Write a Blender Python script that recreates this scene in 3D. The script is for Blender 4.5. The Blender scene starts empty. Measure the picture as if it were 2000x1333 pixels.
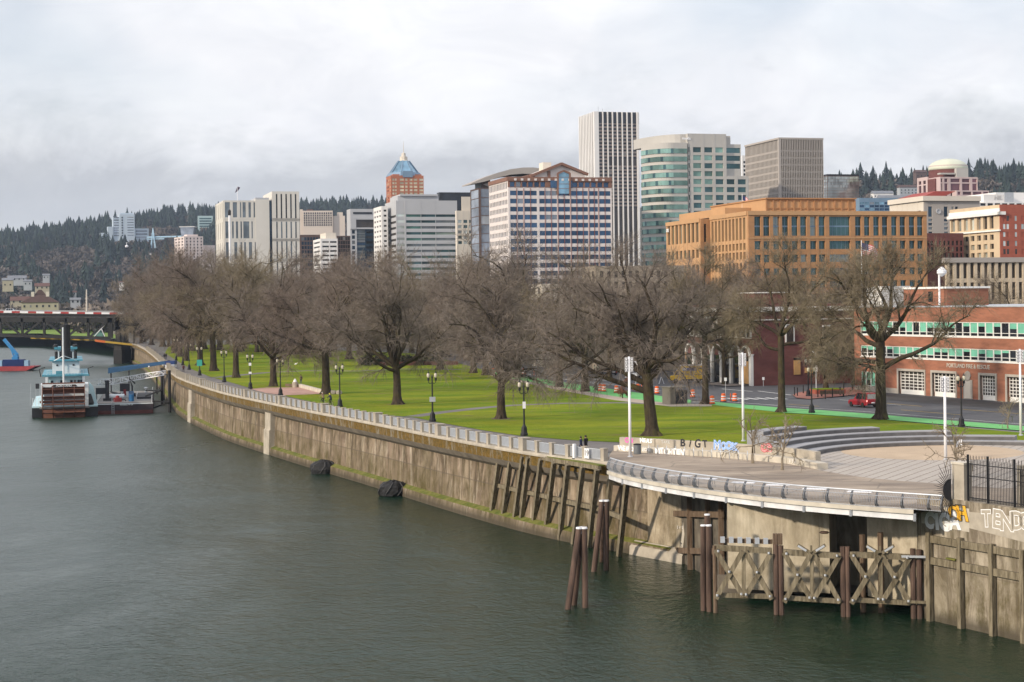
import bpy, bmesh, math, random
import numpy as np
from mathutils import Vector, Matrix
R = random.Random(11)
HAZE_D = 0.00004
sc = bpy.context.scene
COL = sc.collection
PI = math.pi
# ---------------------------------------------------------------- survey: photo direction -> place
F, YH, CH, TH = 3300.0, 591.0, 23.3, 0.013
CT, ST = math.cos(TH), math.sin(TH)
GZ = 8.3
def ray(px, py):
    a, b = (px-1000)/F, (YH-py)/F
    return a*CT+b*ST, -a*ST+b*CT
def G(px, py, z=GZ):
    dx, dz = ray(px, py); t = (z-CH)/dz
    return Vector((dx*t, t, z))
def P(px, py, Y):
    dx, dz = ray(px, py)
    return Vector((dx*Y, Y, CH+dz*Y))
def onplane(O, e, px, py):
    dx, dz = ray(px, py)
    a = (O[0]-dx*O[1])/(dx*e[1]-e[0])
    return a, CH+dz*(O[1]+a*e[1])
def lerp(a, b, t): return a+(b-a)*t
# ---------------------------------------------------------------- materials
MATS = {}
def nt_new(name):
    m = bpy.data.materials.new(name); m.use_nodes = True
    nt = m.node_tree; b = nt.nodes['Principled BSDF']
    MATS[name] = m
    return m, nt, b
def N(nt, typ, **kw):
    n = nt.nodes.new(typ)
    for k, v in kw.items():
        if k in n.inputs.keys() and not hasattr(n, k): n.inputs[k].default_value = v
        else: setattr(n, k, v)
    return n
def L(nt, a, b): nt.links.new(a, b)
def rgba(c): return (c[0], c[1], c[2], 1)
def mixrgb(nt, fac, a, b, mode='MIX'):
    n = nt.nodes.new('ShaderNodeMix'); n.data_type = 'RGBA'; n.blend_type = mode
    for sock, v in ((n.inputs[0], fac), (n.inputs[6], a), (n.inputs[7], b)):
        if hasattr(v, 'is_linked') or isinstance(v, bpy.types.NodeSocket): L(nt, v, sock)
        elif isinstance(v, (int, float)): sock.default_value = v
        else: sock.default_value = rgba(v)
    return n.outputs[2]
def mth(nt, op, a, b=None, clamp=False):
    n = nt.nodes.new('ShaderNodeMath'); n.operation = op; n.use_clamp = clamp
    for sock, v in ((n.inputs[0], a), (n.inputs[1], b)):
        if v is None: continue
        if isinstance(v, bpy.types.NodeSocket): L(nt, v, sock)
        else: sock.default_value = v
    return n.outputs[0]
def noise(nt, vec, scale, detail=4, rough=.55, dist=0, stretch=None):
    if stretch:
        mp = nt.nodes.new('ShaderNodeMapping'); mp.inputs['Scale'].default_value = stretch
        L(nt, vec, mp.inputs[0]); vec = mp.outputs[0]
    n = nt.nodes.new('ShaderNodeTexNoise')
    n.inputs['Scale'].default_value = scale; n.inputs['Detail'].default_value = detail
    n.inputs['Roughness'].default_value = rough; n.inputs['Distortion'].default_value = dist
    L(nt, vec, n.inputs['Vector'])
    return n.outputs[0]
def ramp(nt, val, stops, interp='LINEAR'):
    n = nt.nodes.new('ShaderNodeValToRGB'); cr = n.color_ramp; cr.interpolation = interp
    while len(cr.elements) < len(stops): cr.elements.new(.5)
    for e, (p, c) in zip(cr.elements, stops):
        e.position = p; e.color = rgba(c) if not isinstance(c, (int, float)) else (c, c, c, 1)
    L(nt, val, n.inputs[0])
    return n.outputs[0]
def coords(nt, which='Object'):
    return nt.nodes.new('ShaderNodeTexCoord').outputs[which]
def bumpn(nt, b, h, strength, dist=.1):
    bn = nt.nodes.new('ShaderNodeBump'); bn.inputs['Strength'].default_value = strength
    bn.inputs['Distance'].default_value = dist
    L(nt, h, bn.inputs['Height']); L(nt, bn.outputs[0], b.inputs['Normal'])
def M(name, c, rough=.8, var=.15, scl=.7, c2=None, metal=0, spec=.35, bump=0, stretch=None, emit=0):
    if name in MATS: return MATS[name]
    m, nt, b = nt_new(name)
    co = coords(nt)
    f = noise(nt, co, scl, 5, .6, 0, stretch)
    f = ramp(nt, f, [(.3, 0), (.7, 1)])
    lo = tuple(x*(1-var) for x in c); hi = c2 if c2 else tuple(x*(1+var) for x in c)
    L(nt, mixrgb(nt, f, lo, hi), b.inputs['Base Color'])
    b.inputs['Roughness'].default_value = rough; b.inputs['Metallic'].default_value = metal
    b.inputs['Specular IOR Level'].default_value = spec
    if bump: bumpn(nt, b, f, bump)
    if emit:
        b.inputs['Emission Color'].default_value = rgba(c); b.inputs['Emission Strength'].default_value = emit
    return m
def GLASS(name, c, metal=.55, rough=.06, var=.35, scl=.12):
    if name in MATS: return MATS[name]
    m, nt, b = nt_new(name)
    gi = nt.nodes.new('ShaderNodeNewGeometry')
    f = noise(nt, gi.outputs['Position'], scl, 3)
    oi = nt.nodes.new('ShaderNodeObjectInfo')
    cc = mixrgb(nt, ramp(nt, f, [(.35, 0), (.65, 1)]), tuple(x*(1-var) for x in c), tuple(x*(1+var) for x in c))
    cc = mixrgb(nt, 1.0, cc, ramp(nt, oi.outputs['Random'], [(0, .62), (.5, 1), (1, 1.25)]), 'MULTIPLY')
    cc = mixrgb(nt, ramp(nt, oi.outputs['Random'], [(.87, 0), (.875, .38), (.93, .38), (.935, 0)]), cc, (.55,.53,.48))
    L(nt, cc, b.inputs['Base Color'])
    b.inputs['Metallic'].default_value = metal; b.inputs['Roughness'].default_value = rough
    bumpn(nt, b, noise(nt, gi.outputs['Position'], .5, 2), .04, .3)
    return m
# ---------------------------------------------------------------- mesh builder
class MB:
    def __init__(s, m=None):
        s.v = []; s.f = []; s.mi = []; s.mats = []; s.cur = 0
        if m: s.mat(m)
    def mat(s, m):
        if m not in s.mats: s.mats.append(m)
        s.cur = s.mats.index(m); return s
    def add(s, vs, fs):
        o = len(s.v); s.v.extend([tuple(p) for p in vs])
        s.f.extend([tuple(i+o for i in f) for f in fs]); s.mi.extend([s.cur]*len(fs)); return s
    def box(s, x0, x1, y0, y1, z0, z1):
        if x0 > x1: x0, x1 = x1, x0
        if y0 > y1: y0, y1 = y1, y0
        if z0 > z1: z0, z1 = z1, z0
        return s.add([(x0,y0,z0),(x1,y0,z0),(x1,y1,z0),(x0,y1,z0),(x0,y0,z1),(x1,y0,z1),(x1,y1,z1),(x0,y1,z1)],
              [(3,2,1,0),(4,5,6,7),(0,1,5,4),(1,2,6,5),(2,3,7,6),(3,0,4,7)])
    def bar(s, p, q, w, h=None, up=(0,0,1)):
        p, q = Vector(p), Vector(q); h = h or w
        d = (q-p).normalized(); u = Vector(up)
        if abs(d.dot(u)) > .98: u = Vector((0,1,0))
        a = d.cross(u).normalized()*(w/2); c = a.cross(d).normalized()*(h/2)
        vs = [p-a-c, p+a-c, p+a+c, p-a+c, q-a-c, q+a-c, q+a+c, q-a+c]
        return s.add(vs, [(0,3,2,1),(4,5,6,7),(0,1,5,4),(1,2,6,5),(2,3,7,6),(3,0,4,7)])
    def tube(s, pts, rad, n=8, cap=True):
        pts = [Vector(p) for p in pts]
        if isinstance(rad, (int, float)): rad = [rad]*len(pts)
        vs = []; k = len(pts)
        for i, p in enumerate(pts):
            d = (pts[min(i+1,k-1)]-pts[max(i-1,0)]).normalized()
            u = Vector((0,0,1)) if abs(d.z) < .9 else Vector((1,0,0))
            a = d.cross(u).normalized(); c = a.cross(d)
            for j in range(n):
                t = 2*PI*j/n
                vs.append(p+(a*math.cos(t)+c*math.sin(t))*rad[i])
        fs = [(i*n+j, i*n+(j+1)%n, (i+1)*n+(j+1)%n, (i+1)*n+j) for i in range(k-1) for j in range(n)]
        if cap: fs += [tuple(range(n-1,-1,-1)), tuple(range((k-1)*n, k*n))]
        return s.add(vs, fs)
    def lathe(s, prof, n=12, c=(0,0,0)):
        vs = [(c[0]+r*math.cos(2*PI*j/n), c[1]+r*math.sin(2*PI*j/n), c[2]+z) for r, z in prof for j in range(n)]
        k = len(prof)
        fs = [(i*n+j, i*n+(j+1)%n, (i+1)*n+(j+1)%n, (i+1)*n+j) for i in range(k-1) for j in range(n)]
        fs += [tuple(range(n-1,-1,-1)), tuple(range((k-1)*n, k*n))]
        return s.add(vs, fs)
    def extr(s, poly, vec):
        k = len(poly); poly = [Vector(p) for p in poly]; vec = Vector(vec)
        vs = poly+[p+vec for p in poly]
        fs = [tuple(range(k-1,-1,-1)), tuple(range(k, 2*k))]+[(i,(i+1)%k,k+(i+1)%k,k+i) for i in range(k)]
        return s.add(vs, fs)
    def prism(s, poly, z0, z1): return s.extr([(p[0], p[1], z0) for p in poly], (0,0,z1-z0))
    def sheet(s, poly): return s.add(poly, [tuple(range(len(poly)))])
    def build(s, name, par=None, loc=None, smooth=False, fixn=True):
        me = bpy.data.meshes.new(name)
        me.from_pydata(s.v, [], s.f)
        for m in s.mats: me.materials.append(m)
        me.polygons.foreach_set('material_index', s.mi)
        if fixn and len(s.f) < 60000:
            bm = bmesh.new(); bm.from_mesh(me); bmesh.ops.recalc_face_normals(bm, faces=bm.faces); bm.to_mesh(me); bm.free()
        if smooth: me.polygons.foreach_set('use_smooth', [True]*len(me.polygons))
        me.update()
        return link(name, me, par, loc)
def link(name, me, par=None, loc=None):
    o = bpy.data.objects.new(name, me); COL.objects.link(o)
    if par is not None: o.parent = par
    if loc is not None: o.location = loc
    return o
def tag(o, label=None, cat=None, group=None, kind=None):
    for k, v in (('label',label),('category',cat),('group',group),('kind',kind)):
        if v: o[k] = v
    return o
def thing(name, label, cat, loc=(0,0,0), rz=0, group=None):
    o = bpy.data.objects.new(name, None); COL.objects.link(o)
    o.empty_display_size = .2
    o.location = loc; o.rotation_euler = (0,0,rz)
    return tag(o, label, cat, group)
def kids(o): return [c for c in KIDS.get(o.name, [])]
KIDS = {}
def dup(root, loc=None, rz=None, label=None, scale=None):
    def rec(o, par):
        c = o.copy(); COL.objects.link(c)
        if par is not None: c.parent = par
        for ch in list(o.children): rec(ch, c)
        return c
    r = rec(root, None)
    if loc is not None: r.location = loc
    if rz is not None: r.rotation_euler = (0,0,rz)
    if label: r['label'] = label
    if scale: r.scale = (scale,)*3 if isinstance(scale, (int, float)) else scale
    return r
def struct(o): o['kind'] = 'structure'; return o
def textmesh(txt, size, m, ext=.02, bold=0, shear=0):
    cu = bpy.data.curves.new('lettering', 'FONT'); cu.body = txt; cu.size = size; cu.extrude = ext
    cu.align_x = 'CENTER'; cu.align_y = 'CENTER'; cu.offset = bold; cu.shear = shear; cu.resolution_u = 3
    o = bpy.data.objects.new('lettering_tmp', cu); COL.objects.link(o)
    dg = bpy.context.evaluated_depsgraph_get(); dg.update()
    me = bpy.data.meshes.new_from_object(o.evaluated_get(dg))
    bpy.data.objects.remove(o); bpy.data.curves.remove(cu)
    me.materials.clear(); me.materials.append(m); me.name = 'lettering'
    return me
def put_text(txt, size, m, par, M4, name='lettering', **kw):
    o = link(name, textmesh(txt, size, m, **kw), par); o.matrix_local = M4
    return o
def facing(loc, ex, wid=None):   # upright text frame: x along ex (horizontal), y up, at loc
    ex = Vector(ex).normalized(); ez = Vector((0,0,1)); n = ex.cross(ez)
    return Matrix(((ex.x, 0, n.x, loc[0]), (ex.y, 0, n.y, loc[1]), (0, 1, 0, loc[2]), (0,0,0,1)))
# ---------------------------------------------------------------- camera, sun, sky
cam = bpy.data.cameras.new('camera'); co = bpy.data.objects.new('camera', cam); COL.objects.link(co)
cam.sensor_width = 36; cam.lens = F/2000*36; cam.shift_y = -(666.5-YH)/2000
cam.clip_start = .5; cam.clip_end = 30000
co.matrix_world = Matrix(((CT, ST, 0, 0), (0, 0, -1, 0), (-ST, CT, 0, CH), (0,0,0,1)))
sc.camera = co
SUN_EL, SUN_AZ = math.radians(23), (-.84, -.54)
sd = Vector((SUN_AZ[0]*math.cos(SUN_EL)/math.hypot(*SUN_AZ), SUN_AZ[1]*math.cos(SUN_EL)/math.hypot(*SUN_AZ), math.sin(SUN_EL)))
sl = bpy.data.lights.new('sun', 'SUN'); sl.energy = 3.9; sl.angle = math.radians(2.5); sl.color = (1, .87, .70)
so = bpy.data.objects.new('sun', sl); COL.objects.link(so)
so.rotation_euler = (-sd).to_track_quat('-Z', 'Y').to_euler()
def world():
    w = bpy.data.worlds.new('World'); sc.world = w; w.use_nodes = True
    nt = w.node_tree; bg = nt.nodes['Background']
    sky = nt.nodes.new('ShaderNodeTexSky'); sky.sky_type = 'NISHITA'; sky.sun_disc = False
    sky.sun_elevation = SUN_EL; sky.sun_rotation = math.atan2(sd.x, sd.y)
    g = coords(nt, 'Generated')
    sp = nt.nodes.new('ShaderNodeSeparateXYZ'); L(nt, g, sp.inputs[0])
    z = sp.outputs[2]
    n1 = noise(nt, g, 7.5, 8, .58, .5, (1, 1, 1.9))
    n2 = noise(nt, g, 24, 7, .62, .6, (1, 1, 1.7))
    n3 = noise(nt, g, 3.2, 4, .5, 0, (1, 1, 1.5))
    e = mth(nt, 'ADD', z, mth(nt, 'MULTIPLY', mth(nt, 'SUBTRACT', n1, .5), .17))
    e = mth(nt, 'ADD', e, mth(nt, 'MULTIPLY', mth(nt, 'SUBTRACT', n2, .5), .05))
    cl = ramp(nt, e, [(0, (.64,.67,.70)), (.022, (.56,.58,.61)), (.060, (.535,.55,.58)), (.086, (.72,.735,.76)), (.112, (.86,.865,.89)), (.25, (.95,.96,.985)), (1, (1.45,1.45,1.55))])
    n4 = noise(nt, g, 11, 7, .6, .7, (1, 1, 2.0))
    cl = mixrgb(nt, 1.0, cl, ramp(nt, n4, [(.3, (.91,.92,.94)), (.5, (.995,.995,1)), (.72, (1.09,1.085,1.07))]), 'MULTIPLY')
    # blue breaks between the clouds
    br = ramp(nt, n3, [(.46, 0), (.62, 1)])
    hi = ramp(nt, z, [(.09, 0), (.17, 1)])
    fac = mth(nt, 'MULTIPLY', mth(nt, 'MULTIPLY', br, hi), .55)
    sk = mixrgb(nt, 1.0, sky.outputs[0], (.115,.115,.12), 'MULTIPLY')
    L(nt, mixrgb(nt, fac, cl, sk), bg.inputs[0])
    bg.inputs[1].default_value = 1.0
world()
sc.view_settings.view_transform = 'Standard'; sc.view_settings.look = 'None'
sc.view_settings.exposure = 0.13; sc.view_settings.gamma = 1
sc.render.engine = 'CYCLES'
cy = sc.cycles
cy.max_bounces = 6; cy.diffuse_bounces = 3; cy.glossy_bounces = 3; cy.transmission_bounces = 3; cy.volume_bounces = 1
cy.transparent_max_bounces = 12; cy.use_denoising = True
cy.caustics_reflective = False; cy.caustics_refractive = False
# ================================================================= materials of the place
conc = M('concrete', (.36,.32,.26), .9, .22, .8, bump=.25)
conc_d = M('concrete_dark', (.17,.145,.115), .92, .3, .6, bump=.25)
conc_l = M('concrete_pale', (.47,.43,.36), .9, .2, .7)
steel_w = M('white_paint', (.74,.74,.76), .45, .05, .6)
steel_g = M('grey_steel', (.42,.44,.47), .5, .12, 1.5, metal=.3)
black = M('black_iron', (.012,.012,.014), .5, .2, 2)
timber = M('weathered_timber', (.135,.108,.065), .95, .45, 1.6, c2=(.26,.22,.15), stretch=(3,3,.5), bump=.4)
timber_b = M('brown_timber', (.105,.068,.043), .95, .4, 1.6, c2=(.20,.14,.095), stretch=(3,3,.35), bump=.4)
rustpile = M('rusted_pile', (.050,.030,.022), .8, .4, 1.1, c2=(.14,.088,.066), stretch=(2,2,.3))
moss = M('moss', (.05,.045,.008), 1, .35, 1.2, c2=(.13,.10,.03), bump=.5)
moss_g = M('green_moss', (.10,.14,.008), 1, .4, 1.2, c2=(.17,.16,.04), bump=.5)
asphalt = M('asphalt', (.058,.060,.066), .75, .18, .25, c2=(.085,.086,.092))
asph_d = M('dark_asphalt', (.036,.035,.036), .7, .3, .2)
walkc = M('walk_concrete', (.20,.18,.16), .85, .22, .12, c2=(.27,.245,.215))
greenp = M('green_paint', (.12,.41,.12), .7, .12, .4)
whitep = M('road_white', (.62,.62,.60), .7, .15, 1.5)
yellowp = M('road_yellow', (.55,.36,.05), .7, .15, 1.5)
brickp = M('brick_paving', (.27,.115,.085), .9, .2, .4)
pinkp = M('pink_paving', (.40,.245,.20), .9, .14, .25)
dirt = M('dirt', (.13,.095,.06), 1, .25, .5)
galv = M('galvanised', (.50,.525,.56), .42, .08, 2, metal=.35)

def grass_mat():
    m, nt, b = nt_new('grass')
    c = coords(nt)
    f1 = ramp(nt, noise(nt, c, .045, 6, .65, .6, (1, 2.6, 1)), [(.36, 0), (.66, 1)])
    f2 = ramp(nt, noise(nt, c, .75, 6, .7), [(.25, 0), (.75, 1)])
    col = mixrgb(nt, f1, (.110,.185,.008), (.28,.29,.020))
    col = mixrgb(nt, mth(nt, 'MULTIPLY', f2, .5), col, (.075,.13,.008))
    f3 = ramp(nt, noise(nt, c, .10, 5, .6, 1.0, (1, 2.4, 1)), [(.575, 0), (.69, 1)])
    col = mixrgb(nt, mth(nt, 'MULTIPLY', f3, .75), col, (.17,.14,.06))
    L(nt, col, b.inputs['Base Color']); b.inputs['Roughness'].default_value = 1; b.inputs['Specular IOR Level'].default_value = .1
    bumpn(nt, b, noise(nt, c, 2.2, 6, .75), .9, .25)
    return m
grass = grass_mat()
def water_mat():
    m, nt, b = nt_new('river_water')
    c = coords(nt)
    b.inputs['Base Color'].default_value = rgba((.006,.022,.011))
    b.inputs['Roughness'].default_value = .13; b.inputs['IOR'].default_value = 1.33
    b.inputs['Specular IOR Level'].default_value = .2
    h1 = noise(nt, c, .8, 5, .62, .5, (1, .6, 1)); h2 = noise(nt, c, .07, 3, .5, .3, (1, .6, 1)); h3 = noise(nt, c, 1.9, 4, .6, 0, (1, .7, 1))
    patch = ramp(nt, noise(nt, c, .016, 4, .6, .8, (1.6, .8, 1)), [(.36, .35), (.62, 1)])
    h = mth(nt, 'ADD', mth(nt, 'MULTIPLY', h2, 1.1), mth(nt, 'MULTIPLY', patch, mth(nt, 'ADD', mth(nt, 'MULTIPLY', h1, .34), mth(nt, 'MULTIPLY', h3, .26))))
    bumpn(nt, b, h, .9, 1.0)
    # wind-ruffled upriver; specular raised there to put the bright sheen into the material
    sp = nt.nodes.new('ShaderNodeSeparateXYZ'); L(nt, c, sp.inputs[0])
    k = mth(nt, 'ADD', mth(nt, 'MULTIPLY', sp.outputs[0], -.006), mth(nt, 'MULTIPLY', sp.outputs[1], .0025))
    k = mth(nt, 'ADD', k, mth(nt, 'MULTIPLY', mth(nt, 'SUBTRACT', noise(nt, c, .02, 4, .6, .5), .5), .7))
    k = mth(nt, 'SUBTRACT', k, .36, True)
    L(nt, mth(nt, 'ADD', mth(nt, 'MULTIPLY', k, .22), .12), b.inputs['Roughness']); L(nt, mth(nt, 'ADD', mth(nt, 'MULTIPLY', k, .5), .22), b.inputs['Specular IOR Level'])
    return m
water_m = water_mat()
def wall_mat(name, moss_amt, lo=(.145,.110,.076), hi=(.36,.29,.205), stk=.85, jnt=.55):
    # uv: u = metres along the wall, v = height above the water
    m, nt, b = nt_new(name)
    uvn = nt.nodes.new('ShaderNodeUVMap'); c = uvn.outputs[0]
    sp = nt.nodes.new('ShaderNodeSeparateXYZ'); L(nt, c, sp.inputs[0]); u, v = sp.outputs[0], sp.outputs[1]
    big = ramp(nt, noise(nt, c, .28, 8, .66, .6), [(.34, 0), (.66, 1)])
    col = mixrgb(nt, big, lo, hi)
    blk = nt.nodes.new('ShaderNodeTexWhiteNoise'); blk.noise_dimensions = '2D'
    sn = nt.nodes.new('ShaderNodeVectorMath'); sn.operation = 'SNAP'; sn.inputs[1].default_value = (3.4, 20, 1); L(nt, c, sn.inputs[0]); L(nt, sn.outputs[0], blk.inputs[0])
    col = mixrgb(nt, mth(nt, 'MULTIPLY', blk.outputs[0], .42*jnt/.55), col, (.235,.165,.135))
    st1 = ramp(nt, noise(nt, c, .62, 8, .68, 1.1, (1, .24, 1)), [(.46, 0), (.60, 1)])
    col = mixrgb(nt, mth(nt, 'MULTIPLY', st1, stk), col, (.075,.055,.034))
    st2 = ramp(nt, noise(nt, c, .75, 7, .65, .7, (1, .16, 1)), [(.55, 0), (.68, 1)])
    col = mixrgb(nt, mth(nt, 'MULTIPLY', st2, .6), col, (.56,.49,.385))
    drip = ramp(nt, noise(nt, c, .8, 6, .65, .3, (1, .16, 1)), [(.46, 0), (.60, 1)])
    dv = ramp(nt, mth(nt, 'MULTIPLY', v, .1), [(.30, 0), (.60, 1)])
    col = mixrgb(nt, mth(nt, 'MULTIPLY', mth(nt, 'MULTIPLY', drip, dv), moss_amt*.75), col, (.058,.047,.020))
    tide = ramp(nt, mth(nt, 'MULTIPLY', v, .1), [(.385, 1), (.395, 0)])
    col = mixrgb(nt, mth(nt, 'MULTIPLY', mth(nt, 'MULTIPLY', tide, ramp(nt, noise(nt, c, .22, 5, .65, .3, (1, .5, 1)), [(.36, .15), (.6, 1)])), moss_amt*.62), col, (.10,.078,.036))
    # low mossy wash
    mo = ramp(nt, noise(nt, c, .5, 6, .7, .4, (1, .5, 1)), [(.48, 0), (.64, 1)])
    lowf = ramp(nt, mth(nt, 'MULTIPLY', v, .1), [(.16, 1), (.40, .55), (.62, 0)])
    col = mixrgb(nt, mth(nt, 'MULTIPLY', mth(nt, 'MULTIPLY', mo, lowf), moss_amt), col, (.065,.052,.012))
    # joints
    ju = mth(nt, 'LESS_THAN', mth(nt, 'MODULO', mth(nt, 'ADD', u, 500), 6.8), .13)
    jv = mth(nt, 'LESS_THAN', mth(nt, 'ABSOLUTE', mth(nt, 'SUBTRACT', v, 3.9)), .07)
    col = mixrgb(nt, mth(nt, 'MULTIPLY', mth(nt, 'MAXIMUM', ju, jv), jnt), col, (.10,.08,.06))
    wet = ramp(nt, mth(nt, 'MULTIPLY', v, .1), [(.03, 1), (.11, 0)])
    col = mixrgb(nt, mth(nt, 'MULTIPLY', wet, .85), col, (.06,.05,.035))
    L(nt, col, b.inputs['Base Color']); b.inputs['Roughness'].default_value = .92; b.inputs['Specular IOR Level'].default_value = .25
    bumpn(nt, b, noise(nt, c, 2.5, 6, .7), .35, .12)
    return m
seawall_m = wall_mat('stained_seawall', .85)
seawall_m2 = wall_mat('stained_seawall_mossy', 1.0)
def mossband_mat():
    m, nt, b = nt_new('mossy_coping')
    uvn = nt.nodes.new('ShaderNodeUVMap'); c = uvn.outputs[0]
    f = ramp(nt, noise(nt, c, .9, 6, .7, .3, (1, .35, 1)), [(.36, 0), (.50, 1)])
    mc = mixrgb(nt, ramp(nt, noise(nt, c, 2.3, 5, .7), [(.3, 0), (.7, 1)]), (.055,.042,.006), (.19,.105,.014))
    L(nt, mixrgb(nt, f, (.20,.175,.13), mc), b.inputs['Base Color']); b.inputs['Roughness'].default_value = 1
    bumpn(nt, b, noise(nt, c, 3, 6, .7), .7, .2)
    return m
mossband = mossband_mat()

# ================================================================= the harbour wall line (outer edge of the coping)
WPX = [(226,664),(250,669.5),(268,673),(281,680),(302,696),(318,712),(330,726),(342,736),(364,744),(388,752),(416,761),(440,768),(470,774.5),(500,780.5),(540,789),(584,798),(622,805),(660,812.5),(700,819.5),(744,828.5),(794,838.5),(844,849),(900,859.5),(964,871),(998,877),(1036,883),(1074,889),(1152,898.5),(1194,903)]
WP = [G(*p) for p in WPX]
# smooth the survey a little
WP = [WP[0]]+[(WP[i-1]+WP[i]*2+WP[i+1])/4 for i in range(1, len(WP)-1)]+[WP[-1]]
dirE = (WP[-1]-WP[-3]).normalized()
WALL_END = WP[-1]+dirE*9.5
WP.append(WALL_END)
def resample(pts, step):
    out = [pts[0].copy()]; acc = 0
    for a, b in zip(pts, pts[1:]):
        d = (b-a).length; t = step-acc
        while t <= d:
            out.append(a.lerp(b, t/d)); t += step
        acc = d-(t-step)
    return out
WR = resample(WP, 2.0)
WS = [i*2.0 for i in range(len(WR))]
def wdir(i): return (WR[min(i+1,len(WR)-1)]-WR[max(i-1,0)]).normalized()
def wnor(i):     # pointing to the river
    d = wdir(i); return Vector((d.y, -d.x, 0)) if Vector((d.y,-d.x,0)).dot(Vector((-1,-.3,0))) > 0 else Vector((-d.y, d.x, 0))
def wi_at_px(px):  # index of the wall sample seen at photo column px
    best = min(range(len(WR)), key=lambda i: abs((WR[i].x/WR[i].y)*F+1000-px)); return best
def sweep(name, prof, mats_by_seg, i0, i1, par, uvv=None, cap=True):
    vs = []; fs = []; mi = []; uvs = []; mats = []
    k = len(prof)
    for i in range(i0, i1+1):
        n = wnor(i); p = WR[i]
        for off, z in prof: vs.append((p.x+n.x*off, p.y+n.y*off, z))
    fu = []
    L_ = [0]
    for a in range(1, k): L_.append(L_[-1]+math.hypot(prof[a][0]-prof[a-1][0], prof[a][1]-prof[a-1][1]))
    for i in range(i1-i0):
        for j in range(k-1):
            fs.append((i*k+j, (i+1)*k+j, (i+1)*k+j+1, i*k+j+1))
            m = mats_by_seg[j]
            if m not in mats: mats.append(m)
            mi.append(mats.index(m))
            u0, u1 = WS[i0+i], WS[i0+i+1]; v0, v1 = prof[j][1], prof[j+1][1]
            if abs(v0-v1) < .3: v0 = prof[j][1]-.0; v1 = prof[j+1][1]-abs(prof[j][0]-prof[j+1][0])
            fu.append(((u0,v0),(u1,v0),(u1,v1),(u0,v1)))
    if cap:
        for e in (0, i1-i0):
            fs.append(tuple(e*k+j for j in range(k))); mi.append(0); fu.append(tuple((prof[j][0], prof[j][1]) for j in range(k)))
    me = bpy.data.meshes.new(name); me.from_pydata(vs, [], fs)
    for m in mats: me.materials.append(m)
    me.polygons.foreach_set('material_index', mi)
    ul = me.uv_layers.new(name='UVMap'); flat = [x for f in fu for q in f for x in q]
    ul.data.foreach_set('uv', flat); me.update()
    return link(name, me, par)
NW = len(WR)
I_M = wi_at_px(600)
seawall = thing('seawall', 'long stained concrete seawall with a mossy coping curving along the river', 'wall')
body = [(-3.2,8.26),(-1.15,8.26),(-1.15,6.05),(-1.22,5.95),(-1.05,1.35),(-.30,1.05),(-.20,.45),(-.15,-2.5)]
sweep('wall_face', body, [conc_d,conc_d,conc_d,seawall_m,moss_g,seawall_m,seawall_m], 0, NW-1, seawall)
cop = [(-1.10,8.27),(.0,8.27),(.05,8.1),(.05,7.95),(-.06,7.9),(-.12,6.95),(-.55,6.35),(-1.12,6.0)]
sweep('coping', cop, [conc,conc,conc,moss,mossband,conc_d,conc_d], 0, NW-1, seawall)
def pilaster(px, w):
    i = wi_at_px(px); n = wnor(i); d = wdir(i); p = WR[i]
    m = MB(MATS['concrete']); q = lambda a, o, z: p+d*a+n*o+Vector((0,0,z-GZ))
    prof = [(-1.4,7.0),(-.45,7.0),(-.40,3.9),(-.22,3.8),(-.06,-2)]
    prof.append((-1.4,-2))
    m.extr([q(-w/2, o, z) for o, z in prof], d*w)
    m.build('pilaster', seawall)
for px, w in ((364,5.0),(515,3.6)): pilaster(px, w)
# ----------------------------------------------------------------- balustrade on the coping
bal = thing('balustrade', 'concrete posts with grey steel railing panels running along the seawall top', 'railing')
def post_mesh(w, h):
    m = MB(conc)
    m.box(-w/2, w/2, -w/2, w/2, 0, h-.12); m.box(-w/2-.04, w/2+.04, -w/2-.04, w/2+.04, h-.12, h)
    return m
pm = None; big = None; panels = {}
BI = [i for i in range(NW-5) if WR[i].y < 560]
# one post per 2.9 m
bpts = resample(WP, 2.9)
bpts = [p for p in bpts if p.y < 600 and p.y > WALL_END.y+8.0]
for k, p in enumerate(bpts):
    nx = bpts[k+1] if k+1 < len(bpts) else None
    dd = ((nx-p) if nx else (p-bpts[k-1])).normalized()
    n = Vector((-dd.y, dd.x, 0)); n = n if n.x > 0 else -n     # inland
    base = p+n*.45; base.z = 8.27
    large = (len(bpts)-k) % 8 == 6
    if large:
        if big is None: big = post_mesh(.95, 1.32).build('large_post', bal); o = big
        else: o = link('large_post', big.data, bal)
    else:
        if pm is None: pm = post_mesh(.5, 1.2).build('post', bal); o = pm
        else: o = link('post', pm.data, bal)
    o.location = base; o.rotation_euler = (0,0,math.atan2(dd.y, dd.x))
    if nx:
        ln = (nx-p).length
        if 'p' not in panels:
            m = MB(galv)
            m.box(-1.16,1.16,-.035,.035,1.0,1.07); m.box(-1.16,1.16,-.03,.03,.12,.17)
            for t in range(15): x = -1.1+t*2.2/14; m.box(x-.042,x+.042,-.02,.02,.17,1.0)
            panels['p'] = m.build('railing_panel', bal); o = panels['p']
        else: o = link('railing_panel', panels['p'].data, bal)
        o.location = (base+nx+n*.45)/2; o.location.z = 8.27; o.rotation_euler = (0,0,math.atan2(dd.y, dd.x))
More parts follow.
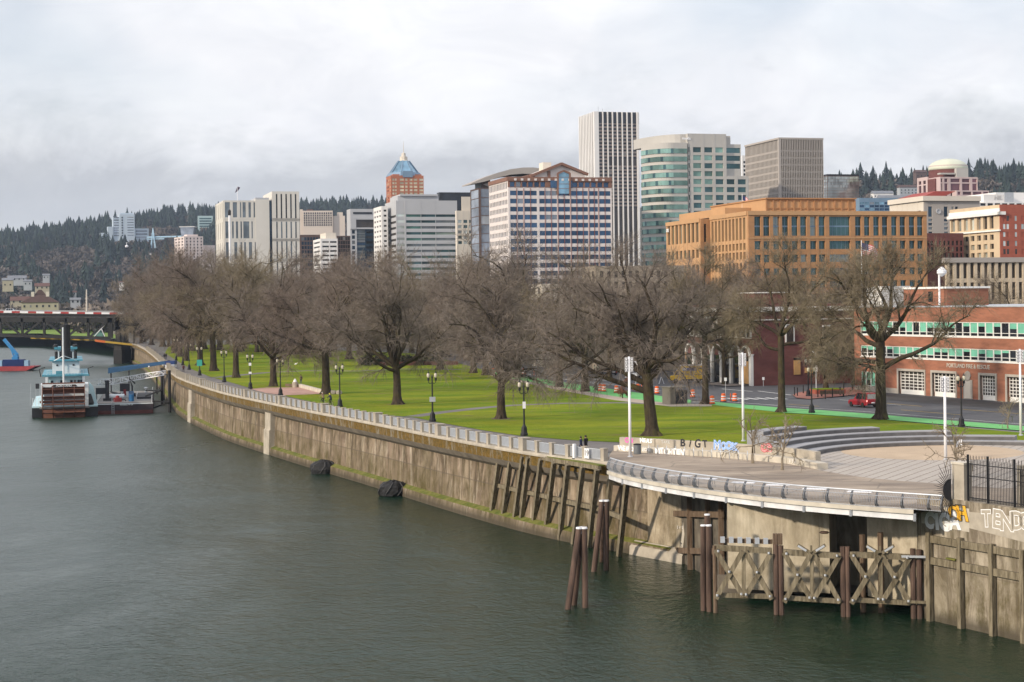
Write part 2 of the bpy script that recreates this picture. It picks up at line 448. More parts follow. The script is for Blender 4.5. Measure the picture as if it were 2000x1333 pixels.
# a white box, number plate and pole hung on the railing near the raked fender
def at_rail(px, off=.4, z=8.27):
    i = wi_at_px(px); p = WR[i]-wnor(i)*off; p.z = z; return p, math.atan2(wdir(i).y, wdir(i).x)
p_, a_ = at_rail(1117, .1)
t = thing('life_ring_cabinet', 'narrow white cabinet fixed to the railing beside the number plate', 'cabinet', p_, a_)
MB(steel_w).box(-.16,.16,-.12,.12,0,1.35).build('cabinet_box', t); MB(black).box(-.2,.2,-.15,.15,-.08,0).build('cabinet_base', t)
p_, a_ = at_rail(1150, .15)
t = thing('number_plate', 'white plate with black number 19 hung on the railing', 'sign', p_, a_)
MB(steel_w).box(-.36,.36,-.03,.03,.1,1.05).build('plate', t)
sgn = 1 if wnor(wi_at_px(1150)).dot(Vector((math.sin(a_),-math.cos(a_),0))) > 0 else -1
put_text('19', .75, black, t, facing((0,-.035*sgn,.58), (sgn,0,0)), ext=.008)
# ================================================================= ground sheets
def sheet(name, pts, m, z, kind='structure', lab=None):
    o = MB(m).sheet([(p[0], p[1], z) for p in pts]).build(name, fixn=False)
    if o.data.polygons[0].normal.z < 0: o.data.flip_normals()
    o['kind'] = kind; return o
inner = [WR[i]-wnor(i)*.9 for i in range(NW)]
MB(water_m).sheet([(-9000,-60,0),(9000,-60,0),(9000,14000,0),(-9000,14000,0)]).build('river_water', fixn=False)['kind'] = 'structure'
# city ground: inland of the wall, then out to the horizon
far_bank = [G(-260,642,7.5), G(0,640,7.5), G(90,640,7.5), G(190,645,7.5), G(226,652,7.5)]
gpts = [(9000,90), (60,112), (34.6,113.6), (31.5,118.9), (29.6,122.8)] + [(WALL_END.x+3.5, WALL_END.y-2.0)]
gpts = [(9000,57),(64.6,57),(37,109.4),(29.9,122.6),(29.2,126),(22,128.5),(17.6,132.5)]
gpts += [tuple(p[:2]) for p in reversed(inner)] + [tuple(p[:2]) for p in reversed(far_bank)] + [(-4000, 1500), (-9000,2400),(-9000,14000),(9000,14000)]
sheet('city_ground', gpts, M('city_ground_m', (.16,.16,.15), .9, .25, .02), 8.22)
lawn_px = [(1208,864),(1120,860),(1020,852),(940,840),(856,825),(806,815),(754,811),(660,796),(600,783),(545,771),(492,759.5),(450,747),(410,736),(380,724),(352,709),(338,700),(322,690),(330,676),(480,672),(640,684),(800,690),(930,712),(1004,739),(1100,757),(1150,769),(1220,781),(1308,792),(1387,790.5),(1450,797),(1525,806.5),(1700,817.5),(1870,834.5),(2060,851),(2060,905),(1700,905),(1560,884),(1393,863)]
lawn = sheet('park_lawn', [G(*p) for p in lawn_px], grass, 8.30)
prom_in = [(1208,864),(1120,860),(1020,852),(940,840),(856,825),(806,815),(754,811),(660,796),(600,783),(545,771),(492,759.5),(450,747),(410,736),(380,724),(352,709),(338,700),(322,690),(290,672),(270,664)]
prom_m = M('promenade_asphalt', (.135,.125,.12), .85, .2, .15, c2=(.18,.165,.155))
pp = [G(*p) for p in prom_in]
sheet('promenade_path', pp+[Vector(p) for p in inner[3:NW-8]]+[G(1215,880)], prom_m, 8.264)
def strip(name, px, w, m, z):
    pts = [G(*p, z) for p in px]; a = []; b_ = []
    for i, p in enumerate(pts):
        d = (pts[min(i+1,len(pts)-1)]-pts[max(i-1,0)]).normalized(); n = Vector((-d.y,d.x,0))*w/2
        a.append(p+n); b_.append(p-n)
    o = MB(m); k = len(a)
    o.add(a+b_, [(i,i+1,k+i+1,k+i) for i in range(k-1)])
    o = o.build(name, fixn=False); o['kind'] = 'structure'
    if o.data.polygons[0].normal.z < 0: o.data.flip_normals()
    return o
strip('park_path', [(806,814),(860,806),(940,797),(1000,792),(1100,788),(1220,787),(1300,790)], 2.6, prom_m, 8.305)
strip('park_path', [(420,738),(450,735),(520,728),(600,724.5),(700,725),(790,721),(900,722)], 3.2, prom_m, 8.305)
sheet('brick_terrace', [G(488,760),G(520,757.5),G(590,757),(G(632,769.5)),G(555,772.8),G(520,768)], pinkp, 8.309)
# street
green_near = [(960,729),(1004,740.5),(1090,756),(1200,774.5),(1305,788),(1350,790)]
green_far = [(1350,782),(1305,776),(1200,761.5),(1085,745),(1000,732),(960,725)]
street_px = [(860,700),(960,727),(1085,745),(1200,761),(1305,776),(1350,782),(1395,785),(1525,797),(1700,808.5),(1800,817),(2000,833),(2120,843),(2120,790),(1800,745),(1675,752),(1560,728),(1400,716),(1250,706),(1100,692),(950,685),(860,684)]
sheet('street_asphalt', [G(*p) for p in street_px], asphalt, 8.305)
sheet('sidewalk', [G(*p) for p in [(960,731),(1004,740.5),(1090,756),(1200,774.5),(1305,788),(1350,790),(1390,790),(1390,794),(1310,794.5),(1200,782),(1090,762),(1000,743.5),(958,734)]], M('sidewalk_m', (.36,.30,.24), .9, .15, .3), 8.312)
sheet('bike_lane', [G(*p) for p in green_near+green_far], greenp, 8.32)
sheet('bike_lane', [G(*p) for p in [(1389,791),(1525,806),(1600,810.5),(1700,817.5),(1800,826),(2000,842),(2120,851),(2120,842),(2000,833),(1800,817.5),(1700,809),(1600,801.5),(1525,797),(1395,785.5)]], greenp, 8.32)
sheet('station_apron', [G(*p) for p in [(1675,763),(1740,770),(1830,777),(1960,787),(2060,795),(2060,808),(1960,799),(1820,789),(1720,781),(1640,772)]], asph_d, 8.322)
for a, b_, w, m in (((1000,727),(1180,752),.3,whitep),((1040,722),(1220,745),.25,whitep),((1160,741),(1300,757),.25,whitep),((1120,742),(1290,764),.25,whitep),
        ((1395,783),(1530,793),.3,whitep),((1530,793.5),(1700,805),.22,whitep),((1700,805),(2000,829),.22,whitep),((1480,764),(1545,772),.35,whitep),
        ((1540,790),(1600,794),.2,yellowp),((1680,783),(1800,794),.2,yellowp),((1760,801),(1880,811),.2,yellowp),((1880,800),(2000,809),.2,yellowp),((1410,760),(1470,765),.35,whitep),((1640,781),(1760,792),.18,whitep)):
    strip('lane_marking', [a, b_], w, m, 8.325)
for k in range(6):
    strip('lane_marking', [(1420+k*19,778-k*.2),(1442+k*19,781-k*.2)], .6, whitep, 8.326)
sheet('corner_pavement', [G(*p) for p in [(1548,773),(1560,768),(1600,763),(1680,757),(1690,770),(1640,776),(1580,781),(1556,779)]], brickp, 8.43)
sheet('corner_pavement', [G(*p) for p in [(1378,752),(1400,748),(1500,738),(1640,735),(1680,748),(1600,751),(1500,752.5),(1420,756)]], M('grey_paving', (.20,.17,.15), .9, .2, .4), 8.42)
for a, b_, w in (((1100,834),(1185,830),5),((1400,838),(1440,836),6),((1600,836),(1640,834),3)): pass
# far bank beyond the bridge
fb = thing('far_seawall', 'grey concrete wall with square posts beyond the bridge', 'wall')
m = MB(M('far_concrete', (.20,.19,.17), .9, .2, .1))
fbp = [G(-120,668,0), G(75,660.5,0), G(130,662,0), G(190,665,0), G(232,683,0)]
fbp = [G(70,660,0), G(130,662.5,0), G(190,668,0), G(240,689,0)]
for a, b_ in zip(fbp, fbp[1:]): m.bar(a+Vector((0,4,3)), b_+Vector((0,4,3)), 2, 9.0)
m.build('wall_face', fb)
m = MB(M('far_concrete', (.2,.19,.17)))
for a, b_ in zip(fbp, fbp[1:]):
    k = int((b_-a).length/9)
    for t in range(k):
        p = a.lerp(b_, t/k); m.box(p.x-1.1, p.x+1.1, p.y+2.5, p.y+4.5, 7.6, 9.6)
m.build('wall_posts', fb)['kind'] = 'stuff'
sheet('far_lawn', [G(-200,655,7.0), G(78,656,7.0), G(235,668,7.0), G(255,640,7.0), G(150,626,7.0), G(-200,624,7.0)], M('far_grass', (.12,.19,.02), 1, .3, .02), 8.32)
bank = MB(M('river_bank', (.11,.095,.07), 1, .35, .1))
a = [G(-400,655,0), G(0,659,0), G(76,661,0)]
for p, q in zip(a, a[1:]): bank.add([p, q, q+Vector((0,60,8.33)), p+Vector((0,60,8.33))], [(0,1,2,3)])
bank.build('river_bank')['kind'] = 'structure'
# ================================================================= raked timber fender on the seawall
def beam3(m, pts, w, h=None):
    for a, b in zip(pts, pts[1:]): m.bar(a, b, w, h)
ft = thing('raked_timber_fender', 'raked timber posts with two walings leaning on the seawall below the railing', 'fender')
posts = [((977,881),(958,1018)),((999,886),(980.5,1024)),((1021.5,891),(1002.7,1030.5)),((1032.5,893),(1016,1033)),((1056.5,897),(1040.5,1038.6)),((1082,903),(1065,1045.5)),((1109,907),(1093,1055)),((1138,912),(1120,1063)),((1166,917),(1150,1070)),((1193,930),(1178,1078)),((1224,945),(1209,1087))]
tops = []
for i, (a, b) in enumerate(posts):
    T_, B_ = G(*a, 7.75), G(*b, 0.0)
    if i > 8: T_ = G(*a, 7.0)
    tops.append((T_, B_))
    m = MB(timber); ex = (B_-T_).normalized()*2.2
    m.bar(T_, B_+ex, .42, .42, up=(-.9,-.4,0)); m.build('fender_post', ft)
def wal(t, off):
    pts = [a.lerp(b, t) for a, b in tops]
    d = (pts[-1]-pts[0]).normalized(); n = Vector((d.y,-d.x,0)); n = -n if n.x < 0 else n   # inland
    return [p+n*off for p in pts]
m = MB(timber); beam3(m, [p+Vector((0,0,.1)) for p in wal(.0, .3)[:9]], .32, .4); m.build('waling', ft)
m = MB(timber); w2 = wal(.49, .34); beam3(m, w2, .34, .42); m.build('waling', ft)
m = MB(moss_g); w3 = wal(.0, .55)
for a, b in zip(w3[:8], w3[1:9]): m.bar(a+Vector((0,0,.32)), b+Vector((0,0,.32)), .7, .1)
m.build('moss_strip', ft)
# dirt shelf and end block of the seawall
blk = thing('wall_end_block', 'pale stained concrete end of the seawall with a stepped footing and sloping buttress', 'wall')
def uvwall(name, A, B, z0, z1, thick, m, par=None, inland=(.9,.4), u0=0, top=None, taper=0):
    A, B = Vector((A[0],A[1],0)), Vector((B[0],B[1],0)); d = (B-A).normalized(); n = Vector((-d.y, d.x, 0))
    if n.dot(Vector((inland[0],inland[1],0))) < 0: n = -n
    Ln = (B-A).length; k = max(1, int(Ln/1.5))
    prof = [(0,z0),(taper,z1),(thick,z1),(thick,z0)]
    vs = []; fs = []; us = []
    for i in range(k+1):
        for o, z in prof:
            p = A+d*(Ln*i/k)+n*o; vs.append((p.x,p.y,z))
    for i in range(k):
        for j in range(3):
            fs.append((i*4+j,(i+1)*4+j,(i+1)*4+j+1,i*4+j+1))
            ua, ub = u0+Ln*i/k, u0+Ln*(i+1)/k
            va, vb = prof[j][1], prof[j+1][1]
            if j == 1: vb = va-.8
            us += [(ua,va),(ub,va),(ub,vb),(ua,vb)]
    for i in (0, k):
        fs.append(tuple(i*4+j for j in range(4))); us += [(u0+o+i*9, z) for o, z in prof]
    me = bpy.data.meshes.new(name); me.from_pydata(vs, [], fs); me.materials.append(m)
    me.uv_layers.new(name='UVMap').data.foreach_set('uv', [x for q in us for x in q])
    bm = bmesh.new(); bm.from_mesh(me); bmesh.ops.recalc_face_normals(bm, faces=bm.faces); bm.to_mesh(me); bm.free()
    return link(name, me, par)
E0 = WALL_END; d0 = dirE; n0 = Vector((d0.y,-d0.x,0)); n0 = n0 if n0.x < 0 else -n0
uvwall('block_face', E0-d0*5.2-n0*.85, E0+d0*.6-n0*.85, 1.2, 7.35, 2.0, wall_mat('end_concrete', .5, (.30,.24,.165), (.52,.45,.34), .6, .1), blk, u0=3)
m = MB(conc); q = lambda a, o, z: E0+d0*a+n0*o+Vector((0,0,z-GZ))
m.extr([q(-7,-1.5,-2),q(-7,.1,-2),q(-7,-.1,.75),q(-7,-.7,1.25),q(-7,-1.5,1.3)], d0*7.6); m.build('footing', blk)
m = MB(conc_l); m.extr([q(.2,-1.5,1.2),q(.2,-.15,.7),q(.2,-.8,5.2),q(.2,-1.5,5.3)], d0*.35); m.build('buttress', blk)
# ================================================================= pile clusters in the water
def dolphin(label, top, bots, Y, r=.23, cap=True):
    T_ = P(*top, Y); t = thing('pile_cluster', label, 'mooring piles', (T_.x, T_.y, 0), 0, 'rusted steel pile clusters in the river')
    o = Vector((T_.x, T_.y, 0))
    for i, b in enumerate(bots):
        B_ = G(*b, 0)-o; tp = Vector(((i-1)*.20*(1 if len(bots) > 2 else 1.4), (i % 2)*.2, T_.z-.12))
        B2 = B_+(B_-tp)*.25
        m = MB(rustpile).tube([B2, tp], [r*1.05, r], 12); m.mat(steel_w).tube([tp, tp+Vector((0,0,.12))], [r+.015, r], 12)
        m.build('pile', t, smooth=False)
    MB(steel_w).box(-.35,.35,-.08,.12,T_.z-.5,T_.z-.3).build('pile_clamp', t)
    return t
dolphin('nearer three-legged cluster of rusted steel piles standing free in the water', (1136,1030), [(1109,1190),(1121,1182),(1143,1187)], 128.8)
dolphin('three-legged cluster of rusted piles close in front of the raked timber fender', (1180,977), [(1160,1117),(1176,1098),(1184,1114)], 145.5)
for i, (tx, ty, bx, by) in enumerate(((1373.5,1028,1373,1193),(1384,1028,1385.5,1195),(1381,1007,1380,1186))):
    B_ = G(bx, by, 0); T_ = P(tx, ty, B_.y)
    m = MB(rustpile).tube([(0,0,-2),(T_.x-B_.x,0,T_.z)], .21, 12); m.mat(steel_w).tube([(T_.x-B_.x,0,T_.z),(T_.x-B_.x,0,T_.z+.1)], .22, 12)
    o = m.build('mooring_pile', loc=(B_.x, B_.y, 0))
    tag(o, ('left pile of the upright brown pair beside the cross-braced fender','right pile of the upright brown pair beside the cross-braced fender','taller brown pile standing behind the upright pair')[i], 'pile', 'upright brown piles left of the braced fender')
# ================================================================= right-hand wall with graffiti
RA = Vector((29.3,122.9,0)); RB = Vector((34.35,113.2,0)); rE = (RB-RA).normalized(); rN = Vector((rE.y,-rE.x,0)); rN = rN if rN.x < 0 else -rN
rw = thing('graffiti_river_wall', 'stained concrete river wall with white and yellow graffiti under the black fence', 'wall')
wm = wall_mat('right_wall', .9, (.23,.195,.145), (.46,.41,.32), .7, .3)
uvwall('wall_face', RA, RA+rE*76, -2.5, 8.95, 1.6, wm, rw, u0=41)
def rp(px, py, off=0.0):
    a, z = onplane(RA+rN*off, rE, px, py); p = RA+rN*off+rE*a; p.z = z; return p
pal = MB(M('buffed_paint', (.44,.40,.33), .85, .12, 1.5)); 
q4 = [rp(1797,984,.012), rp(1893,994,.012), rp(1893,1040,.012), rp(1800,1022,.012)]; pal.extr([p for p in q4], -rN*.01); pal.build('buffed_patch', rw)
q4 = [rp(1893,1000,.010), rp(2010,1012,.010), rp(2010,1062,.010), rp(1893,1032,.010)]
MB(M('buffed_paint2', (.36,.32,.26), .85, .15, 1.5)).extr(q4, -rN*.008).build('buffed_patch', rw)
spray_w = M('white_spray', (.78,.78,.78), .7, .05, 2); spray_y = M('yellow_spray', (.72,.38,.03), .7, .1, 2); spray_k = M('black_spray', (.02,.02,.025), .7, .1, 2)
spray_b = M('blue_spray', (.12,.28,.62), .7, .2, 2); spray_r = M('red_spray', (.45,.06,.07), .7, .2, 2); spray_p = M('pink_spray', (.72,.12,.42), .7, .1, 2)
def graf(par, plane, px, py, txt, hpx, Y, layers, shear=0, off=.016, tilt=.06):
    for i, (m, b) in enumerate(layers):
        rg = random.Random(txt); wd = [.62 if ch in 'Ii' else (1.1 if ch in 'MW' else .92) for ch in txt]; tot = sum(wd); x = -tot/2; sz = hpx*Y/F*1.42
        for ch, w_ in zip(txt, wd):
            cx_ = px+(x+w_/2)*hpx*(.66 if hpx > 20 else .8)*abs(plane.exs if hasattr(plane, 'exs') else 1); x += w_
            p = plane(cx_, py+rg.uniform(-.07,.07)*hpx+(cx_-px)*tilt, off+.006*i); k = rg.uniform(.9,1.15)
            o = put_text(ch, sz*k, m, par, facing(p, plane.ex) @ Matrix.Rotation(rg.uniform(-.16,.16), 4, 'Z') @ Matrix.Diagonal((rg.uniform(.9,1.2),1,1,1)), 'graffiti', ext=.002, bold=b, shear=shear+rg.uniform(-.1,.15))
class PL:
    def __init__(s, O, e, n): s.O, s.ex, s.n = O, e, n
    def __call__(s, px, py, off=0.):
        O = s.O+s.n*off; a, z = onplane(O, s.ex, px, py); p = O+s.ex*a; p.z = z; return p
rpl = PL(RA, rE, rN)
graf(rw, rpl, 1839, 1020, 'CIGA', 30, 119.5, [(spray_k, .12), (spray_w, .10)])
graf(rw, rpl, 1874, 1003, 'OH', 26, 118.5, [(spray_k, .11), (spray_y, .06)], shear=-.3)
graf(rw, rpl, 1966, 1019, 'TENDO', 33, 115, [(spray_w, .10), (MATS['buffed_paint2'], .045)])
# timber frame
tf = thing('wall_timber_frame', 'mossy timber posts and two rails bolted to the graffiti wall', 'fender')
for (tx, ty, bx, by) in ((1815,1038,1816.5,1214),(1876,1051,1877,1231),(1938,1063,1939,1246),(1999,1075,2000,1262),(2064,1090,2065,1280)):
    a = rp(tx, ty, .28); b = rp(bx, by, .28); b.z = -2
    MB(timber).bar(b, Vector((b.x,b.y,a.z)), .36, .36, up=rN).build('frame_post', tf)
for y0, y1 in ((1052,1096),(1094,1141)):
    MB(timber).bar(rp(1813,y0,.2), rp(2070,y1,.2), .26, .5).build('frame_rail', tf)
MB(moss_g).bar(rp(1850,1090.5,.22), rp(1868,1094,.22), .3, .1).build('moss_clump', tf)
# ================================================================= concrete piers and dark bay below the deck
pw = thing('deck_pier_wall', 'pale stained concrete pier walls under the curved white deck', 'wall')
pm_ = wall_mat('pier_concrete', .4, (.40,.34,.245), (.64,.57,.44), .22, .08)
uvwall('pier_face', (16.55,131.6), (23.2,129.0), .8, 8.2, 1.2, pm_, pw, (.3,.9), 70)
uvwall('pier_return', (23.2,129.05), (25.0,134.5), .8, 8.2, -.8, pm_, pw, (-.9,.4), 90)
uvwall('recess_face', (24.6,133.4), (28.6,131), .8, 8.2, .8, wall_mat('recess_concrete_shaded', .6, (.3,.26,.2), (.5,.45,.36), .5, .1), pw, (.3,.9), 95)  # darker than the pier concrete: the recess shade is put into its colour
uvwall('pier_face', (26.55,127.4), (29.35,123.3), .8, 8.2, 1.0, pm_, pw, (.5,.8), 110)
MB(conc_d).box(16,29,133.5,134,-2,1.5).build('gap_shade_backing', pw)  # dark wall added behind the gap under the piers to read as shade
MB(rustpile).lathe([(0,-.05),(.3,-.05),(.38,.02),(.3,.1),(0,.12)], 12).build('drain_flap', pw, loc=P(1610,1041,127.6))
db = thing('timber_bulkhead', 'dark timbered bulkhead between the seawall end and the pale pier', 'wall')
m = MB(M('bulkhead_dark', (.05,.045,.04), .9, .5, .5, c2=(.20,.17,.13)))
A_, B_ = Vector((14.6,150.2,0)), Vector((17.2,135.0,0)); dE = (B_-A_).normalized()
m.bar(A_+Vector((.6,0,2.7)), B_+Vector((.6,0,2.7)), .8, 9.6); m.build('bulkhead_face', db)
bpl = PL(A_, dE, Vector((-.98,-.17,0)))
for px in (1310,1346.5,1382,1408):
    p = bpl(px, 1010, .2); MB(timber_b).bar((p.x,p.y,-2), (p.x,p.y,7.9), .42, .42).build('bulkhead_post', db)
for y in (1003, 1075):
    MB(timber_b).bar(bpl(1310,y,.15), bpl(1412,y+3,.15), .2, .5).build('bulkhead_rail', db)
graf(db, bpl, 1330, 1068, 'E', 12, 142, [(spray_k, .03)], off=.05); graf(db, bpl, 1331, 1084, 'H', 8, 142, [(spray_k, .03)], off=.05)
graf(db, bpl, 1328, 1031, 'SPS', 6, 142, [(spray_w, .01)], off=.05)
# ================================================================= cross-braced timber fender
XA, XB = G(1396,1197,0), G(1790,1208.5,0); xe = (XB-XA).normalized(); xn = Vector((xe.y,-xe.x,0)); xn = xn if xn.y < 0 else -xn
xpl = PL(XA, xe, xn)
xf = thing('braced_timber_fender', 'weathered timber fender of crossed braces between dark pile pairs in the water', 'fender')
z8 = lambda zx, zy: (1340+zx/3.0303, 980+zy/3.0303)
for (px, top, r) in ((1396,1066,.17),(1515,1063,.2),(1525,1066,.2),(1646,1068,.2),(1655,1068,.2),(1783,1072,.21),(1795,1074,.21)):
    p = xpl(px, top, .05); MB(rustpile if px > 1400 else timber_b).tube([(p.x,p.y,-2),(p.x,p.y,p.z)], r, 9).build('fender_pile', xf)
def xb(a, b, off, w=.16, h=.36, name='brace', mt=timber):
    m = MB(mt); pa, pb = xpl(*z8(*a), off), xpl(*z8(*b), off); m.bar(pa, pb, w, h, up=xn.cross((pb-pa).normalized()))
    return m.build(name, xf)
for a, b in (((165,272),(507,292)),((570,298),(918,322)),((965,312),(1335,330))): xb(a, b, .0, .3, .42, 'top_beam')
for a, b in (((165,552),(515,562)),((572,568),(925,590)),((972,580),(1335,600))): xb(a, b, .0, .28, .34, 'bottom_beam')
for x0, x1, ya, yb in ((170,512,285,575),(574,916,300,596),(972,1332,312,604)):
    xm = (x0+x1)/2; dy = 8
    xb((x0+4,ya),(xm-6,yb-18),.22); xb((xm-6,ya+8),(x0+6,yb),.36); xb((xm+6,ya+6),(x1-4,yb+4),.22); xb((x1-10,ya+22),(xm+8,yb-12),.36)
    xb((xm,ya+25),(xm,yb-10),.2,.14,.28,'strut')
def bolts(x0, x1, ya, yb):
    m = MB(galv)
    for x, y in ((x0+.25*(x1-x0),(ya+yb)/2-15),(x0+.73*(x1-x0),(ya+yb)/2-12),(x0+20,ya+8),(x1-22,ya+20),(x0+15,yb-20),(x1-15,yb-15),((x0+x1)/2-14,yb-28),((x0+x1)/2+14,yb-26)):
        p = xpl(*z8(x, y), .56); m.lathe([(.0,-.07),(.09,-.07),(.09,.07),(0,.07)], 7, p)
    m.build('bolts', xf)['kind'] = 'stuff'
for q_ in ((170,512,285,575),(574,916,300,596),(972,1332,312,604)): bolts(*q_)
for xm, y in ((740,300),(1147,303)):
    xb((xm-80,y-43),(xm-8,y+2),.3,.14,.24,'signal_arm'); xb((xm+85,y-43),(xm+12,y+2),.3,.14,.24,'signal_arm'); xb((xm,y-40),(xm,y),.3,.14,.16,'signal_arm')
    for sx in (-1,1): 
        m = MB(galv); pa, pb = xpl(*z8(xm+sx*78,y-38), .39), xpl(*z8(xm+sx*28,y-8), .39); m.bar(pa, pb, .02, .15, up=xn.cross((pb-pa).normalized())); m.build('reflector_plate', xf)
xb((200,228),(510,238),-.5,.4,.3,'upper_beam', timber_b)
for i in range(6):
    p = xpl(*z8(216+i*51, 226+i*1.6), -.2); MB(galv).box(-.16,.16,-.12,.12,-.22,.22).build('light_box', xf, loc=p)
for zx in (527, 556):
    p = xpl(*z8(zx, 222), -.1); MB(timber_b).box(-.16,.16,-.16,.16,-.4,.4).build('block', xf, loc=p)
xb((1275,325),(1430,328),.5,.1,.16,'landing_plank', galv); xb((1290,592),(1430,598),.5,.1,.2,'landing_plank')
for zx, zy in ((1043,195),(1150,182)):
    p = xpl(*z8(zx, zy), -2.0); MB(timber_b).tube([(p.x,p.y,-2),(p.x,p.y,p.z)], .22, 8).build('fender_pile', xf)
# ================================================================= curved deck with white fascia and arched railing
DPX = [(1189,920),(1201,925),(1218,929.5),(1245,935.5),(1276,941.5),(1320,949.5),(1380,958.5),(1442,966),(1500,973.5),(1555,979),(1620,984.5),(1690,990),(1757,994.5),(1797,997.5),(1845,1001)]
DP = [G(*p) for p in DPX]
for _ in range(2): DP = [DP[0]]+[(DP[i-1]+DP[i]*2+DP[i+1])/4 for i in range(1,len(DP)-1)]+[DP[-1]]
DR = resample(DP, .5)
deck = thing('river_deck', 'curved viewing deck with white steel edge beams hanging over the water', 'deck')
def dn(i):
    d = (DR[min(i+1,len(DR)-1)]-DR[max(i-1,0)]).normalized(); n = Vector((d.y,-d.x,0)); return n if n.y < .2 and n.x < .5 and n.dot(Vector((-.6,-.8,0))) > 0 else -n
seg = 8; nd = len(DR)-1
spl = [0, 10, 19, 28, 38, 48, 58, 68, nd-5]; spl = [s for s in spl if s <= nd-3]
i_end = nd-4
cuts = list(range(0, i_end, 8)); cuts = cuts if i_end-cuts[-1] > 3 else cuts[:-1]; cuts.append(i_end)
fasc = M('worn_white_steel', (.50,.51,.53), .6, .12, .7, c2=(.74,.74,.75))
for a, b in zip(cuts, cuts[1:]):
    m = MB(fasc)
    for i in range(a, b):
        p, q_ = DR[i], DR[i+1]; n1, n2 = dn(i), dn(i+1)
        m.add([p+Vector((0,0,-.72)), q_+Vector((0,0,-.72)), q_+Vector((0,0,-.28)), p+Vector((0,0,-.28)),
               p-n1*.25+Vector((0,0,-.72)), q_-n2*.25+Vector((0,0,-.72)), q_-n2*.25+Vector((0,0,-.28)), p-n1*.25+Vector((0,0,-.28))],
              [(0,1,2,3),(5,4,7,6),(3,2,6,7),(1,0,4,5)])
    e = DR[b]; m.mat(steel_g).bar(e+dn(b)*.05+Vector((0,0,-.78)), e+dn(b)*.05+Vector((0,0,-.25)), .16, .2)
    m.build('edge_beam', deck)
m = MB(conc_l)
for i in range(0, i_end):
    p, q_ = DR[i], DR[i+1]; n1, n2 = dn(i), dn(i+1)
    m.add([p+n1*.18+Vector((0,0,-.28)), q_+n2*.18+Vector((0,0,-.28)), q_+n2*.18+Vector((0,0,.03)), p+n1*.18+Vector((0,0,.03)),
           p-n1*4.2+Vector((0,0,-.28)), q_-n2*4.2+Vector((0,0,-.28)), q_-n2*.55+Vector((0,0,.03)), p-n1*.55+Vector((0,0,.03))],
          [(0,1,2,3),(3,2,6,7),(1,0,4,5)])
m.build('deck_slab', deck)
rl = thing('arched_deck_railing', 'curved grey railing with bowed ribs and fine bars on the deck edge', 'railing')
ribm = M('dark_steel', (.09,.095,.105), .5, .2, 2, metal=.4)
prof = [(.12,.05),(.30,.28),(.30,.55),(.16,.85),(-.08,1.12)]
pos = lambda i, t: DR[i]+dn(i)*(prof[t][0]-.1)+Vector((0,0,prof[t][1]))
ribs = list(range(0, nd+1, 4))
if nd-ribs[-1] > 1: ribs.append(nd)
for i in ribs:
    m = MB(ribm); n = dn(i); d = Vector((-n.y,n.x,0))
    outer = [pos(i,t) for t in range(5)]; inn = [pos(i,t)-n*(.34*(1-t/5)+.06) for t in range(5)]
    m.extr(outer+inn[::-1], d*.10); m.build('rib', rl)
bar_m = M('rail_bar', (.36,.375,.40), .45, .1, 2, metal=.4)
for a, b in zip(ribs, ribs[1:]):
    m = MB(bar_m); steps = (b-a)*4
    for k in range(1, steps):
        t = k/steps*(b-a); i = a+int(t); f = t-int(t)
        pts = [pos(i,q_).lerp(pos(min(i+1,nd),q_), f) for q_ in range(5)]
        for p, q_ in zip(pts, pts[1:]):
            m.add([p+Vector((-.012,0,0)),p+Vector((.012,0,0)),q_+Vector((.012,0,0)),q_+Vector((-.012,0,0))], [(0,1,2,3)])
    for lv in (0, 3):
        pts = [pos(i, lv) for i in range(a, b+1)]; m.tube(pts, .025, 5)
    m.build('railing_infill', rl, fixn=False)
m = MB(galv); m.tube([pos(i,4) for i in range(nd+1)], .055, 8); m.build('handrail', rl)
# ================================================================= plaza, amphitheatre
def plaza_mat():
    m, nt, b = nt_new('plaza_paving'); c = coords(nt)
    f = ramp(nt, noise(nt, c, .14, 6, .6, .8, (.5, 1.5, 1)), [(.35, 0), (.65, 1)])
    col = mixrgb(nt, f, (.155,.12,.09), (.37,.30,.225))  # brown and tan stains, with long soft shadow streaks put into the colour
    col = mixrgb(nt, mth(nt, 'MULTIPLY', ramp(nt, noise(nt, c, .9, 5, .7), [(.4, 0), (.7, 1)]), .35), col, (.17,.13,.10))
    # curved joint bands round the amphitheatre centre
    vd = nt.nodes.new('ShaderNodeVectorMath'); vd.operation = 'DISTANCE'; vd.inputs[1].default_value = (38, 190, 8.3); L(nt, c, vd.inputs[0])
    j = mth(nt, 'LESS_THAN', mth(nt, 'MODULO', vd.outputs['Value'], 6.0), .16)
    col = mixrgb(nt, mth(nt, 'MULTIPLY', j, .75), col, (.42,.37,.30))
    wv = nt.nodes.new('ShaderNodeTexVoronoi'); wv.feature = 'DISTANCE_TO_EDGE'; wv.inputs['Scale'].default_value = .16; L(nt, c, wv.inputs['Vector'])
    col = mixrgb(nt, mth(nt, 'MULTIPLY', mth(nt, 'LESS_THAN', wv.outputs['Distance'], .012), .5), col, (.11,.09,.07))
    col = mixrgb(nt, ramp(nt, noise(nt, c, .33, 6, .7, 1), [(.56, 0), (.68, .55)]), col, (.12,.095,.075))
    L(nt, col, b.inputs['Base Color']); b.inputs['Roughness'].default_value = .8
    return m
plaza_m = plaza_mat()
dk_in = [DR[i]-dn(i)*.3 for i in range(0, nd+1, 3)]
pz = dk_in+[Vector((30.4,121.6,0)), Vector((32.5,119,0)), Vector((60,112,0)), G(2130,868), G(2000,868), G(1566,892), G(1540,902), G(1460,895), G(1337,886), G(1199,877), G(1190,890), G(1188,905)]
sheet('plaza_paving', pz, plaza_m, 8.314)
AC = Vector((43.5,154,0)); AR = 16.5
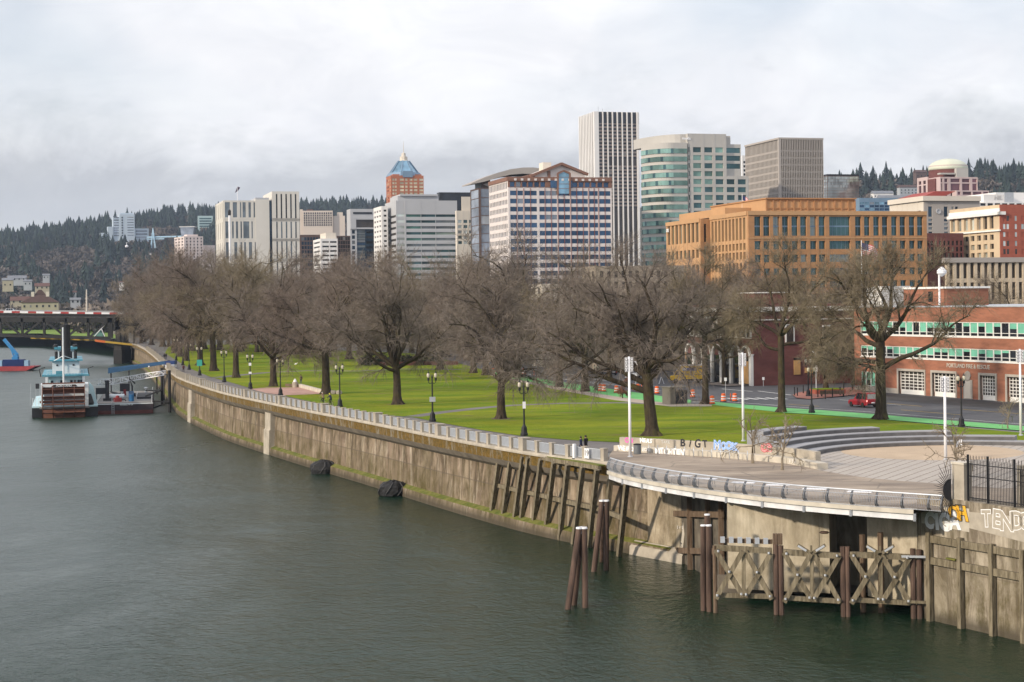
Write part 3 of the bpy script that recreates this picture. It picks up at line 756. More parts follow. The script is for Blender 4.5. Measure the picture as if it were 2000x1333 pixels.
def grid_mat():
    m, nt, b = nt_new('patterned_paving'); c = coords(nt)
    br = nt.nodes.new('ShaderNodeTexBrick'); br.inputs['Scale'].default_value = 1; br.offset = 0
    for k, v in (('Brick Width', 1.0), ('Row Height', 1.0), ('Mortar Size', .09)): br.inputs[k].default_value = v
    br.inputs['Color1'].default_value = rgba((.42,.38,.33)); br.inputs['Color2'].default_value = rgba((.38,.34,.30)); br.inputs['Mortar'].default_value = rgba((.20,.17,.14))
    mp = nt.nodes.new('ShaderNodeMapping'); mp.inputs['Rotation'].default_value = (0,0,.5); L(nt, c, mp.inputs[0]); L(nt, mp.outputs[0], br.inputs[0])
    f = ramp(nt, noise(nt, c, .2, 5, .6), [(.35, 0), (.7, 1)])
    L(nt, mixrgb(nt, mth(nt, 'MULTIPLY', f, .4), br.outputs[0], (.30,.26,.22)), b.inputs['Base Color']); b.inputs['Roughness'].default_value = .8
    return m
arc = lambda r, a0, a1, n, z=0, c=AC: [Vector((c.x+r*math.cos(lerp(a0,a1,i/n)), c.y+r*math.sin(lerp(a0,a1,i/n)), z)) for i in range(n+1)]
gp = [G(1585,906), G(1595,918), G(1650,928), G(1707,935.5), G(1770,941), G(1829,945), G(1960,955), Vector((62,140,0))]+arc(AR+.3, .1, 2.85, 24)
sheet('plaza_paving', gp, grid_mat(), 8.318)
dsk = Vector((40.4,163.4,0))
sheet('plaza_paving', arc(8.6, 0, 2*PI, 40, 0, dsk)[:-1], M('tan_paving', (.42,.32,.22), .8, .12, .25), 8.322)
amp = thing('amphitheatre_steps', 'curved grey stone amphitheatre steps at the edge of the lawn', 'steps')
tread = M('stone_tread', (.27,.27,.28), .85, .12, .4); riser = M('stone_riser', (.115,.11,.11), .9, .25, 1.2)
def ang(px, py, z): p = G(px, py, z); return math.atan2(p.y-AC.y, p.x-AC.x)
ends = [-.15, ang(1984,853,9.05), ang(1862,846,9.4), ang(1735,840,9.8), ang(1613,838,10.2)]
def arc_end(r, z, px):
    best = None
    for i in range(400):
        t = math.radians(110+i*.2); x, y = AC.x+r*math.cos(t), AC.y+r*math.sin(t); p = x/y*F+1000+(YH-((CH-z)/y*F+YH))*-.013
        if best is None or abs(p-px) < best[0]: best = (abs(p-px), t)
    return best[1]
for k in range(5):
    r0 = AR+1.45*k; z1 = 8.72+.40*k; a1 = arc_end(r0, z1, (1567,1548,1529,1510,1491)[k])
    n = 36; A1 = arc(r0, ends[k], a1, n); A2 = arc(r0+1.75, ends[k], a1, n)
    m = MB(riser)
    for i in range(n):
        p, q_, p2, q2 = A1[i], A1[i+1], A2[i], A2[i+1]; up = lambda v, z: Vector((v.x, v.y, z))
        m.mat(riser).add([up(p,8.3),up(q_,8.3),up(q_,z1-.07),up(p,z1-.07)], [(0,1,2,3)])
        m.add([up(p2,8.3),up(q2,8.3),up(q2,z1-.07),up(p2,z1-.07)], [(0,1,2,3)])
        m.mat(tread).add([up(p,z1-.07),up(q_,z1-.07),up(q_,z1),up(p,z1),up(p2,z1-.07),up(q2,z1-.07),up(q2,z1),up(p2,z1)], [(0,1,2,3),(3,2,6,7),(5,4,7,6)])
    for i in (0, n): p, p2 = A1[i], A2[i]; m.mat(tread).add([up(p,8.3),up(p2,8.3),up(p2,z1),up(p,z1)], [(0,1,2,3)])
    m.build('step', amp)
# graffiti bench wall
gw = thing('graffiti_bench_wall', 'low curving concrete wall with graffiti and a bench ledge beside the plaza', 'wall')
LP = [G(1199,881.5), G(1268,885.5), G(1337,890), G(1400,894), G(1460,899), G(1537,906.5), G(1575,913), G(1597,918)]
seglen = 0
for i in range(len(LP)-1):
    d = (LP[i+1]-LP[i]).normalized(); n = Vector((-d.y,d.x,0)); n = n if n.y > 0 else -n
    m = MB(conc_l); a, b = LP[i]-d*.02, LP[i+1]-d*.05
    m.extr([Vector((p.x,p.y,8.3)) for p in (a, b, b+n*1.0, a+n*1.0)], (0,0,.56)); m.build('bench_ledge', gw)
    if i < 6:
        m = MB(conc); m.extr([Vector((p.x,p.y,8.3)) for p in (a+n*1.004, b+n*1.004, b+n*1.5, a+n*1.5)], (0,0,1.32)); m.build('back_wall', gw)
dL = (LP[4]-LP[0]).normalized(); nL = Vector((-dL.y,dL.x,0)); nL = nL if nL.y > 0 else -nL
def lpl(px, py, off=0.):   # back wall face, piecewise
    for i in range(6):
        d = (LP[i+1]-LP[i]).normalized(); n = Vector((-d.y,d.x,0)); n = n if n.y > 0 else -n
        O = LP[i]+n*(1.004-off); a, z = onplane(O, d, px, py)
        if a <= (LP[i+1]-LP[i]).length or i == 5: lpl.ex = d; p = O+d*a; p.z = z; return p
def lpl2(px, py, off=0.):
    for i in range(7):
        d = (LP[i+1]-LP[i]).normalized(); n = Vector((-d.y,d.x,0)); n = n if n.y > 0 else -n
        O = LP[i]-n*off; a, z = onplane(O, d, px, py)
        if a <= (LP[i+1]-LP[i]).length or i == 6: lpl2.ex = d; p = O+d*a; p.z = z; return p
lpl.ex = lpl2.ex = dL
Y0 = 163
graf(gw, lpl, 1262, 861.5, 'NERS', 8, Y0, [(spray_w, .025)]); graf(gw, lpl, 1228, 861, 'OO', 9, Y0+4, [(spray_p, .03)])
for x, ch in ((1333,'B'),(1347.5,'i'),(1362,'G'),(1377,'T')): graf(gw, lpl, x, 866.5+(x-1333)*.04, ch, 15, Y0-2, [(spray_k, .03)])
graf(gw, lpl, 1417, 872, 'MOOK', 15, Y0-4, [(spray_b, .09), (spray_w, .03), (spray_b, .0)]); graf(gw, lpl, 1498, 876.5, 'OB', 15, Y0-7, [(spray_r, .10), (spray_w, .012), (spray_r, -.012)])
graf(gw, lpl, 1300, 864, 'TAKE', 6, Y0, [(M('grey_spray', (.5,.5,.48), .7), .004)])
graf(gw, lpl2, 1226, 877, 'WEIRDO', 8, Y0+4, [(spray_w, .03)]); graf(gw, lpl2, 1263, 879, 'EONE', 6, Y0+2, [(spray_w, .006)])
graf(gw, lpl2, 1308, 883, 'MTCHTEN', 10.5, Y0, [(spray_w, .05)]); graf(gw, lpl2, 1548, 902, 'FTA', 7, Y0-8, [(spray_w, .006)])
# bike racks
r0_ = None
for i in range(12):
    px = 1267.5+i*17.5; b = G(px, 887.5+i*1.0+(i*i)*.02); 
    d = dL
    if r0_ is None:
        m = MB(galv); pts = [(-.3,0,0),(-.3,0,.62)]+[(-.3*math.cos(PI*k/8),0,.62+.3*math.sin(PI*k/8)) for k in range(1,8)]+[(.3,0,.62),(.3,0,0)]
        m.tube(pts, .032, 6); r0_ = o = m.build('bike_rack', smooth=True)
    else: o = link('bike_rack', r0_.data)
    o.location = b; o.rotation_euler = (0,0,math.atan2(d.y,d.x)-.9)
    lab = {0:'steel hoop bike rack nearest the grey bin', 11:'steel hoop bike rack at the bare sapling end of the row'}.get(i, 'steel hoop bike rack in the middle of the row along the graffiti bench wall')
    tag(o, lab, 'bike rack', 'hoop bike racks along the graffiti wall')
b = G(1245,887.5)
t = thing('litter_bin', 'round grey litter bin beside the white pole and bike racks', 'bin', b)
MB(M('bin_grey', (.13,.14,.15), .6, .1, 3)).lathe([(.30,0),(.36,.05),(.38,.9),(.34,.92)], 14).build('bin_body', t); MB(black).lathe([(.38,.92),(.40,1.0),(.2,1.04),(0,1.04)], 14).build('bin_lid', t)
# white light masts
ribm0 = M('lamp_grey', (.12,.12,.13), .5)
def mast(px, ytop, ybot, label, lights=True):
    b = G(px, ybot); h = P(px, ytop, b.y).z-b.z
    t = thing('light_mast', label, 'light pole', b, 0, 'white floodlight masts round the plaza')
    MB(steel_w).tube([(0,0,0),(0,0,h*.5),(0,0,h)], [.15,.13,.10], 14).build('mast_pole', t, smooth=True)
    MB(steel_g).lathe([(.26,0),(.26,.08),(.18,.12)], 14).build('base_flange', t)
    for sx in ((-1,) if not lights else (-1,1)):
        m = MB(steel_w); m.box(sx*.13, sx*.40, -.08,.08, h-1.45, h-.1)
        m.build('lamp_frame', t)
        for k in range(4):
            mm = MB(ribm0).box(-.11,.11,-.04,.04,-.11,.11); mm.mat(steel_w).box(-.07,.07,-.06,-.04,-.07,.07)
            o = mm.build('floodlight', t, loc=(sx*.265,-.125,h-.28-k*.33))
    return t
mast(1231,697,893,'white light mast nearest the number 19 plate by the deck railing')
mast(1452,689,862,'white light mast on the lawn behind the bare saplings')
mast(1847,735,899,'white light mast beside the black sun sculpture')
mast(1994,682,851,'white light mast at the far side of the amphitheatre steps')
# security camera on thin pole
b = G(1867,897); t = thing('security_camera', 'white security camera on a thin black pole beside the plaza mast', 'camera', b)
MB(black).tube([(0,0,0),(0,0,1.35)], .035, 6).build('camera_pole', t); MB(steel_w).box(-.12,.5,-.1,.1,1.35,1.62).box(.3,.55,-.14,.14,1.25,1.8).build('camera_body', t); MB(steel_w).lathe([(.0,1.05),(.12,1.1),(.13,1.3),(.05,1.35)], 8, (.15,0,0)).build('camera_dome', t)
# picnic tables
tb0 = None; tabn = 0
for px, py in ((1330,947),(1378,953),(1452,961),(1520,966),(1592,974),(1680,980)):
    b = G(px, py)
    if tb0 is None:
        t = tb0 = thing('folding_table', '', 'table', b, -.4, 'pale tables standing behind the deck railing')
        MB(steel_w).box(-.9,.9,-.36,.36,.70,.75).build('table_top', t)
        for s in (-1,1): MB(ribm).bar((s*.7,-.3,0),(s*.66,-.28,.7),.03).bar((s*.7,.3,0),(s*.66,.28,.7),.03).build('table_leg', t)
    else: t = dup(tb0, b, -.4+R.uniform(-.2,.2))
    t['label'] = ['pale folding table behind the deck rail, leftmost under the graffiti wall','second pale folding table from the left behind the deck rail','third pale folding table from the left behind the deck rail','pale folding table behind the deck rail, fourth along from the white mast','pale folding table fifth along the deck rail','pale folding table nearest the sun sculpture end of the deck rail'][tabn]; tabn += 1
# pillar, sun sculpture and black fence on the right wall
def rpf(px, py, off): return rp(px, py, off)
pl0 = rp(1861, 975, -.15); pl1 = rp(1884, 978, -.15)
t = thing('concrete_pillar', 'square concrete pillar holding the black sun sculpture', 'pillar', ((pl0.x+pl1.x)/2+.3, (pl0.y+pl1.y)/2+.2, 8.3), math.atan2(rE.y, rE.x))
w_ = (pl1-pl0).length
MB(conc).box(-w_/2,w_/2,-.35,.35,0,3.15).build('pillar_shaft', t); MB(conc_l).box(-w_/2-.06,w_/2+.06,-.42,.42,3.15,3.3).build('pillar_cap', t)
c = rp(1858, 958, .12)
t = thing('sun_sculpture', 'black half-disc sculpture with spiky sun rays fixed to the concrete pillar', 'sculpture', c)
fx = Vector((1,0,0)); rr = .78
pts = [Vector((-rr*.72*math.sin(PI*k/20), 0, rr*math.cos(PI*k/20))) for k in range(21)]
MB(black).extr(pts, (0,.14,0)).build('half_disc', t)
for k in range(25):
    th = lerp(.05, PI-.02, k/24); ln = (1.95 if k % 2 == 0 else 1.55)*(1.12 if k < 6 or k > 19 else .82)
    d_ = Vector((-math.sin(th)*.8, -.02, math.cos(th)))
    m = MB(black).tube([d_*rr*.95, d_*ln*.8, d_*ln], [.028,.022,.008], 5); m.build('ray', t)
fn = thing('black_picket_fence', 'tall black iron picket fence standing on the graffiti river wall', 'fence')
a0 = (rp(1884,980,0)-RA).dot(rE)
def fpt(a, off): return RA+rE*a-rN*off
L_f = 22
for a_ in (0, 1.95, 4.5, 7, 9.5, 12, 14.5, 17, 19.5):
    p = fpt(a0+a_, .35); MB(black).box(-.07,.07,-.07,.07,8.95,12.2).build('fence_post', fn, loc=(p.x,p.y,0))
for z in (9.2, 10.7, 11.55):
    MB(black).bar(fpt(a0,.35)+Vector((0,0,z)), fpt(a0+L_f,.35)+Vector((0,0,z)), .045, .06).build('fence_rail', fn)
m = MB(black)
for k in range(int(L_f/.145)):
    p = fpt(a0+.1+k*.145, .35); h = 11.85+(.25 if k % 2 else 0)
    m.add([(p.x-.018,p.y-.018,9.0),(p.x+.018,p.y-.018,9.0),(p.x+.018,p.y+.018,9.0),(p.x-.018,p.y+.018,9.0),(p.x-.018,p.y-.018,h),(p.x+.018,p.y-.018,h),(p.x+.018,p.y+.018,h),(p.x-.018,p.y+.018,h),(p.x,p.y,h+.12)], [(0,1,5,4),(1,2,6,5),(2,3,7,6),(3,0,4,7),(4,5,8),(5,6,8),(6,7,8),(7,4,8)])
m.build('pickets', fn)['kind'] = 'stuff'
f2 = thing('black_picket_fence', 'second black picket fence with a concrete post just behind the wall fence', 'fence')
s0 = fpt(a0+4.2, 1.2); s1 = s0+Vector((7,.5,0))
for z in (8.6, 11.0): MB(black).bar(s0+Vector((0,0,z)), s1+Vector((0,0,z)), .05, .06).build('fence_rail', f2)
m = MB(black)
for k in range(50): p = s0.lerp(s1, k/49); m.box(p.x-.02,p.x+.02,p.y-.02,p.y+.02,8.3,11.4)
m.build('pickets', f2)['kind'] = 'stuff'
MB(conc).box(-.3,.3,-.3,.3,8.3,11.7).build('fence_pillar', f2, loc=(s0.x+.2,s0.y+.3,0))
# ================================================================= city buildings
GA = math.atan2(.27, .963)
GW, GS = Vector((math.cos(GA), math.sin(GA), 0)), Vector((-math.sin(GA), math.cos(GA), 0))
g_blue = GLASS('blue_glass', (.045,.095,.175)); g_teal = GLASS('teal_glass', (.055,.115,.125)); g_sea = GLASS('sea_glass', (.19,.31,.27), .6, .08); g_dark = GLASS('dark_glass', (.025,.028,.035), .4)
g_grey = GLASS('grey_glass', (.20,.23,.25)); g_pale = GLASS('pale_glass', (.52,.57,.55), .5, .2); g_cream = GLASS('cream_glass', (.52,.47,.33), .2, .3)
g_pink = GLASS('rose_glass', (.17,.085,.10)); g_sky = GLASS('sky_glass', (.22,.38,.50), .6); g_navy = GLASS('navy_glass', (.03,.06,.095), .5)
g_green = GLASS('green_glass', (.09,.20,.17), .4); g_brown = GLASS('brown_glass', (.055,.048,.045), .3, .15)
b_white = M('white_cladding', (.66,.645,.63), .7, .06, .05); b_cream = M('cream_cladding', (.56,.51,.44), .8, .08, .05)
b_lime = M('limestone', (.56,.535,.49), .85, .07, .06); b_grey = M('grey_cladding', (.38,.385,.40), .6, .08, .05)
b_pinkst = M('pink_granite', (.62,.57,.55), .7, .07, .06); b_redbr = M('red_band', (.20,.085,.06), .8, .12, .1)
b_taupe = M('taupe_concrete', (.335,.305,.28), .85, .06, .06); b_orange = M('orange_brick', (.36,.19,.088), .85, .10, .35, stretch=(1,1,3))
b_oran2 = M('orange_trim_and_sunlit_brick', (.44,.26,.13), .85, .08, .3); b_red = M('red_brick', (.30,.085,.055), .88, .12, .4, stretch=(1,1,3))
b_fire = M('station_brick', (.27,.112,.068), .88, .28, .35, stretch=(1,1,4)); b_rose = M('rose_stone', (.47,.37,.36), .8, .08, .1)
b_dkred = M('dark_red_brick', (.13,.05,.045), .9, .16, .4, stretch=(1,1,3)); b_moda = M('grey_granite', (.40,.385,.36), .8, .07, .08)
b_black = M('black_cladding', (.015,.016,.02), .4, .1, .2); b_roof = M('flat_roof', (.24,.235,.23), .9, .15, .1); b_brown = M('brown_cladding', (.10,.065,.055), .7, .15, .2)
b_stone = M('old_stone', (.33,.28,.22), .9, .15, .2); b_copper = M('pale_copper', (.50,.52,.42), .6, .10, .12)
b_aqua = M('blue_steel', (.16,.24,.33), .5, .1, .1, metal=.2); trimw = M('trim_white', (.70,.69,.66), .6, .06, .5)
class B:
    def __init__(s, name, label, cx, top, lx, rx, Y, m=None, cat='building', ang=None, W=None, D=None, roof=True, group=None, par=None):
        C = P(cx, top, Y); s.O = Vector((C.x, C.y, GZ)); s.ang = GA if ang is None else ang
        s.w = Vector((math.cos(s.ang), math.sin(s.ang), 0)); s.s = Vector((-math.sin(s.ang), math.cos(s.ang), 0))
        s.H = C.z-GZ; s.Y = Y; s.m = Y/F
        s.W = W or (onplane(s.O, s.w, rx, top)[0] if rx else 20); s.D = D or (onplane(s.O, s.s, lx, top)[0] if lx else 20)
        s.t = par or thing(name, label, cat, s.O, s.ang, group)
        s.wins = []; s.o0 = Vector((0,0,0))
        s.core = MB(m) if m else None
        if m: s.core.box(0, s.W, 0, s.D, -1, s.H)
    def sub(s, cx, top, lx, rx, dY=0):
        b = object.__new__(B); b.__dict__.update(s.__dict__)
        return b
    def n(s, px, py): a, z = onplane(s.O, s.w, px, py); return a, z-GZ
    def e(s, px, py): a, z = onplane(s.O, s.s, px, py); return a, z-GZ
    def nz(s, py, px=None): return s.n(px if px is not None else 1000+s.O.x/s.O.y*F, py)[1]
    def mb(s, m): return MB(m)
    def fin(s, core='wall', name='window', limit=100):
        if s.core: s.core.build(core, s.t)
        ws = sorted(s.wins, key=lambda w: -w[3])     # highest first
        cache = {}
        for f, a, off, z, w, h, m, d in ws[:limit]:
            k = (f, round(w, 2), round(h, 2), m.name)
            if k not in cache:
                mm = MB(m)
                if f == 'N': mm.box(-w/2, w/2, 0, d, 0, h)
                else: mm.box(0, d, -w/2, w/2, 0, h)
                o = cache[k] = mm.build(name, s.t)
            else: o = link(name, cache[k].data, s.t)
            o.location = (a, off, z) if f == 'N' else (off, a, z)
        rest = ws[limit:]
        if rest:
            mm = MB()
            for f, a, off, z, w, h, m, d in rest:
                mm.mat(m)
                if f == 'N': mm.box(a-w/2, a+w/2, off, off+d, z, z+h)
                else: mm.box(off, off+d, a-w/2, a+w/2, z, z+h)
            mm.build(name+'s', s.t)['kind'] = 'stuff'
    def grid(s, f, cols, rows, d=.35, m=None, glass=None, rec=None, a0=None, a1=None, z0=0, z1=None, plane=0, wd=.12, mb=None):
        """relief facade: full-height piers between the columns, spandrels between the rows, glass set back"""
        mb = mb or s.core; mb.mat(m) if m else None
        a0 = 0 if a0 is None else a0; a1 = (s.W if f == 'N' else s.D) if a1 is None else a1; z1 = s.H if z1 is None else z1
        def bx(p, q, za, zb, dd):
            if q-p < .02 or zb-za < .02: return
            if f == 'N': mb.box(p, q, plane-dd, plane, za, zb)
            else: mb.box(plane-dd, plane, p, q, za, zb)
        edges = [a0]+[x for c in cols for x in c]+[a1]
        for i in range(0, len(edges), 2): bx(edges[i], edges[i+1], z0, z1, d)
        ze = [z0]+[x for r in rows for x in r]+[z1]
        for c in cols:
            for i in range(0, len(ze), 2): bx(c[0], c[1], ze[i], ze[i+1], d*.9)
            for r in rows:
                g = glass(R) if callable(glass) else glass
                s.wins.append((f, (c[0]+c[1])/2, plane-wd, r[0], c[1]-c[0], r[1]-r[0], g, wd-.004))
def ucols(a0, a1, n, frac): 
    p = (a1-a0)/n; return [(a0+p*(i+.5-frac/2), a0+p*(i+.5+frac/2)) for i in range(n)]
def urows(ztop, pitch, n, h): return [(ztop-pitch*i-h, ztop-pitch*i) for i in range(n)][::-1]
pick = lambda *gs: (lambda r: r.choice(gs))
# --- white limestone courthouse with tall slots
b = B('courthouse', 'pale limestone tower block with tall narrow window slots and a higher right wing', 438, 392, 423, 499, 1050, b_lime)
bands = [(392,425.5),(429.5,466.5),(470,507),(511,560)]
bz = [(b.nz(q_)+.1, b.nz(p)-.5) for p, q_ in bands][::-1]
for k, (za, zb) in enumerate(bz):
    pass
zt = b.H
px2a = lambda px: b.n(px, 450)[0]
slots = {3: ((439.5,449.5),(455,463.5),(469,471.5),(474,480.5),(485.5,490.5),(495.5,498.5)), 2: ((440,446.5),(453,456.5),(460.5,465),(469.5,472.5),(475,487),(491,493.5)), 1: ((440.5,449),(457,463),(469,472.5),(476,480),(485.5,492),(497,499)), 0: ((455,460),(466,471),(478,483),(490,493))}
for k in range(4):
    cols = [(px2a(p), px2a(q_)) for p, q_ in slots[k]]; za, zb = bz[k]
    b.grid('N', cols, [(za, zb-.6)], .8, b_lime, g_grey, z0=za-1.2, z1=zb+.8 if k < 3 else zt)
    b.grid('E', ucols(0, b.D, 4, .3), [(za, zb-.6)], .8, b_lime, g_brown, z0=za-1.2, z1=zb+.8 if k < 3 else zt)
b.core.mat(b_lime).box(px2a(499), px2a(526), -1.2, b.D, -1, b.nz(390)); b.core.mat(b_grey).box(px2a(499.3), px2a(525.5), -.9, b.D*.8, b.nz(390), b.nz(386.5))
b.core.mat(g_navy).box(px2a(526), px2a(532), -.2, b.D, -1, b.nz(393))
tw0, tw1 = px2a(531.5), px2a(584.5); tt = b.nz(374.5, 531)
b.core.mat(b_lime).box(tw0, tw1, -.6, b.D*.9, -1, tt)
for y0, y1 in ((379,427),(432,466),(472,506),(511,540)):
    cols = [(px2a(p), px2a(p+3.1)) for p in (539,548.2,557.6,566.8,576)]
    b.grid('N', cols, [(b.nz(y1), b.nz(y0))], .9, b_lime, g_grey if y0 > 400 else g_dark, a0=tw0, a1=tw1, z0=b.nz(y1)-2, z1=b.nz(y0)+1.6 if y0 > 379 else tt, plane=-.6, wd=.2)
b.fin()
fl = thing('roof_flag', 'small dark flag flying on the limestone courthouse roof', 'flag', b.t.matrix_basis @ Vector((px2a(466), 4, b.H)))
MB(steel_w).tube([(0,0,0),(0,0,9)], .15, 6).build('flag_pole', fl); MB(M('flag_navy', (.05,.03,.06), .8)).extr([(0,0,9),(-1.5,0,5),(.6,.1,6.5),(1.8,0,8.4)], (0,.08,0)).build('flag_cloth', fl)
# --- generic banded office blocks
def banded(name, label, cx, top, lx, rx, Y, wallm, glass, ne, nn, y0, pitch, h, nrow, frac=.75, d=.4, limit=100, eglass=None, cap=None):
    b = B(name, label, cx, top, lx, rx, Y, wallm)
    z = b.nz(y0); p = pitch*b.m; hh = h*b.m
    n = min(nrow, int((z-2)/p))
    if ne: b.grid('E', ucols(.3, b.D-.2, ne, frac), urows(z, p, n, hh), d, wallm, eglass or glass)
    if nn: b.grid('N', ucols(.3, b.W-.2, nn, frac), urows(z, p, n, hh), d, wallm, glass, a0=-d)
    if cap: b.core.mat(cap).box(b.W*.1, b.W*.8, b.D*.2, b.D*.7, b.H, b.H+cap_h)
    b.fin(limit=limit); return b
cap_h = 4
bw1 = banded('office_block', 'small white office block with dark ribbon windows and a pale penthouse box', 627, 466.5, 613, 659, 900, b_white, g_dark, 1, 2, 471.5, 8.8, 3.4, 11, .86)
MB(b_cream).box(bw1.W*.35, bw1.W*.98, 3, bw1.D*.9, bw1.H, bw1.H+12*bw1.m).build('penthouse', bw1.t)
banded('office_block', 'low dark office block behind, between the courthouse and the small white block', 587, 459, 585, 628, 980, b_brown, g_navy, 0, 7, 464, 8.5, 6.2, 9, .8)
banded('office_block', 'dark red glass office block right of the small white block', 659, 461, 658, 684, 940, b_brown, g_brown, 0, 5, 463, 8, 6.5, 10, .9)
MB(b_copper).box(0,10,0,8,0,6).build('penthouse', None) if 0 else None
# --- blue grey slab with a framed top
b = B('office_tower', 'blue grey office tower with a framed dark louvre near its flat top', 684, 408.5, 677, 731.5, 960, b_grey)
a = lambda px: b.n(px, 450)[0]
b.core.mat(b_grey)
b.wins.append(('N', (a(690)+a(727))/2, -.25, b.nz(418.5), a(727)-a(690), 1.1, g_dark, .24))
b.grid('N', [(a(695), a(731))], [(b.nz(445), b.nz(429.5))], 1.2, b_grey, g_brown, a0=a(684), a1=a(731.3), z0=b.nz(448), z1=b.nz(426))
b.grid('N', ucols(a(684), a(696), 1, .5), urows(b.nz(450), 10.2*b.m, 12, 7*b.m), .5, b_grey, g_navy, a0=a(684), a1=a(696.5), z1=b.nz(448))
b.grid('N', ucols(a(696.5), a(713), 1, .98), urows(b.nz(449), 5.1*b.m, 24, 4.3*b.m), .3, g_navy, pick(g_navy, g_blue, g_grey), a0=a(696.5), a1=a(713), z1=b.nz(448))
b.grid('N', ucols(a(713), a(731.3), 1, .8), urows(b.nz(451), 10.2*b.m, 12, 5*b.m), .5, g_navy, g_dark, a0=a(713), a1=a(731.3), z1=b.nz(448))
b.fin()
# --- white banded + silver faceted
banded('office_block', 'white office block with square dark windows, left of the silver faceted block', 746, 403, 731, 757, 830, b_white, g_brown, 3, 1, 410, 9.9, 3.8, 14, .62)
b = B('office_block', 'silver faceted office block with long green and grey ribbon windows', 774.5, 392, 753, 892, 820, b_grey)
a = lambda px: b.n(px, 450)[0]; z = b.nz(420); p_ = 11.55*b.m
n = int((z-2)/p_)
b.grid('E', [(.4, b.D-.3)], urows(z, p_, n, 4.6*b.m), .3, b_grey, g_brown)
b.grid('N', [(a(775), a(790))], urows(z+.4, p_, n, 5.2*b.m), .3, b_grey, g_pale, a0=-.3, a1=a(790.3))
b.grid('N', [(a(793), a(822)),(a(822.4), a(850.5)),(a(851), a(891))], urows(z+.2, p_, n, 5*b.m), .6, b_grey, pick(g_teal, g_grey, g_green), a0=a(790.3), a1=b.W)
b.core.mat(b_grey).box(a(780), a(860), 3, b.D*.8, b.H, b.H+2.4).box(a(784), a(858), 2, b.D*.85, b.H+2.4, b.H+3.2)
b.fin()
# --- brick tower with blue pyramid
Yk = 1180; kt = 338
b = B('brick_tower', 'red brick tower with cream windows and a blue glass pyramid roof and spire', 764, 343, 755, 827, Yk, b_redbr if 0 else M('tower_brick', (.36,.13,.07), .85, .1, .1))
a = lambda px: b.n(px, 370)[0]
zt = b.nz(349); p_ = 6.85*b.m
brick = M('tower_brick', (.36,.13,.07))
b.grid('N', [(a(766),a(770)),(a(771),a(774.5)),(a(781),a(788.5)),(a(791),a(796)),(a(800),a(805.5)),(a(808),a(815)),(a(819),a(826.5))], urows(zt, p_, 14, 4.3*b.m), .35, brick, g_cream, a0=0)
b.grid('E', ucols(.5, b.D-.5, 3, .5), urows(zt, p_, 14, 4.3*b.m), .35, brick, pick(g_cream, g_dark))
cx, cyy = b.W/2, b.W/2
m = MB(b_aqua)
def ring(r, z, k=8): return [(cx+r*math.cos(2*PI*(j+.5)/k), cyy+r*math.sin(2*PI*(j+.5)/k), z) for j in range(k)]
z0 = b.H; z1 = b.nz(336); z2 = b.nz(312)
for r0, za, r1, zb, mt in ((b.W*.56, z0, b.W*.50, z1, b_aqua), (b.W*.44, z1, b.W*.17, z2, g_sky)):
    m.mat(mt); A_, B_ = ring(r0, za), ring(r1, zb); m.add(A_+B_, [(j,(j+1)%8,8+(j+1)%8,8+j) for j in range(8)]+[tuple(range(8,16))])
b2 = m.mat(b_aqua)
for j in range(8): m.bar(ring(b.W*.45, z1)[j], ring(b.W*.175, z2)[j], .7)
m.build('pyramid_roof', b.t)
m = MB(b_cream).lathe([(b.W*.17,0),(b.W*.12,.5),(b.W*.12,3),(b.W*.07,3.2),(b.W*.06,5.5),(.3,6)], 8, (cx,cyy,z2)); m.tube([(cx,cyy,z2+5),(cx,cyy,z2+14)], [.3,.08], 6); m.build('spire', b.t)
b.core.mat(b_aqua).box(a(787), a(806), -.8, 2, b.nz(346.5), b.nz(334))
b.core.mat(brick).box(a(768), a(824), 0.5, b.D-1, b.H, b.nz(340.5))
b.fin()
# --- black slab, beige block, curved roof justice centre
b = B('office_tower', 'black flat-topped tower behind the silver faceted block', 858, 376, 853, 921, 1050, b_black); b.core.mat(g_dark).box(2, b.W, -.3, 0, b.H-14, b.H-1); b.fin()
b = B('office_block', 'beige block with pale green windows between the silver and blue-grey curved-roof buildings', 891, 412, 889, 925, 760, b_cream)
a = lambda px: b.n(px, 450)[0]
b.grid('N', ucols(a(892.5), a(925), 3, .72), urows(b.nz(430), 10.3*b.m, 5, 6*b.m), .5, b_cream, pick(g_pale, g_teal), a0=0); b.core.mat(b_cream).box(a(904), a(925), 2, b.D*.8, b.H, b.H+1.6*4)
b.fin()
b = B('justice_centre', 'grey glass building with dark floor lines under a great curved overhanging roof', 936, 367.5, 919.5, 962, 720, b_grey)
a = lambda px: b.n(px, 420)[0]
g_jc = GLASS('slate_glass', (.27,.30,.35), .5, .12)
b.grid('E', [(.3, b.D-.6)], urows(b.H-.6, 17.6*b.m, 9, 16.4*b.m), .3, b_brown, g_jc)
b.grid('N', [(a(939.5), a(957.5))], urows(b.H-.4, 17.6*b.m, 9, 16.4*b.m), .3, b_brown, g_jc, a0=0)
W2 = onplane(b.O, b.w, 1062, 345)[0]
b.core.mat(b_grey).box(a(945), W2*.98, 3, b.D, b.H-3, b.nz(354, 960))
b.core.mat(b_brown).box(a(944), a(960), 1.5, 3, b.H, b.H+4)
m = MB(b_taupe); top = [(919,358.5),(945,347.5),(970,338.5),(995,331.5),(1020,328.2),(1040,328),(1055,330)]
pts = [b.n(*q_) for q_ in top]; und = [b.n(x_, y_+(2 if i < 1 else 7+i*1.2)) for i, (x_, y_) in enumerate(top)]
m.extr([(x_, -1.5, z_) for x_, z_ in pts]+[(x_, -1.5, z_) for x_, z_ in und[::-1]], (0, b.D*1.0+2, 0)); m.build('curved_roof', b.t)
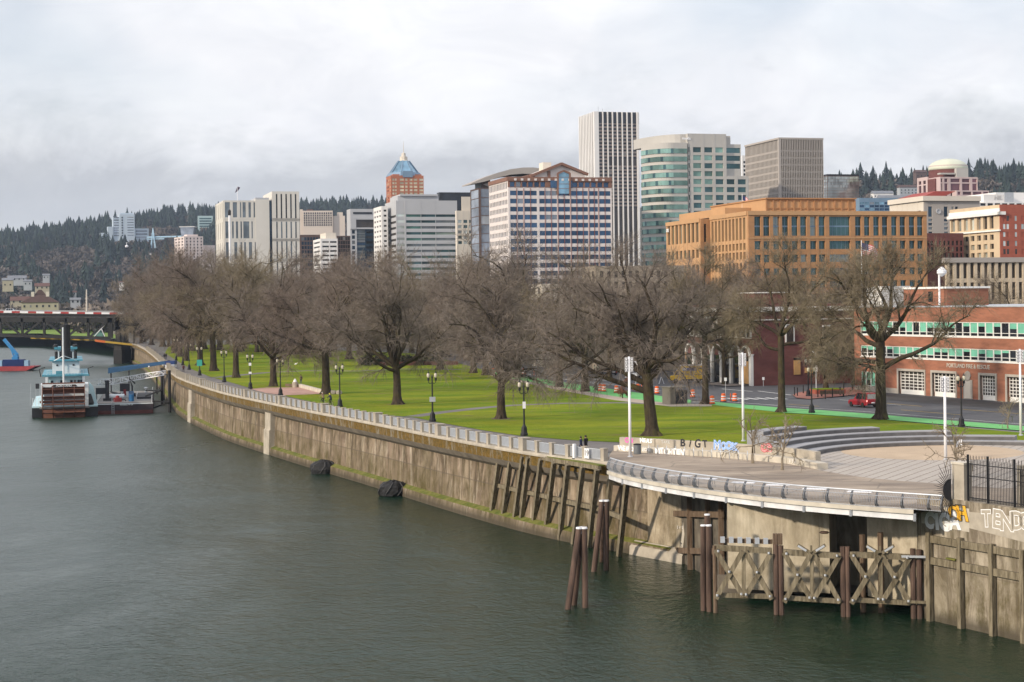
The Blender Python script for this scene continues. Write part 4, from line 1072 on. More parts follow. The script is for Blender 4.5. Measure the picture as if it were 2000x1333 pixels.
m = MB(b_taupe); m.extr([(x_, 1.0, z_-1) for x_, z_ in und[1:]]+[(und[-1][0], 1.0, b.H), (und[1][0]+4, 1.0, b.H)], (0, b.D*.8, 0)); m.build('roof_gable', b.t)
b.fin()
# --- pink and blue block with gable
Ym = 600
b = B('office_block', 'pink granite office block with blue ribbon windows, brown cornice and glazed gable', 993.5, 347, 956.8, 1193.5, Ym, b_pinkst)
a = lambda px: b.n(px, 420)[0]; zr = b.nz(373.5, 993); p_ = 15.72*b.m
n = int((zr-3)/p_)
cornice = M('brown_cornice', (.20,.105,.075), .8, .08, .2); rline = M('red_mullion', (.24,.075,.05), .8, .08, .3)
b.grid('E', [c for c in ucols(.6, b.D-.3, 12, .70)], urows(b.e(990,375)[1], p_, n, 9*b.m)+[(b.e(990,369.5)[1], b.e(990,357)[1])], .4, b_pinkst, pick(g_grey, g_blue, g_jc))
zs = urows(zr+.1, p_, n, 9.2*b.m)
segs = [(996,1008.6),(1010.6,1021.6),(1024,1048.3),(1053,1063.7),(1064.5,1087.5),(1090,1113),(1115,1148),(1150.5,1167.5),(1170,1192)]
b.grid('N', [(a(p), a(q_)) for p, q_ in segs], zs, .5, b_pinkst, g_blue, a0=-.4, wd=.3, z1=b.nz(367, 1100))
zu0, zu1 = b.n(1010,365.5)[1], b.n(1010,356)[1]
top_segs = [(996+i*11.9, 996+i*11.9+9.4) for i in range(6)]+[(1118+i*12.2, 1118+i*12.2+9.6) for i in range(6)]
b.grid('N', [(a(p), a(q_)) for p, q_ in top_segs], [(zu0, zu1)], .6, cornice, g_blue, a0=-.4, z0=b.nz(367, 1100), z1=b.H)
m = MB(cornice); m.box(-.7, b.W, -.9, -.61, b.H-6.8*b.m, b.H+.2).box(-.7, -.41, 0, b.D, b.H-1.2, b.H+.2); m.mat(b_pinkst)
for i in range(14): x_ = a(1006+i*13.2); m.box(x_-.45, x_+.45, -1.0, -.9, b.H-6.2*b.m, b.H-2*b.m)
m.build('cornice', b.t)
m = MB(rline)
for px in (1008.8,1022.5,1035.8,1064,1076,1089,1101.5,1114,1126,1138,1149.4,1160,1168.5,1181): x_ = a(px); m.box(x_-.09, x_+.09, -.60, -.5, 2, b.nz(368, px))
m.build('mullions', b.t)['kind'] = 'stuff'
# gable
gz = lambda px, py: b.n(px, py)
m = MB(b_pinkst); gp_ = [gz(1044,347),gz(1044,342),gz(1097,320.5),gz(1143,340),gz(1143,347)]
m.extr([(x_, 1.0, z_) for x_, z_ in gp_], (0, b.D*.8, 0)); m.build('gable', b.t)
m = MB(cornice)
for p, q_ in (((1036,344.5),(1097,320)),((1097,320),(1149,341))):
    (x0,z0_),(x1,z1_) = gz(*p), gz(*q_); m.bar((x0, .6, z0_), (x1, .6, z1_), 1.6, .9)
m.extr([(gz(1016,346)[0],1.0,b.H),(gz(1046,333)[0],1.0,gz(1046,338)[1]),(gz(1046,347)[0],1.0,b.H)], (0, b.D*.7, 0))
m.box(gz(1069,0)[0]-.5, gz(1069,0)[0]+.5, .5,1.0, b.H, gz(1069,334)[1])
m.build('gable_trim', b.t)
m = MB(g_sky); wp = [(1088.5,379),(1088.5,340),(1099.5,335.5),(1111,340),(1111,379)]
m.extr([( *( (gz(*q_)[0], -.95) ), gz(*q_)[1]) for q_ in wp], (0, .5, 0)); m.build('gable_window', b.t)
m = MB(cornice)
for p, q_ in (((1088,381),(1088,339)),((1088,339.5),(1099.5,334.5)),((1099.5,334.5),(1111.5,339.5)),((1111.5,339),(1111.5,381))):
    (x0,z0_),(x1,z1_) = gz(*p), gz(*q_); m.bar((x0,-.9,z0_), (x1,-.9,z1_), .6, .7)
for y in (347,360,369): (x0,z0_),(x1,z1_) = gz(1088.5,y), gz(1111,y); m.bar((x0,-.96,z0_),(x1,-.96,z1_),.14)
m.build('gable_window_frame', b.t)
MB(g_blue).box(a(1074.5),a(1087),-.93,-.905,zu0-.3,zu1+.6).box(a(1112),a(1117),-.93,-.905,zu0-.3,zu1+.6).build('side_window', b.t)
MB(b_cream).box(a(1076),a(1092),9,14,b.H,b.nz(313.5,1085)).build('roof_house', b.t)
b.fin()
# --- tall white-ribbed tower
Yw = 1150
b = B('skyscraper', 'tallest tower with white vertical fins and dark windows, flat topped', 1163, 218.5, 1133, 1247.5, Yw, g_brown)
a = lambda px: b.n(px, 300)[0]
fin_px = [1166]+[1177.3+i*9.45 for i in range(7)]+[1245]
sp_b = M('tower_spandrel', (.27,.225,.20), .8, .08, .2)
ftop = b.H; zb = b.nz(243.5)
m = MB(b_white)
xs = []
for i, px in enumerate(fin_px):
    w = (3.6 if i == 0 else (2.4 if i == 8 else 1.15))*b.m*1.7; x_ = a(px); xs.append((x_-w/2, x_+w/2))
    m.box(x_-w/2, x_+w/2, -1.5, 0, -1, ftop)
m.box(-1.5, xs[0][0], -1.5, 0, -1, ftop); m.box(-1.5, 0, 0, 2.0, -1, ftop)
for i in range(10): y_ = b.D*(i+.5)/10; m.box(-1.5, 0, y_-.75*(1.0), y_+.75, -1, ftop)
m.mat(M('fin_top', (.60,.60,.60), .7)).box(-1.2, 0, 2.0, b.D, b.nz(240), ftop-.5) if 0 else None
m.build('fins', b.t)
rows = urows(zb, 6.95*b.m, 30, 3.6*b.m)
for i in range(8):
    x0, x1 = xs[i][1], xs[i+1][0]
    for k, (za, zz) in enumerate(rows):
        zt_ = rows[k+1][0] if k+1 < len(rows) else b.nz(241)
        if 11 <= len(rows)-k <= 12 and i >= 2 or len(rows)-k >= 25: continue
        b.core.mat(sp_b).box(x0, x1, -.6, 0, zz, zt_)
        b.wins.append(('N', (x0+x1)/2, -.28, za, x1-x0, zz-za, g_dark if (i+k) % 7 else g_brown, .27))
b.core.mat(sp_b).box(xs[0][1], xs[8][0], -.6, 0, b.nz(243.5), b.nz(242))
b.core.mat(g_dark).box(0, b.W, -.3, 0, b.nz(241.5), b.H-.3)
for i in range(10):
    pass
b.fin()
MB(steel_g).tube([(3,3,b.H),(3,3,b.H+4)],.15,5).tube([(6,3,b.H),(6,3,b.H+2.5)],.15,5).build('antenna', b.t)
# --- curved green-banded tower
Yd = 640
b = B('office_tower', 'grey granite tower with green ribbon windows, curved left side and stepped top', 1342, 261.5, None, 1417, Yd, b_moda, D=34)
a = lambda px: b.n(px, 380)[0]
rows = urows(b.nz(288, 1350), 15.55*b.m, 22, 10*b.m); rows = [r for r in rows if r[0] > 2]
b.grid('N', [(a(1344.5),a(1346.8)),(a(1353.5),a(1369.5)),(a(1375.5),a(1391.5)),(a(1397),a(1412.5))], rows, .6, b_moda, pick(g_sea, g_teal), a0=0)
rt = b.nz(282, 1430)
b.core.mat(b_moda).box(b.W, a(1432), 2, 26, -1, b.nz(265, 1425)).box(b.W, a(1449), 1, 30, -1, rt)
b.grid('N', [(a(1418),a(1448))], [r for r in rows if r[1] < rt-1 and r[0] > b.nz(344, 1430)], .5, b_moda, g_teal, a0=b.W, a1=a(1449), z0=b.nz(344.5, 1430), z1=rt, plane=1)
b.core.mat(b_moda).box(b.W, a(1461), -.2, 1, -1, b.nz(344.5,1430)).box(a(1449), a(1461), 1, 30, -1, b.nz(344.5,1430))
b.grid('N', [(a(1418.5),a(1434)),(a(1440),a(1456))], [r for r in rows if r[1] < b.nz(345,1430)], .5, b_moda, g_teal, a0=b.W, a1=a(1461), z1=b.nz(344.5,1430), plane=-.2)
# curved left flank : arc from the north face round to the east
x0 = a(1314); Lr = x0-onplane(b.O, b.w, 1256, 400)[0]
for _ in range(30):
    q_ = b.O+b.w*(x0-Lr)+b.s*(Lr*1.55-1); Lr *= 1+((q_.x/q_.y*F+1000)-1256)/F*b.Y/Lr*.8
ctr = (x0+2, Lr*1.05); na = 14
arcp = [(x0, -1.0)]+[(x0-Lr*math.sin(PI/2*i/na), -1.0+Lr*1.55*(1-math.cos(PI/2*i/na))) for i in range(1, na+1)]
zt_c = b.nz(279.5, 1320); zt_e = zt_c
m = MB(b_moda); m.prism(arcp+[(arcp[-1][0]+2, arcp[-1][1]+1), (0.0, arcp[-1][1]+1), (0.0, 0.003), (a(1341.5), -.003), (a(1341.5), -1.0)], -1, zt_c); m.build('curved_wing', b.t)
crows = urows(b.nz(291, 1320), 15.55*b.m, 20, 9.2*b.m); crows = [r for r in crows if r[0] > 3]
for za, zz in crows[::-1]:
    m = MB(g_teal)
    for i in range(na):
        (xa,ya),(xb_,yb) = arcp[i], arcp[i+1]; d_ = Vector((xb_-xa, yb-ya, 0)).normalized(); nn = Vector((d_.y,-d_.x,0))*-1; nn = nn if nn.x < 0 or nn.y < 0 else -nn
        m.mat(g_sea if (i*7+int(za)) % 5 else g_teal)
        o_ = nn*.18; m.add([(xa+o_.x,ya+o_.y,za),(xb_+o_.x,yb+o_.y,za),(xb_+o_.x,yb+o_.y,zz),(xa+o_.x,ya+o_.y,zz)], [(0,1,2,3)])
        for zq in (za, zz): m.mat(b_moda).add([(xa,ya,zq),(xb_,yb,zq),(xb_+o_.x*1.6,yb+o_.y*1.6,zq),(xa+o_.x*1.6,ya+o_.y*1.6,zq)], [(0,1,2,3)])
    m.build('ribbon_window', b.t, fixn=False)
b.wins += [('N', (a(1314.5)+a(1341))/2, -1.13, za, a(1341)-a(1314.5), zz-za, g_sea, .12) for za, zz in crows]
m = MB(b_moda); arc2 = [(0.003, 1.5)]+[(-(0-a(1287))*math.sin(PI/2*i/10)*-1 if 0 else a(1342)+(a(1287)-a(1342))*math.sin(PI/2*i/10), 1.5+26*(1-math.cos(PI/2*i/10))) for i in range(1, 11)]
m.prism(arc2+[(arc2[-1][0]+.5, 28.5),(0.003, 28.5)], zt_c-.2, b.H-.02); m.build('upper_drum', b.t)
o = put_text('moda', 5.2*b.m*1.45, steel_w, b.t, Matrix.Translation((a(1341), -.7, b.nz(271,1341))) @ facing((0,0,0),(1,0,0)), ext=.1, bold=.05)
b.fin()
# --- taupe slatted block
b = B('office_tower', 'taupe concrete tower with close vertical slats on every face', 1523, 270, 1457.5, 1605, 690, b_black)
m = MB(b_taupe)
a = lambda px: b.n(px, 400)[0]
nE, nN = 26, 25
for i in range(nE+1): y_ = b.D*i/nE; m.box(-.5, 0, y_-.22*b.D/nE, y_+.22*b.D/nE, -1, b.H-.01)
for i in range(nN+1): x_ = b.W*i/nN; m.box(x_-.22*b.W/nN if i else -.9, x_+.22*b.W/nN, -.9, 0, -1, b.H-.01)
m.build('slats', b.t)
for k in range(12):
    z_ = b.H-27*b.m-k*13.6*b.m
    if z_ > 0: MB(b_taupe).box(-.4, b.W, -.6, 0, z_, z_+.8).box(-.4, 0, 0.005, b.D, z_, z_+.8).build('floor_band', b.t)
MB(b_taupe).box(-.95, b.W+.3, -.95, b.D, b.H-1.4*b.m*2, b.H+.15).build('roof_edge', b.t)
b.fin()
b = B('office_block', 'white block with dark ribbon windows peeping out between the green-banded and slatted towers', 1450, 304, 1448, 1459, 760, b_white); b.grid('N', [(.3, b.W)], urows(b.nz(315,1452), 8*b.m, 20, 4.6*b.m), .3, b_white, g_dark, a0=-.3); b.fin()
# --- small mirrored block
b = B('office_block', 'low mirrored glass block with a fine pane grid right of the slatted tower', 1616, 341, 1606, 1677, 800, g_pale)
gm = GLASS('mirror_glass', (.40,.43,.43), .7, .08)
b.grid('N', ucols(0, b.W-.2, 22, .9), urows(b.H-1.0, 5.6*b.m, 9, 5.0*b.m), .15, b_brown, gm, a0=-.15, z1=b.H-.6); b.grid('E', ucols(0, b.D, 3, .9), urows(b.H-1.0, 5.6*b.m, 9, 5*b.m), .15, b_brown, gm, z1=b.H-.6)
b.core.mat(b_black).box(-.2, b.W+.2, -.2, b.D, b.H-.6, b.H+.1); b.fin()
# --- far low blue-grey block + red roof
b = B('office_block', 'low blue glass block with a long flat roof behind the orange building', 1678, 387, None, 1765, 620, b_aqua, D=20); b.grid('N', ucols(0, b.W, 9, .9), urows(b.H-1.5, 6*b.m, 3, 4.6*b.m), .2, b_aqua, pick(g_sky, g_blue), a0=0); b.fin()
# --- orange brick building
Yo = 400
b = B('brick_office', 'broad orange brick office building with tall teal windows and stepped roof', 1464.5, 413.5, 1391.5, 1807, Yo, b_orange)
a = lambda px: b.n(px, 470)[0]; zN = lambda py: b.nz(py, 1630)
cols = []
for g0 in ((1471.5,12.6),(1489,12.6),(1508,12.6),(1525.5,12.6),(1544,12.6),(1561,12.6),(1580,12.6),(1597,12.6),(1668,12),(1685.5,11.5),(1703.5,12),(1720.5,11.5),(1738.5,11.5),(1755,11.5),(1773,11.5),(1789,11.5)): cols.append((a(g0[0]), a(g0[0]+g0[1])))
cols.insert(8, (a(1617.5), a(1658.5)))
rw_ = [(zN(588),zN(574)),(zN(562),zN(549)),(zN(537),zN(524)),(zN(512),zN(497.5)),(zN(487),zN(471)),(zN(461),zN(424))]
b.grid('N', cols, rw_, .7, b_orange, g_teal, a0=-.7, wd=.1)
b.core.mat(b_oran2).box(-.9, b.W, -.9, -.705, zN(421), b.H+.1).box(-.9, b.W, -.78, -.705, zN(466.5), zN(464.5)).box(-.9, -.705, 0, b.D, zN(421), b.H+.1)
m = MB(b_aqua)
for c in cols:
    n_ = 2 if c[1]-c[0] < 3 else 5
    for za, zz in rw_:
        if zz-za > 3: m.box(c[0], c[1], -.16, -.11, lerp(za, zz, .46), lerp(za, zz, .54))
        for k in range(1, n_): x_ = lerp(c[0], c[1], k/n_); m.box(x_-.04, x_+.04, -.17, -.165, za, zz)
m.build('window_bars', b.t)['kind'] = 'stuff'
ez = lambda py: b.e(1440, py)[1]
b.grid('E', [c for c in ucols(.8, b.D-.5, 10, .62)], [(ez(580),ez(566)),(ez(555),ez(541)),(ez(530),ez(515)),(ez(508),ez(494)),(ez(490),ez(477)),(ez(470),ez(428))], .7, b_oran2, pick(g_teal, g_green))  # lighter brick than the north face: sunlight on this side put into the colour
# upper storeys
uo = MB(b_oran2); x0, x1 = a(1528), a(1704); yb = 9
uo.box(x0, x1, yb, yb+35, b.H, b.nz(389.5,1530)+0.6)
for i in range(14):
    x_ = lerp(x0, x1, i/13); uo.mat(b_orange).box(x_-.18, x_+.18, yb-.25, yb, b.H, b.nz(389.5,1530)+.4)
for z_ in (b.H+1.2, b.H+2.6+.6): uo.box(x0, x1, yb-.2, yb, z_, z_+.25)
uo.box(x0-.3, x1+.3, yb-.5, yb+35, b.nz(389.5,1530)+.6, b.nz(389.5,1530)+.9)
uo.mat(b_oran2).box(a(1475), x0-.01, yb+9, yb+40, b.H, b.nz(401,1480)+.4)
uo.build('upper_storey', b.t)
b.fin()
ow = B('brick_office', 'lower orange brick wing standing in front of the broad orange office on its left', 1371, 428, 1305, 1391, Yo+22, b_orange)
a = lambda px: ow.n(px, 470)[0]; e_ = lambda py: ow.e(1340, py)[1]
ow.grid('E', ucols(.5, ow.D-.5, 8, .62), [(e_(562),e_(547)),(e_(535),e_(519)),(e_(506),e_(490)),(e_(476),e_(439))], .6, b_oran2, pick(g_teal, g_green))  # east side again in the lighter brick, its sunlit tone painted in
ow.grid('N', [(a(1373.5),a(1378.5))], [(ow.nz(500),ow.nz(482)),(ow.nz(473),ow.nz(438))], .5, b_orange, g_dark, a0=-.6)
ow.core.mat(b_oran2).box(-.8,-.6,0,ow.D,ow.H-.8,ow.H+.2)
ow.fin()
put_text('OR', 1.2, spray_w, ow.t, Matrix.Translation((-.85, ow.D*.93, ow.H-2.0)) @ facing((0,0,0),(0,-1,0)), ext=.05, bold=.03)
def flagpole(label, px, yt, yb, Y, fl, wd, ht, nstr):
    b_ = P(px, yb, Y); h = P(px, yt, Y).z-b_.z
    t = thing('flagpole', label, 'flagpole', b_)
    MB(steel_w).tube([(0,0,0),(0,0,h)], [.12,.06], 8).build('pole', t)
    red, wh, nv = M('flag_red', (.50,.05,.06), .8), M('flag_white', (.62,.60,.60), .8), M('flag_blue', (.03,.04,.12), .8)
    nx = 14; m = MB(red)
    def fp(u, v): return (u*wd, .35*math.sin(u*7+v)*u, h-.3-v*ht-u*u*ht*fl-.15*math.sin(u*6))
    for i in range(nx):
        for j in range(13):
            u0, u1, v0, v1 = i/nx, (i+1)/nx, j/13, (j+1)/13
            m.mat(nv if i < nx*.4 and j < 7 else (red if j % 2 == 0 else wh)).add([fp(u0,v0),fp(u1,v0),fp(u1,v1),fp(u0,v1)], [(0,1,2,3)])
    m.build('flag_cloth', t, fixn=False)
    return t
flagpole('white flagpole with a drooping striped flag in front of the orange building', 1684, 470, 600, 268, .75, 2.6, 1.9, 13)
flagpole('small flagpole with striped flag on the lower orange roof', 1450, 379, 415, 425, 1.1, 2.0, 2.2, 13)
# --- domed rose tower
Yb = 760
b = B('domed_tower', 'rose stone tower stepping up to a pale green dome', 1835, 346, 1793, 1908, Yb, b_rose)
a = lambda px: b.n(px, 380)[0]; z_ = lambda py: b.nz(py, 1860)
rows = [(z_(356.5),z_(349.5)),(z_(373),z_(359)),(z_(386),z_(376))]+[(z_(386+12*k+12),z_(386+12*k+2)) for k in range(4)]; rows = [r for r in rows if r[0] > 2]
b.grid('N', [(a(1836.5),a(1840)),(a(1843.5),a(1850)),(a(1855.5),a(1874)),(a(1878),a(1893)),(a(1898),a(1907))], sorted(rows), .6, b_rose, g_pink, a0=0)
b.core.mat(b_rose).box(a(1858), a(1921), -4, -.61, -1, z_(373.5))
b.grid('N', [(a(1860),a(1866)),(a(1870),a(1887)),(a(1890),a(1907)),(a(1910),a(1920))], [(z_(418),z_(408)),(z_(404),z_(395)),(z_(391),z_(385)),(z_(382),z_(376))], .5, b_rose, g_pink, a0=a(1858), a1=a(1921), plane=-4, z1=z_(373.5))
b.core.mat(b_dkred).box(-.6, -.003, b.D*.15, b.D*.5, -1, b.H-.5)
b.grid('E', ucols(b.D*.55, b.D-.5, 2, .6), [r for r in sorted(rows) if r[1] < b.e(1800,353)[1]], .5, b_rose, g_pink, a0=b.D*.5, z1=b.e(1800,352)[1]+1)
b.fin()
m = MB(b_dkred).lathe([(44*b.m*.86,0),(44*b.m*.86,15*b.m*1.5)], 36); rim = 15*b.m*1.5
dcx, dcy = a(1857)+4.6, 10
m.mat(b_rose).lathe([(44*b.m*.86,rim),(38*b.m,rim),(38*b.m,rim+.6),(37*b.m,rim+.6)], 36)
m.build('drum', b.t, loc=(dcx,dcy,b.H))
m = MB(b_copper); pr = [(38.5*b.m*math.cos(t*PI/2/10), 19.5*b.m*math.sin(t*PI/2/10)) for t in range(10)]; m.lathe([(38.5*b.m,-.8)]+pr+[(.1,19.5*b.m)], 40)
m.build('dome', b.t, loc=(dcx,dcy,b.nz(326,1855)), smooth=True)
MB(b_moda).box(a(1868), a(1891), -.3, 3, b.H, z_(329)).box(a(1838),a(1868), .2, 3, z_(341), z_(338)).build('plant_room', b.t)
# --- grey stone civic block with round seal and red roof
b = B('civic_building', 'grey stone civic building with a round seal and a red tiled roof behind', 1806, 393, 1740, 1912, 520, b_stone if 0 else b_taupe)
a = lambda px: b.n(px, 430)[0]; z_ = lambda py: b.nz(py, 1830)
b.grid('N', [(a(1811.5),a(1819.5)),(a(1842),a(1850)),(a(1857),a(1861.5)),(a(1864),a(1870))], [(z_(458),z_(453)),(z_(449),z_(444)),(z_(441),z_(436)),(z_(433),z_(428)),(z_(424),z_(404))], .5, b_taupe, pick(g_navy, g_grey), a0=-.5)
b.grid('E', ucols(1, b.D*.8, 5, .6), [(b.e(1780,424)[1], b.e(1780,414)[1])], .5, b_cream, g_navy)
m = MB(b_grey).lathe([(.0,0),(5.2*b.m,0),(5.2*b.m,.3),(3.6*b.m,.3),(3.6*b.m,.15),(0,.15)], 20); o = m.build('seal', b.t, loc=(a(1831),-.55,z_(413.5))); o.rotation_euler = (PI/2,0,0)
MB(b_cream).box(-1.2, b.W, -1.2, b.D, b.H, b.H+1.5).build('roof_edge', b.t)
m = MB(M('red_roof', (.27,.055,.045), .8, .1, .3)); ya, yb_ = b.e(1800,395)[0], b.e(1740,395)[0]
rz = b.H+2; m.extr([(.6,2,b.H+1.5),(.6,b.D*.97,b.H+1.5),(5,b.D*.75,b.H+3.2),(5,2,b.H+3.2)], (7,0,0)); m.build('red_roof', b.t)
b.fin()
dr = B('brick_block', 'dark red block with close dark bays beside the orange building', 1806, 456, None, 1880, 440, b_dkred, D=15); dr.grid('N', ucols(0, dr.W, 9, .55), urows(dr.H-2, 12*dr.m, 4, 9*dr.m), .4, b_dkred, g_dark, a0=0); dr.fin()
b = B('white_block', 'long white flat-topped block with a roof sign on the right skyline', 1912, 396, None, 2080, 560, b_white, D=30)
a = lambda px: b.n(px, 400)[0]
b.grid('N', ucols(0, b.W, 12, .75), [(b.nz(402.5,1930), b.nz(397.5,1930))], .3, b_white, g_dark, a0=0)
b.core.mat(b_white).box(a(1924), a(1966), .8, 2, b.H, b.nz(380,1940)).box(a(1964), b.W, 6, 25, b.H, b.nz(374,1980)).mat(steel_g).box(a(1964), a(1982), .6, 5, b.H, b.nz(376,1975))
b.fin()
put_text('HIL', 8.6*b.m*1.42, M('sign_grey', (.45,.43,.42), .7), b.t, Matrix.Translation((a(1952), .72, b.nz(386.5,1950))) @ facing((0,0,0),(1,0,0)), ext=.06)
# --- beige and red corner block
b = B('corner_block', 'old corner block with beige arched windows on the left and red brick side wall', 1956.5, 400, 1859, 2070, 430, b_red)
e_ = lambda px: b.e(px, 440)[0]; ezf = lambda py: b.e(1905, py)[1]
cream_b = M('beige_brick', (.52,.41,.28), .85, .08, .3)
cs = [tuple(sorted((e_(1862+i*12.6), e_(1862+i*12.6+7.6)))) for i in range(7)][::-1]
b.grid('E', cs, [(ezf(520),ezf(510)),(ezf(505),ezf(495)),(ezf(489),ezf(479)),(ezf(471.5),ezf(461.5)),(ezf(450),ezf(425))], .7, cream_b, pick(g_brown, g_brown, g_pale), z1=b.H)
m = MB(trimw).box(-1.6,-.703,-.9,b.D,b.H-2.6,b.H-1.8).box(-1.2,-.703,-.5,b.D,ezf(456),ezf(453)).box(-1.0,-.703,-.3,b.D,b.H-1.8,b.H-.9); m.build('cornice', b.t)
a = lambda px: b.n(px, 440)[0]
b.grid('N', [(a(1958),a(1963)),(a(1965),a(1970)),(a(1981),a(1985.5)),(a(1993.5),a(1999.5)),(a(2012),a(2018))], [(b.nz(497),b.nz(487)),(b.nz(481),b.nz(471)),(b.nz(463),b.nz(454)),(b.nz(448),b.nz(438)),(b.nz(432),b.nz(422))], .25, b_red, pick(g_brown, g_pale, b_red), a0=-.7)
MB(trimw).box(-1.6,.6,-.9,-.26,b.H-2.6,b.H-1.8).build('cornice_return', b.t)
b.fin()
# --- lower pale stone block in front
b = B('stone_block', 'low pale stone block with rows of tall dark windows behind the fire station', 1847.5, 505, 1846, 2080, 345, b_cream)
a = lambda px: b.n(px, 540)[0]; z_ = lambda py: b.nz(py, 1920)
b.grid('N', ucols(a(1848), a(2076), 17, .56), [(z_(620),z_(600)),(z_(586),z_(552)),(z_(544),z_(514))], .7, M('buff_stone', (.50,.41,.30), .85, .08, .3), g_brown, a0=-.3, a1=b.W)
b.core.mat(b_taupe).box(-.8, b.W, -1.0, -.703, b.H-.9, b.H+.1).box(-.8,-.303,-.703,b.D,b.H-.9,b.H+.1); b.fin()
# --- grey stone and old brick fronts half hidden by the trees
for (nm, lab, cx, top, lx, rx, Y, mt, gl, nn, y0, pt, h, nr, ne) in (
    ('stone_block', 'old grey stone building with rows of arched windows behind the street trees', 1165, 520, 1140, 1335, 360, b_stone, g_brown, 12, 530, 21, 13, 9, 3),
    ('stone_block', 'cream low building glimpsed through the trees left of the grey stone one', 1060, 555, 1040, 1140, 390, b_cream, g_brown, 7, 562, 20, 12, 6, 2),
    ('brick_block', 'brown brick building behind the trees in mid park', 930, 560, 905, 1040, 430, b_brown, g_brown, 9, 566, 17, 10, 7, 3),
    ('stone_block', 'grey low building behind the trees below the silver block', 770, 548, 740, 900, 560, b_taupe, g_brown, 12, 553, 14, 8, 6, 3),
    ('brick_block', 'brown low building behind the trees below the small white block', 620, 548, 600, 735, 640, b_stone, g_brown, 10, 552, 12, 7, 6, 2)):
    banded(nm, lab, cx, top, lx, rx, Y, mt, gl, ne, nn, y0, pt, h, nr, .5, .3)
# --- red brick arcade building on the corner
b = B('brick_arcade', 'dark red brick corner building with white arched arcade and boarded window', 1470, 596, 1342, 1690, 292, b_dkred, ang=math.atan2(.30,.954))
a = lambda px: b.n(px, 660)[0]; z_ = lambda py, px=1560: b.n(px, py)[1]
m = MB(trimw); 
m.box(-.5, b.W, -.5, 0, z_(608), z_(599)).box(-.3, b.W, -.3, 0, z_(625), z_(623)).box(-.5, 0, 0, b.D, z_(608), z_(599)); m.build('cornice', b.t)
m = MB(b_dkred).box(a(1500), a(1575), 5, 12, b.H, z_(572)); m.mat(trimw).box(a(1500)-.2, a(1575), 4.8, 12, z_(572), z_(570)); m.build('roof_house', b.t)
for px in (1542,): 
    for y0, y1 in ((632,672),):
        MB(trimw).box(a(px-9), a(px+9), -.22, -.0, z_(y1), z_(y0)).build('window_frame', b.t); MB(g_brown).box(a(px-6.5), a(px+6.5), -.26, -.225, z_(y1-2), z_(y0+3)).build('window', b.t)
MB(trimw).box(a(1606), a(1622), -.22, 0, z_(672), z_(636)).build('window_frame', b.t); MB(g_brown).box(a(1608), a(1620), -.26, -.225, z_(670), z_(639)).build('window', b.t)
wood = M('plywood', (.46,.27,.11), .8, .12, 1)
MB(wood).box(a(1549.5), a(1562), -.15, 0, z_(732), z_(704)).build('boarded_window', b.t); MB(wood).box(a(1571), a(1588), -.15, 0, z_(729), z_(719)).build('boarded_window', b.t)
MB(g_dark).box(a(1549.5), a(1562), -.1, 0, z_(703.5), z_(699)).build('window', b.t)
nb = 7
ezz = lambda py: b.e(1400, py)[1]
for i in range(nb):
    y0_, y1_ = b.D*i/nb, b.D*(i+1)/nb
    MB(trimw).box(-.5, 0, y0_+.0, y0_+.85, -1, 5.2).lathe([(.55,5.2),(.6,5.5)], 8, (-.25, y0_+.42, 0)).build('arcade_pier', b.t)
    m = MB(g_dark).box(-.1, 0, y0_+.9, y1_-.05, 0, 5); m.build('arcade_opening', b.t)
    m = MB(trimw)
    for k in range(8):
        t0, t1 = PI*k/8, PI*(k+1)/8; ym = (y0_+.85+y1_)/2; r_ = (y1_-y0_-.85)/2
        m.bar((-.3, ym-r_*math.cos(t0), 5.2+r_*math.sin(t0)), (-.3, ym-r_*math.cos(t1), 5.2+r_*math.sin(t1)), .4, .35)
    m.build('arch', b.t)
    for k in range(2):
        yw = lerp(y0_, y1_, .3+.45*k); MB(trimw).box(-.3, 0, yw-.75, yw+.75, 8.2, 12).build('window_frame', b.t); MB(g_dark).box(-.34, -.305, yw-.5, yw+.5, 8.4, 11.6).build('window', b.t)
MB(wood).box(-.18,-.105,b.D*.03+.85,b.D*.135,0.3,4.2).build('boarded_opening', b.t)
b.core.build('wall', b.t)
# white street pier at the corner
# --- fire station
FO = G(1675,762.5); FB = G(1950,783.5); fe = (FB-FO).normalized(); FA = math.atan2(fe.y, fe.x)
ft_ = thing('fire_station', 'orange brick fire station with two green ribbon window bands and white bay doors', 'building', FO, FA)
def fp(px, py): a_, z_ = onplane(FO, fe, px, py); return a_, z_-GZ
FW = fp(2120, 700)[0]; FH = fp(1675, 601)[1]
def fbox(m, p0, p1, y0, y1): (x0,z0_),(x1,z1_) = fp(*p0), fp(*p1); m.box(x0,x1,y0,y1,z0_,z1_); return m
zh = FH
ribbons = []
za0, za1 = fp(1800,655.5)[1], fp(1800,628.5)[1]; zb0, zb1 = fp(1800,700)[1], fp(1800,678)[1]
# openings: doors and windows
doors = [(1760.5,1811),(1826.5,1872),(1920,1950.5),(1973,2012)]
dz = fp(1785,725.5)[1]
m = MB(b_fire)
dpx = lambda px: fp(px, 740)[0]
edges = [0]+[x for d_ in doors for x in (dpx(d_[0]), dpx(d_[1]))]
spans = list(zip(edges[0::2], edges[1::2]+[FW]))
x_rib0 = dpx(1687)
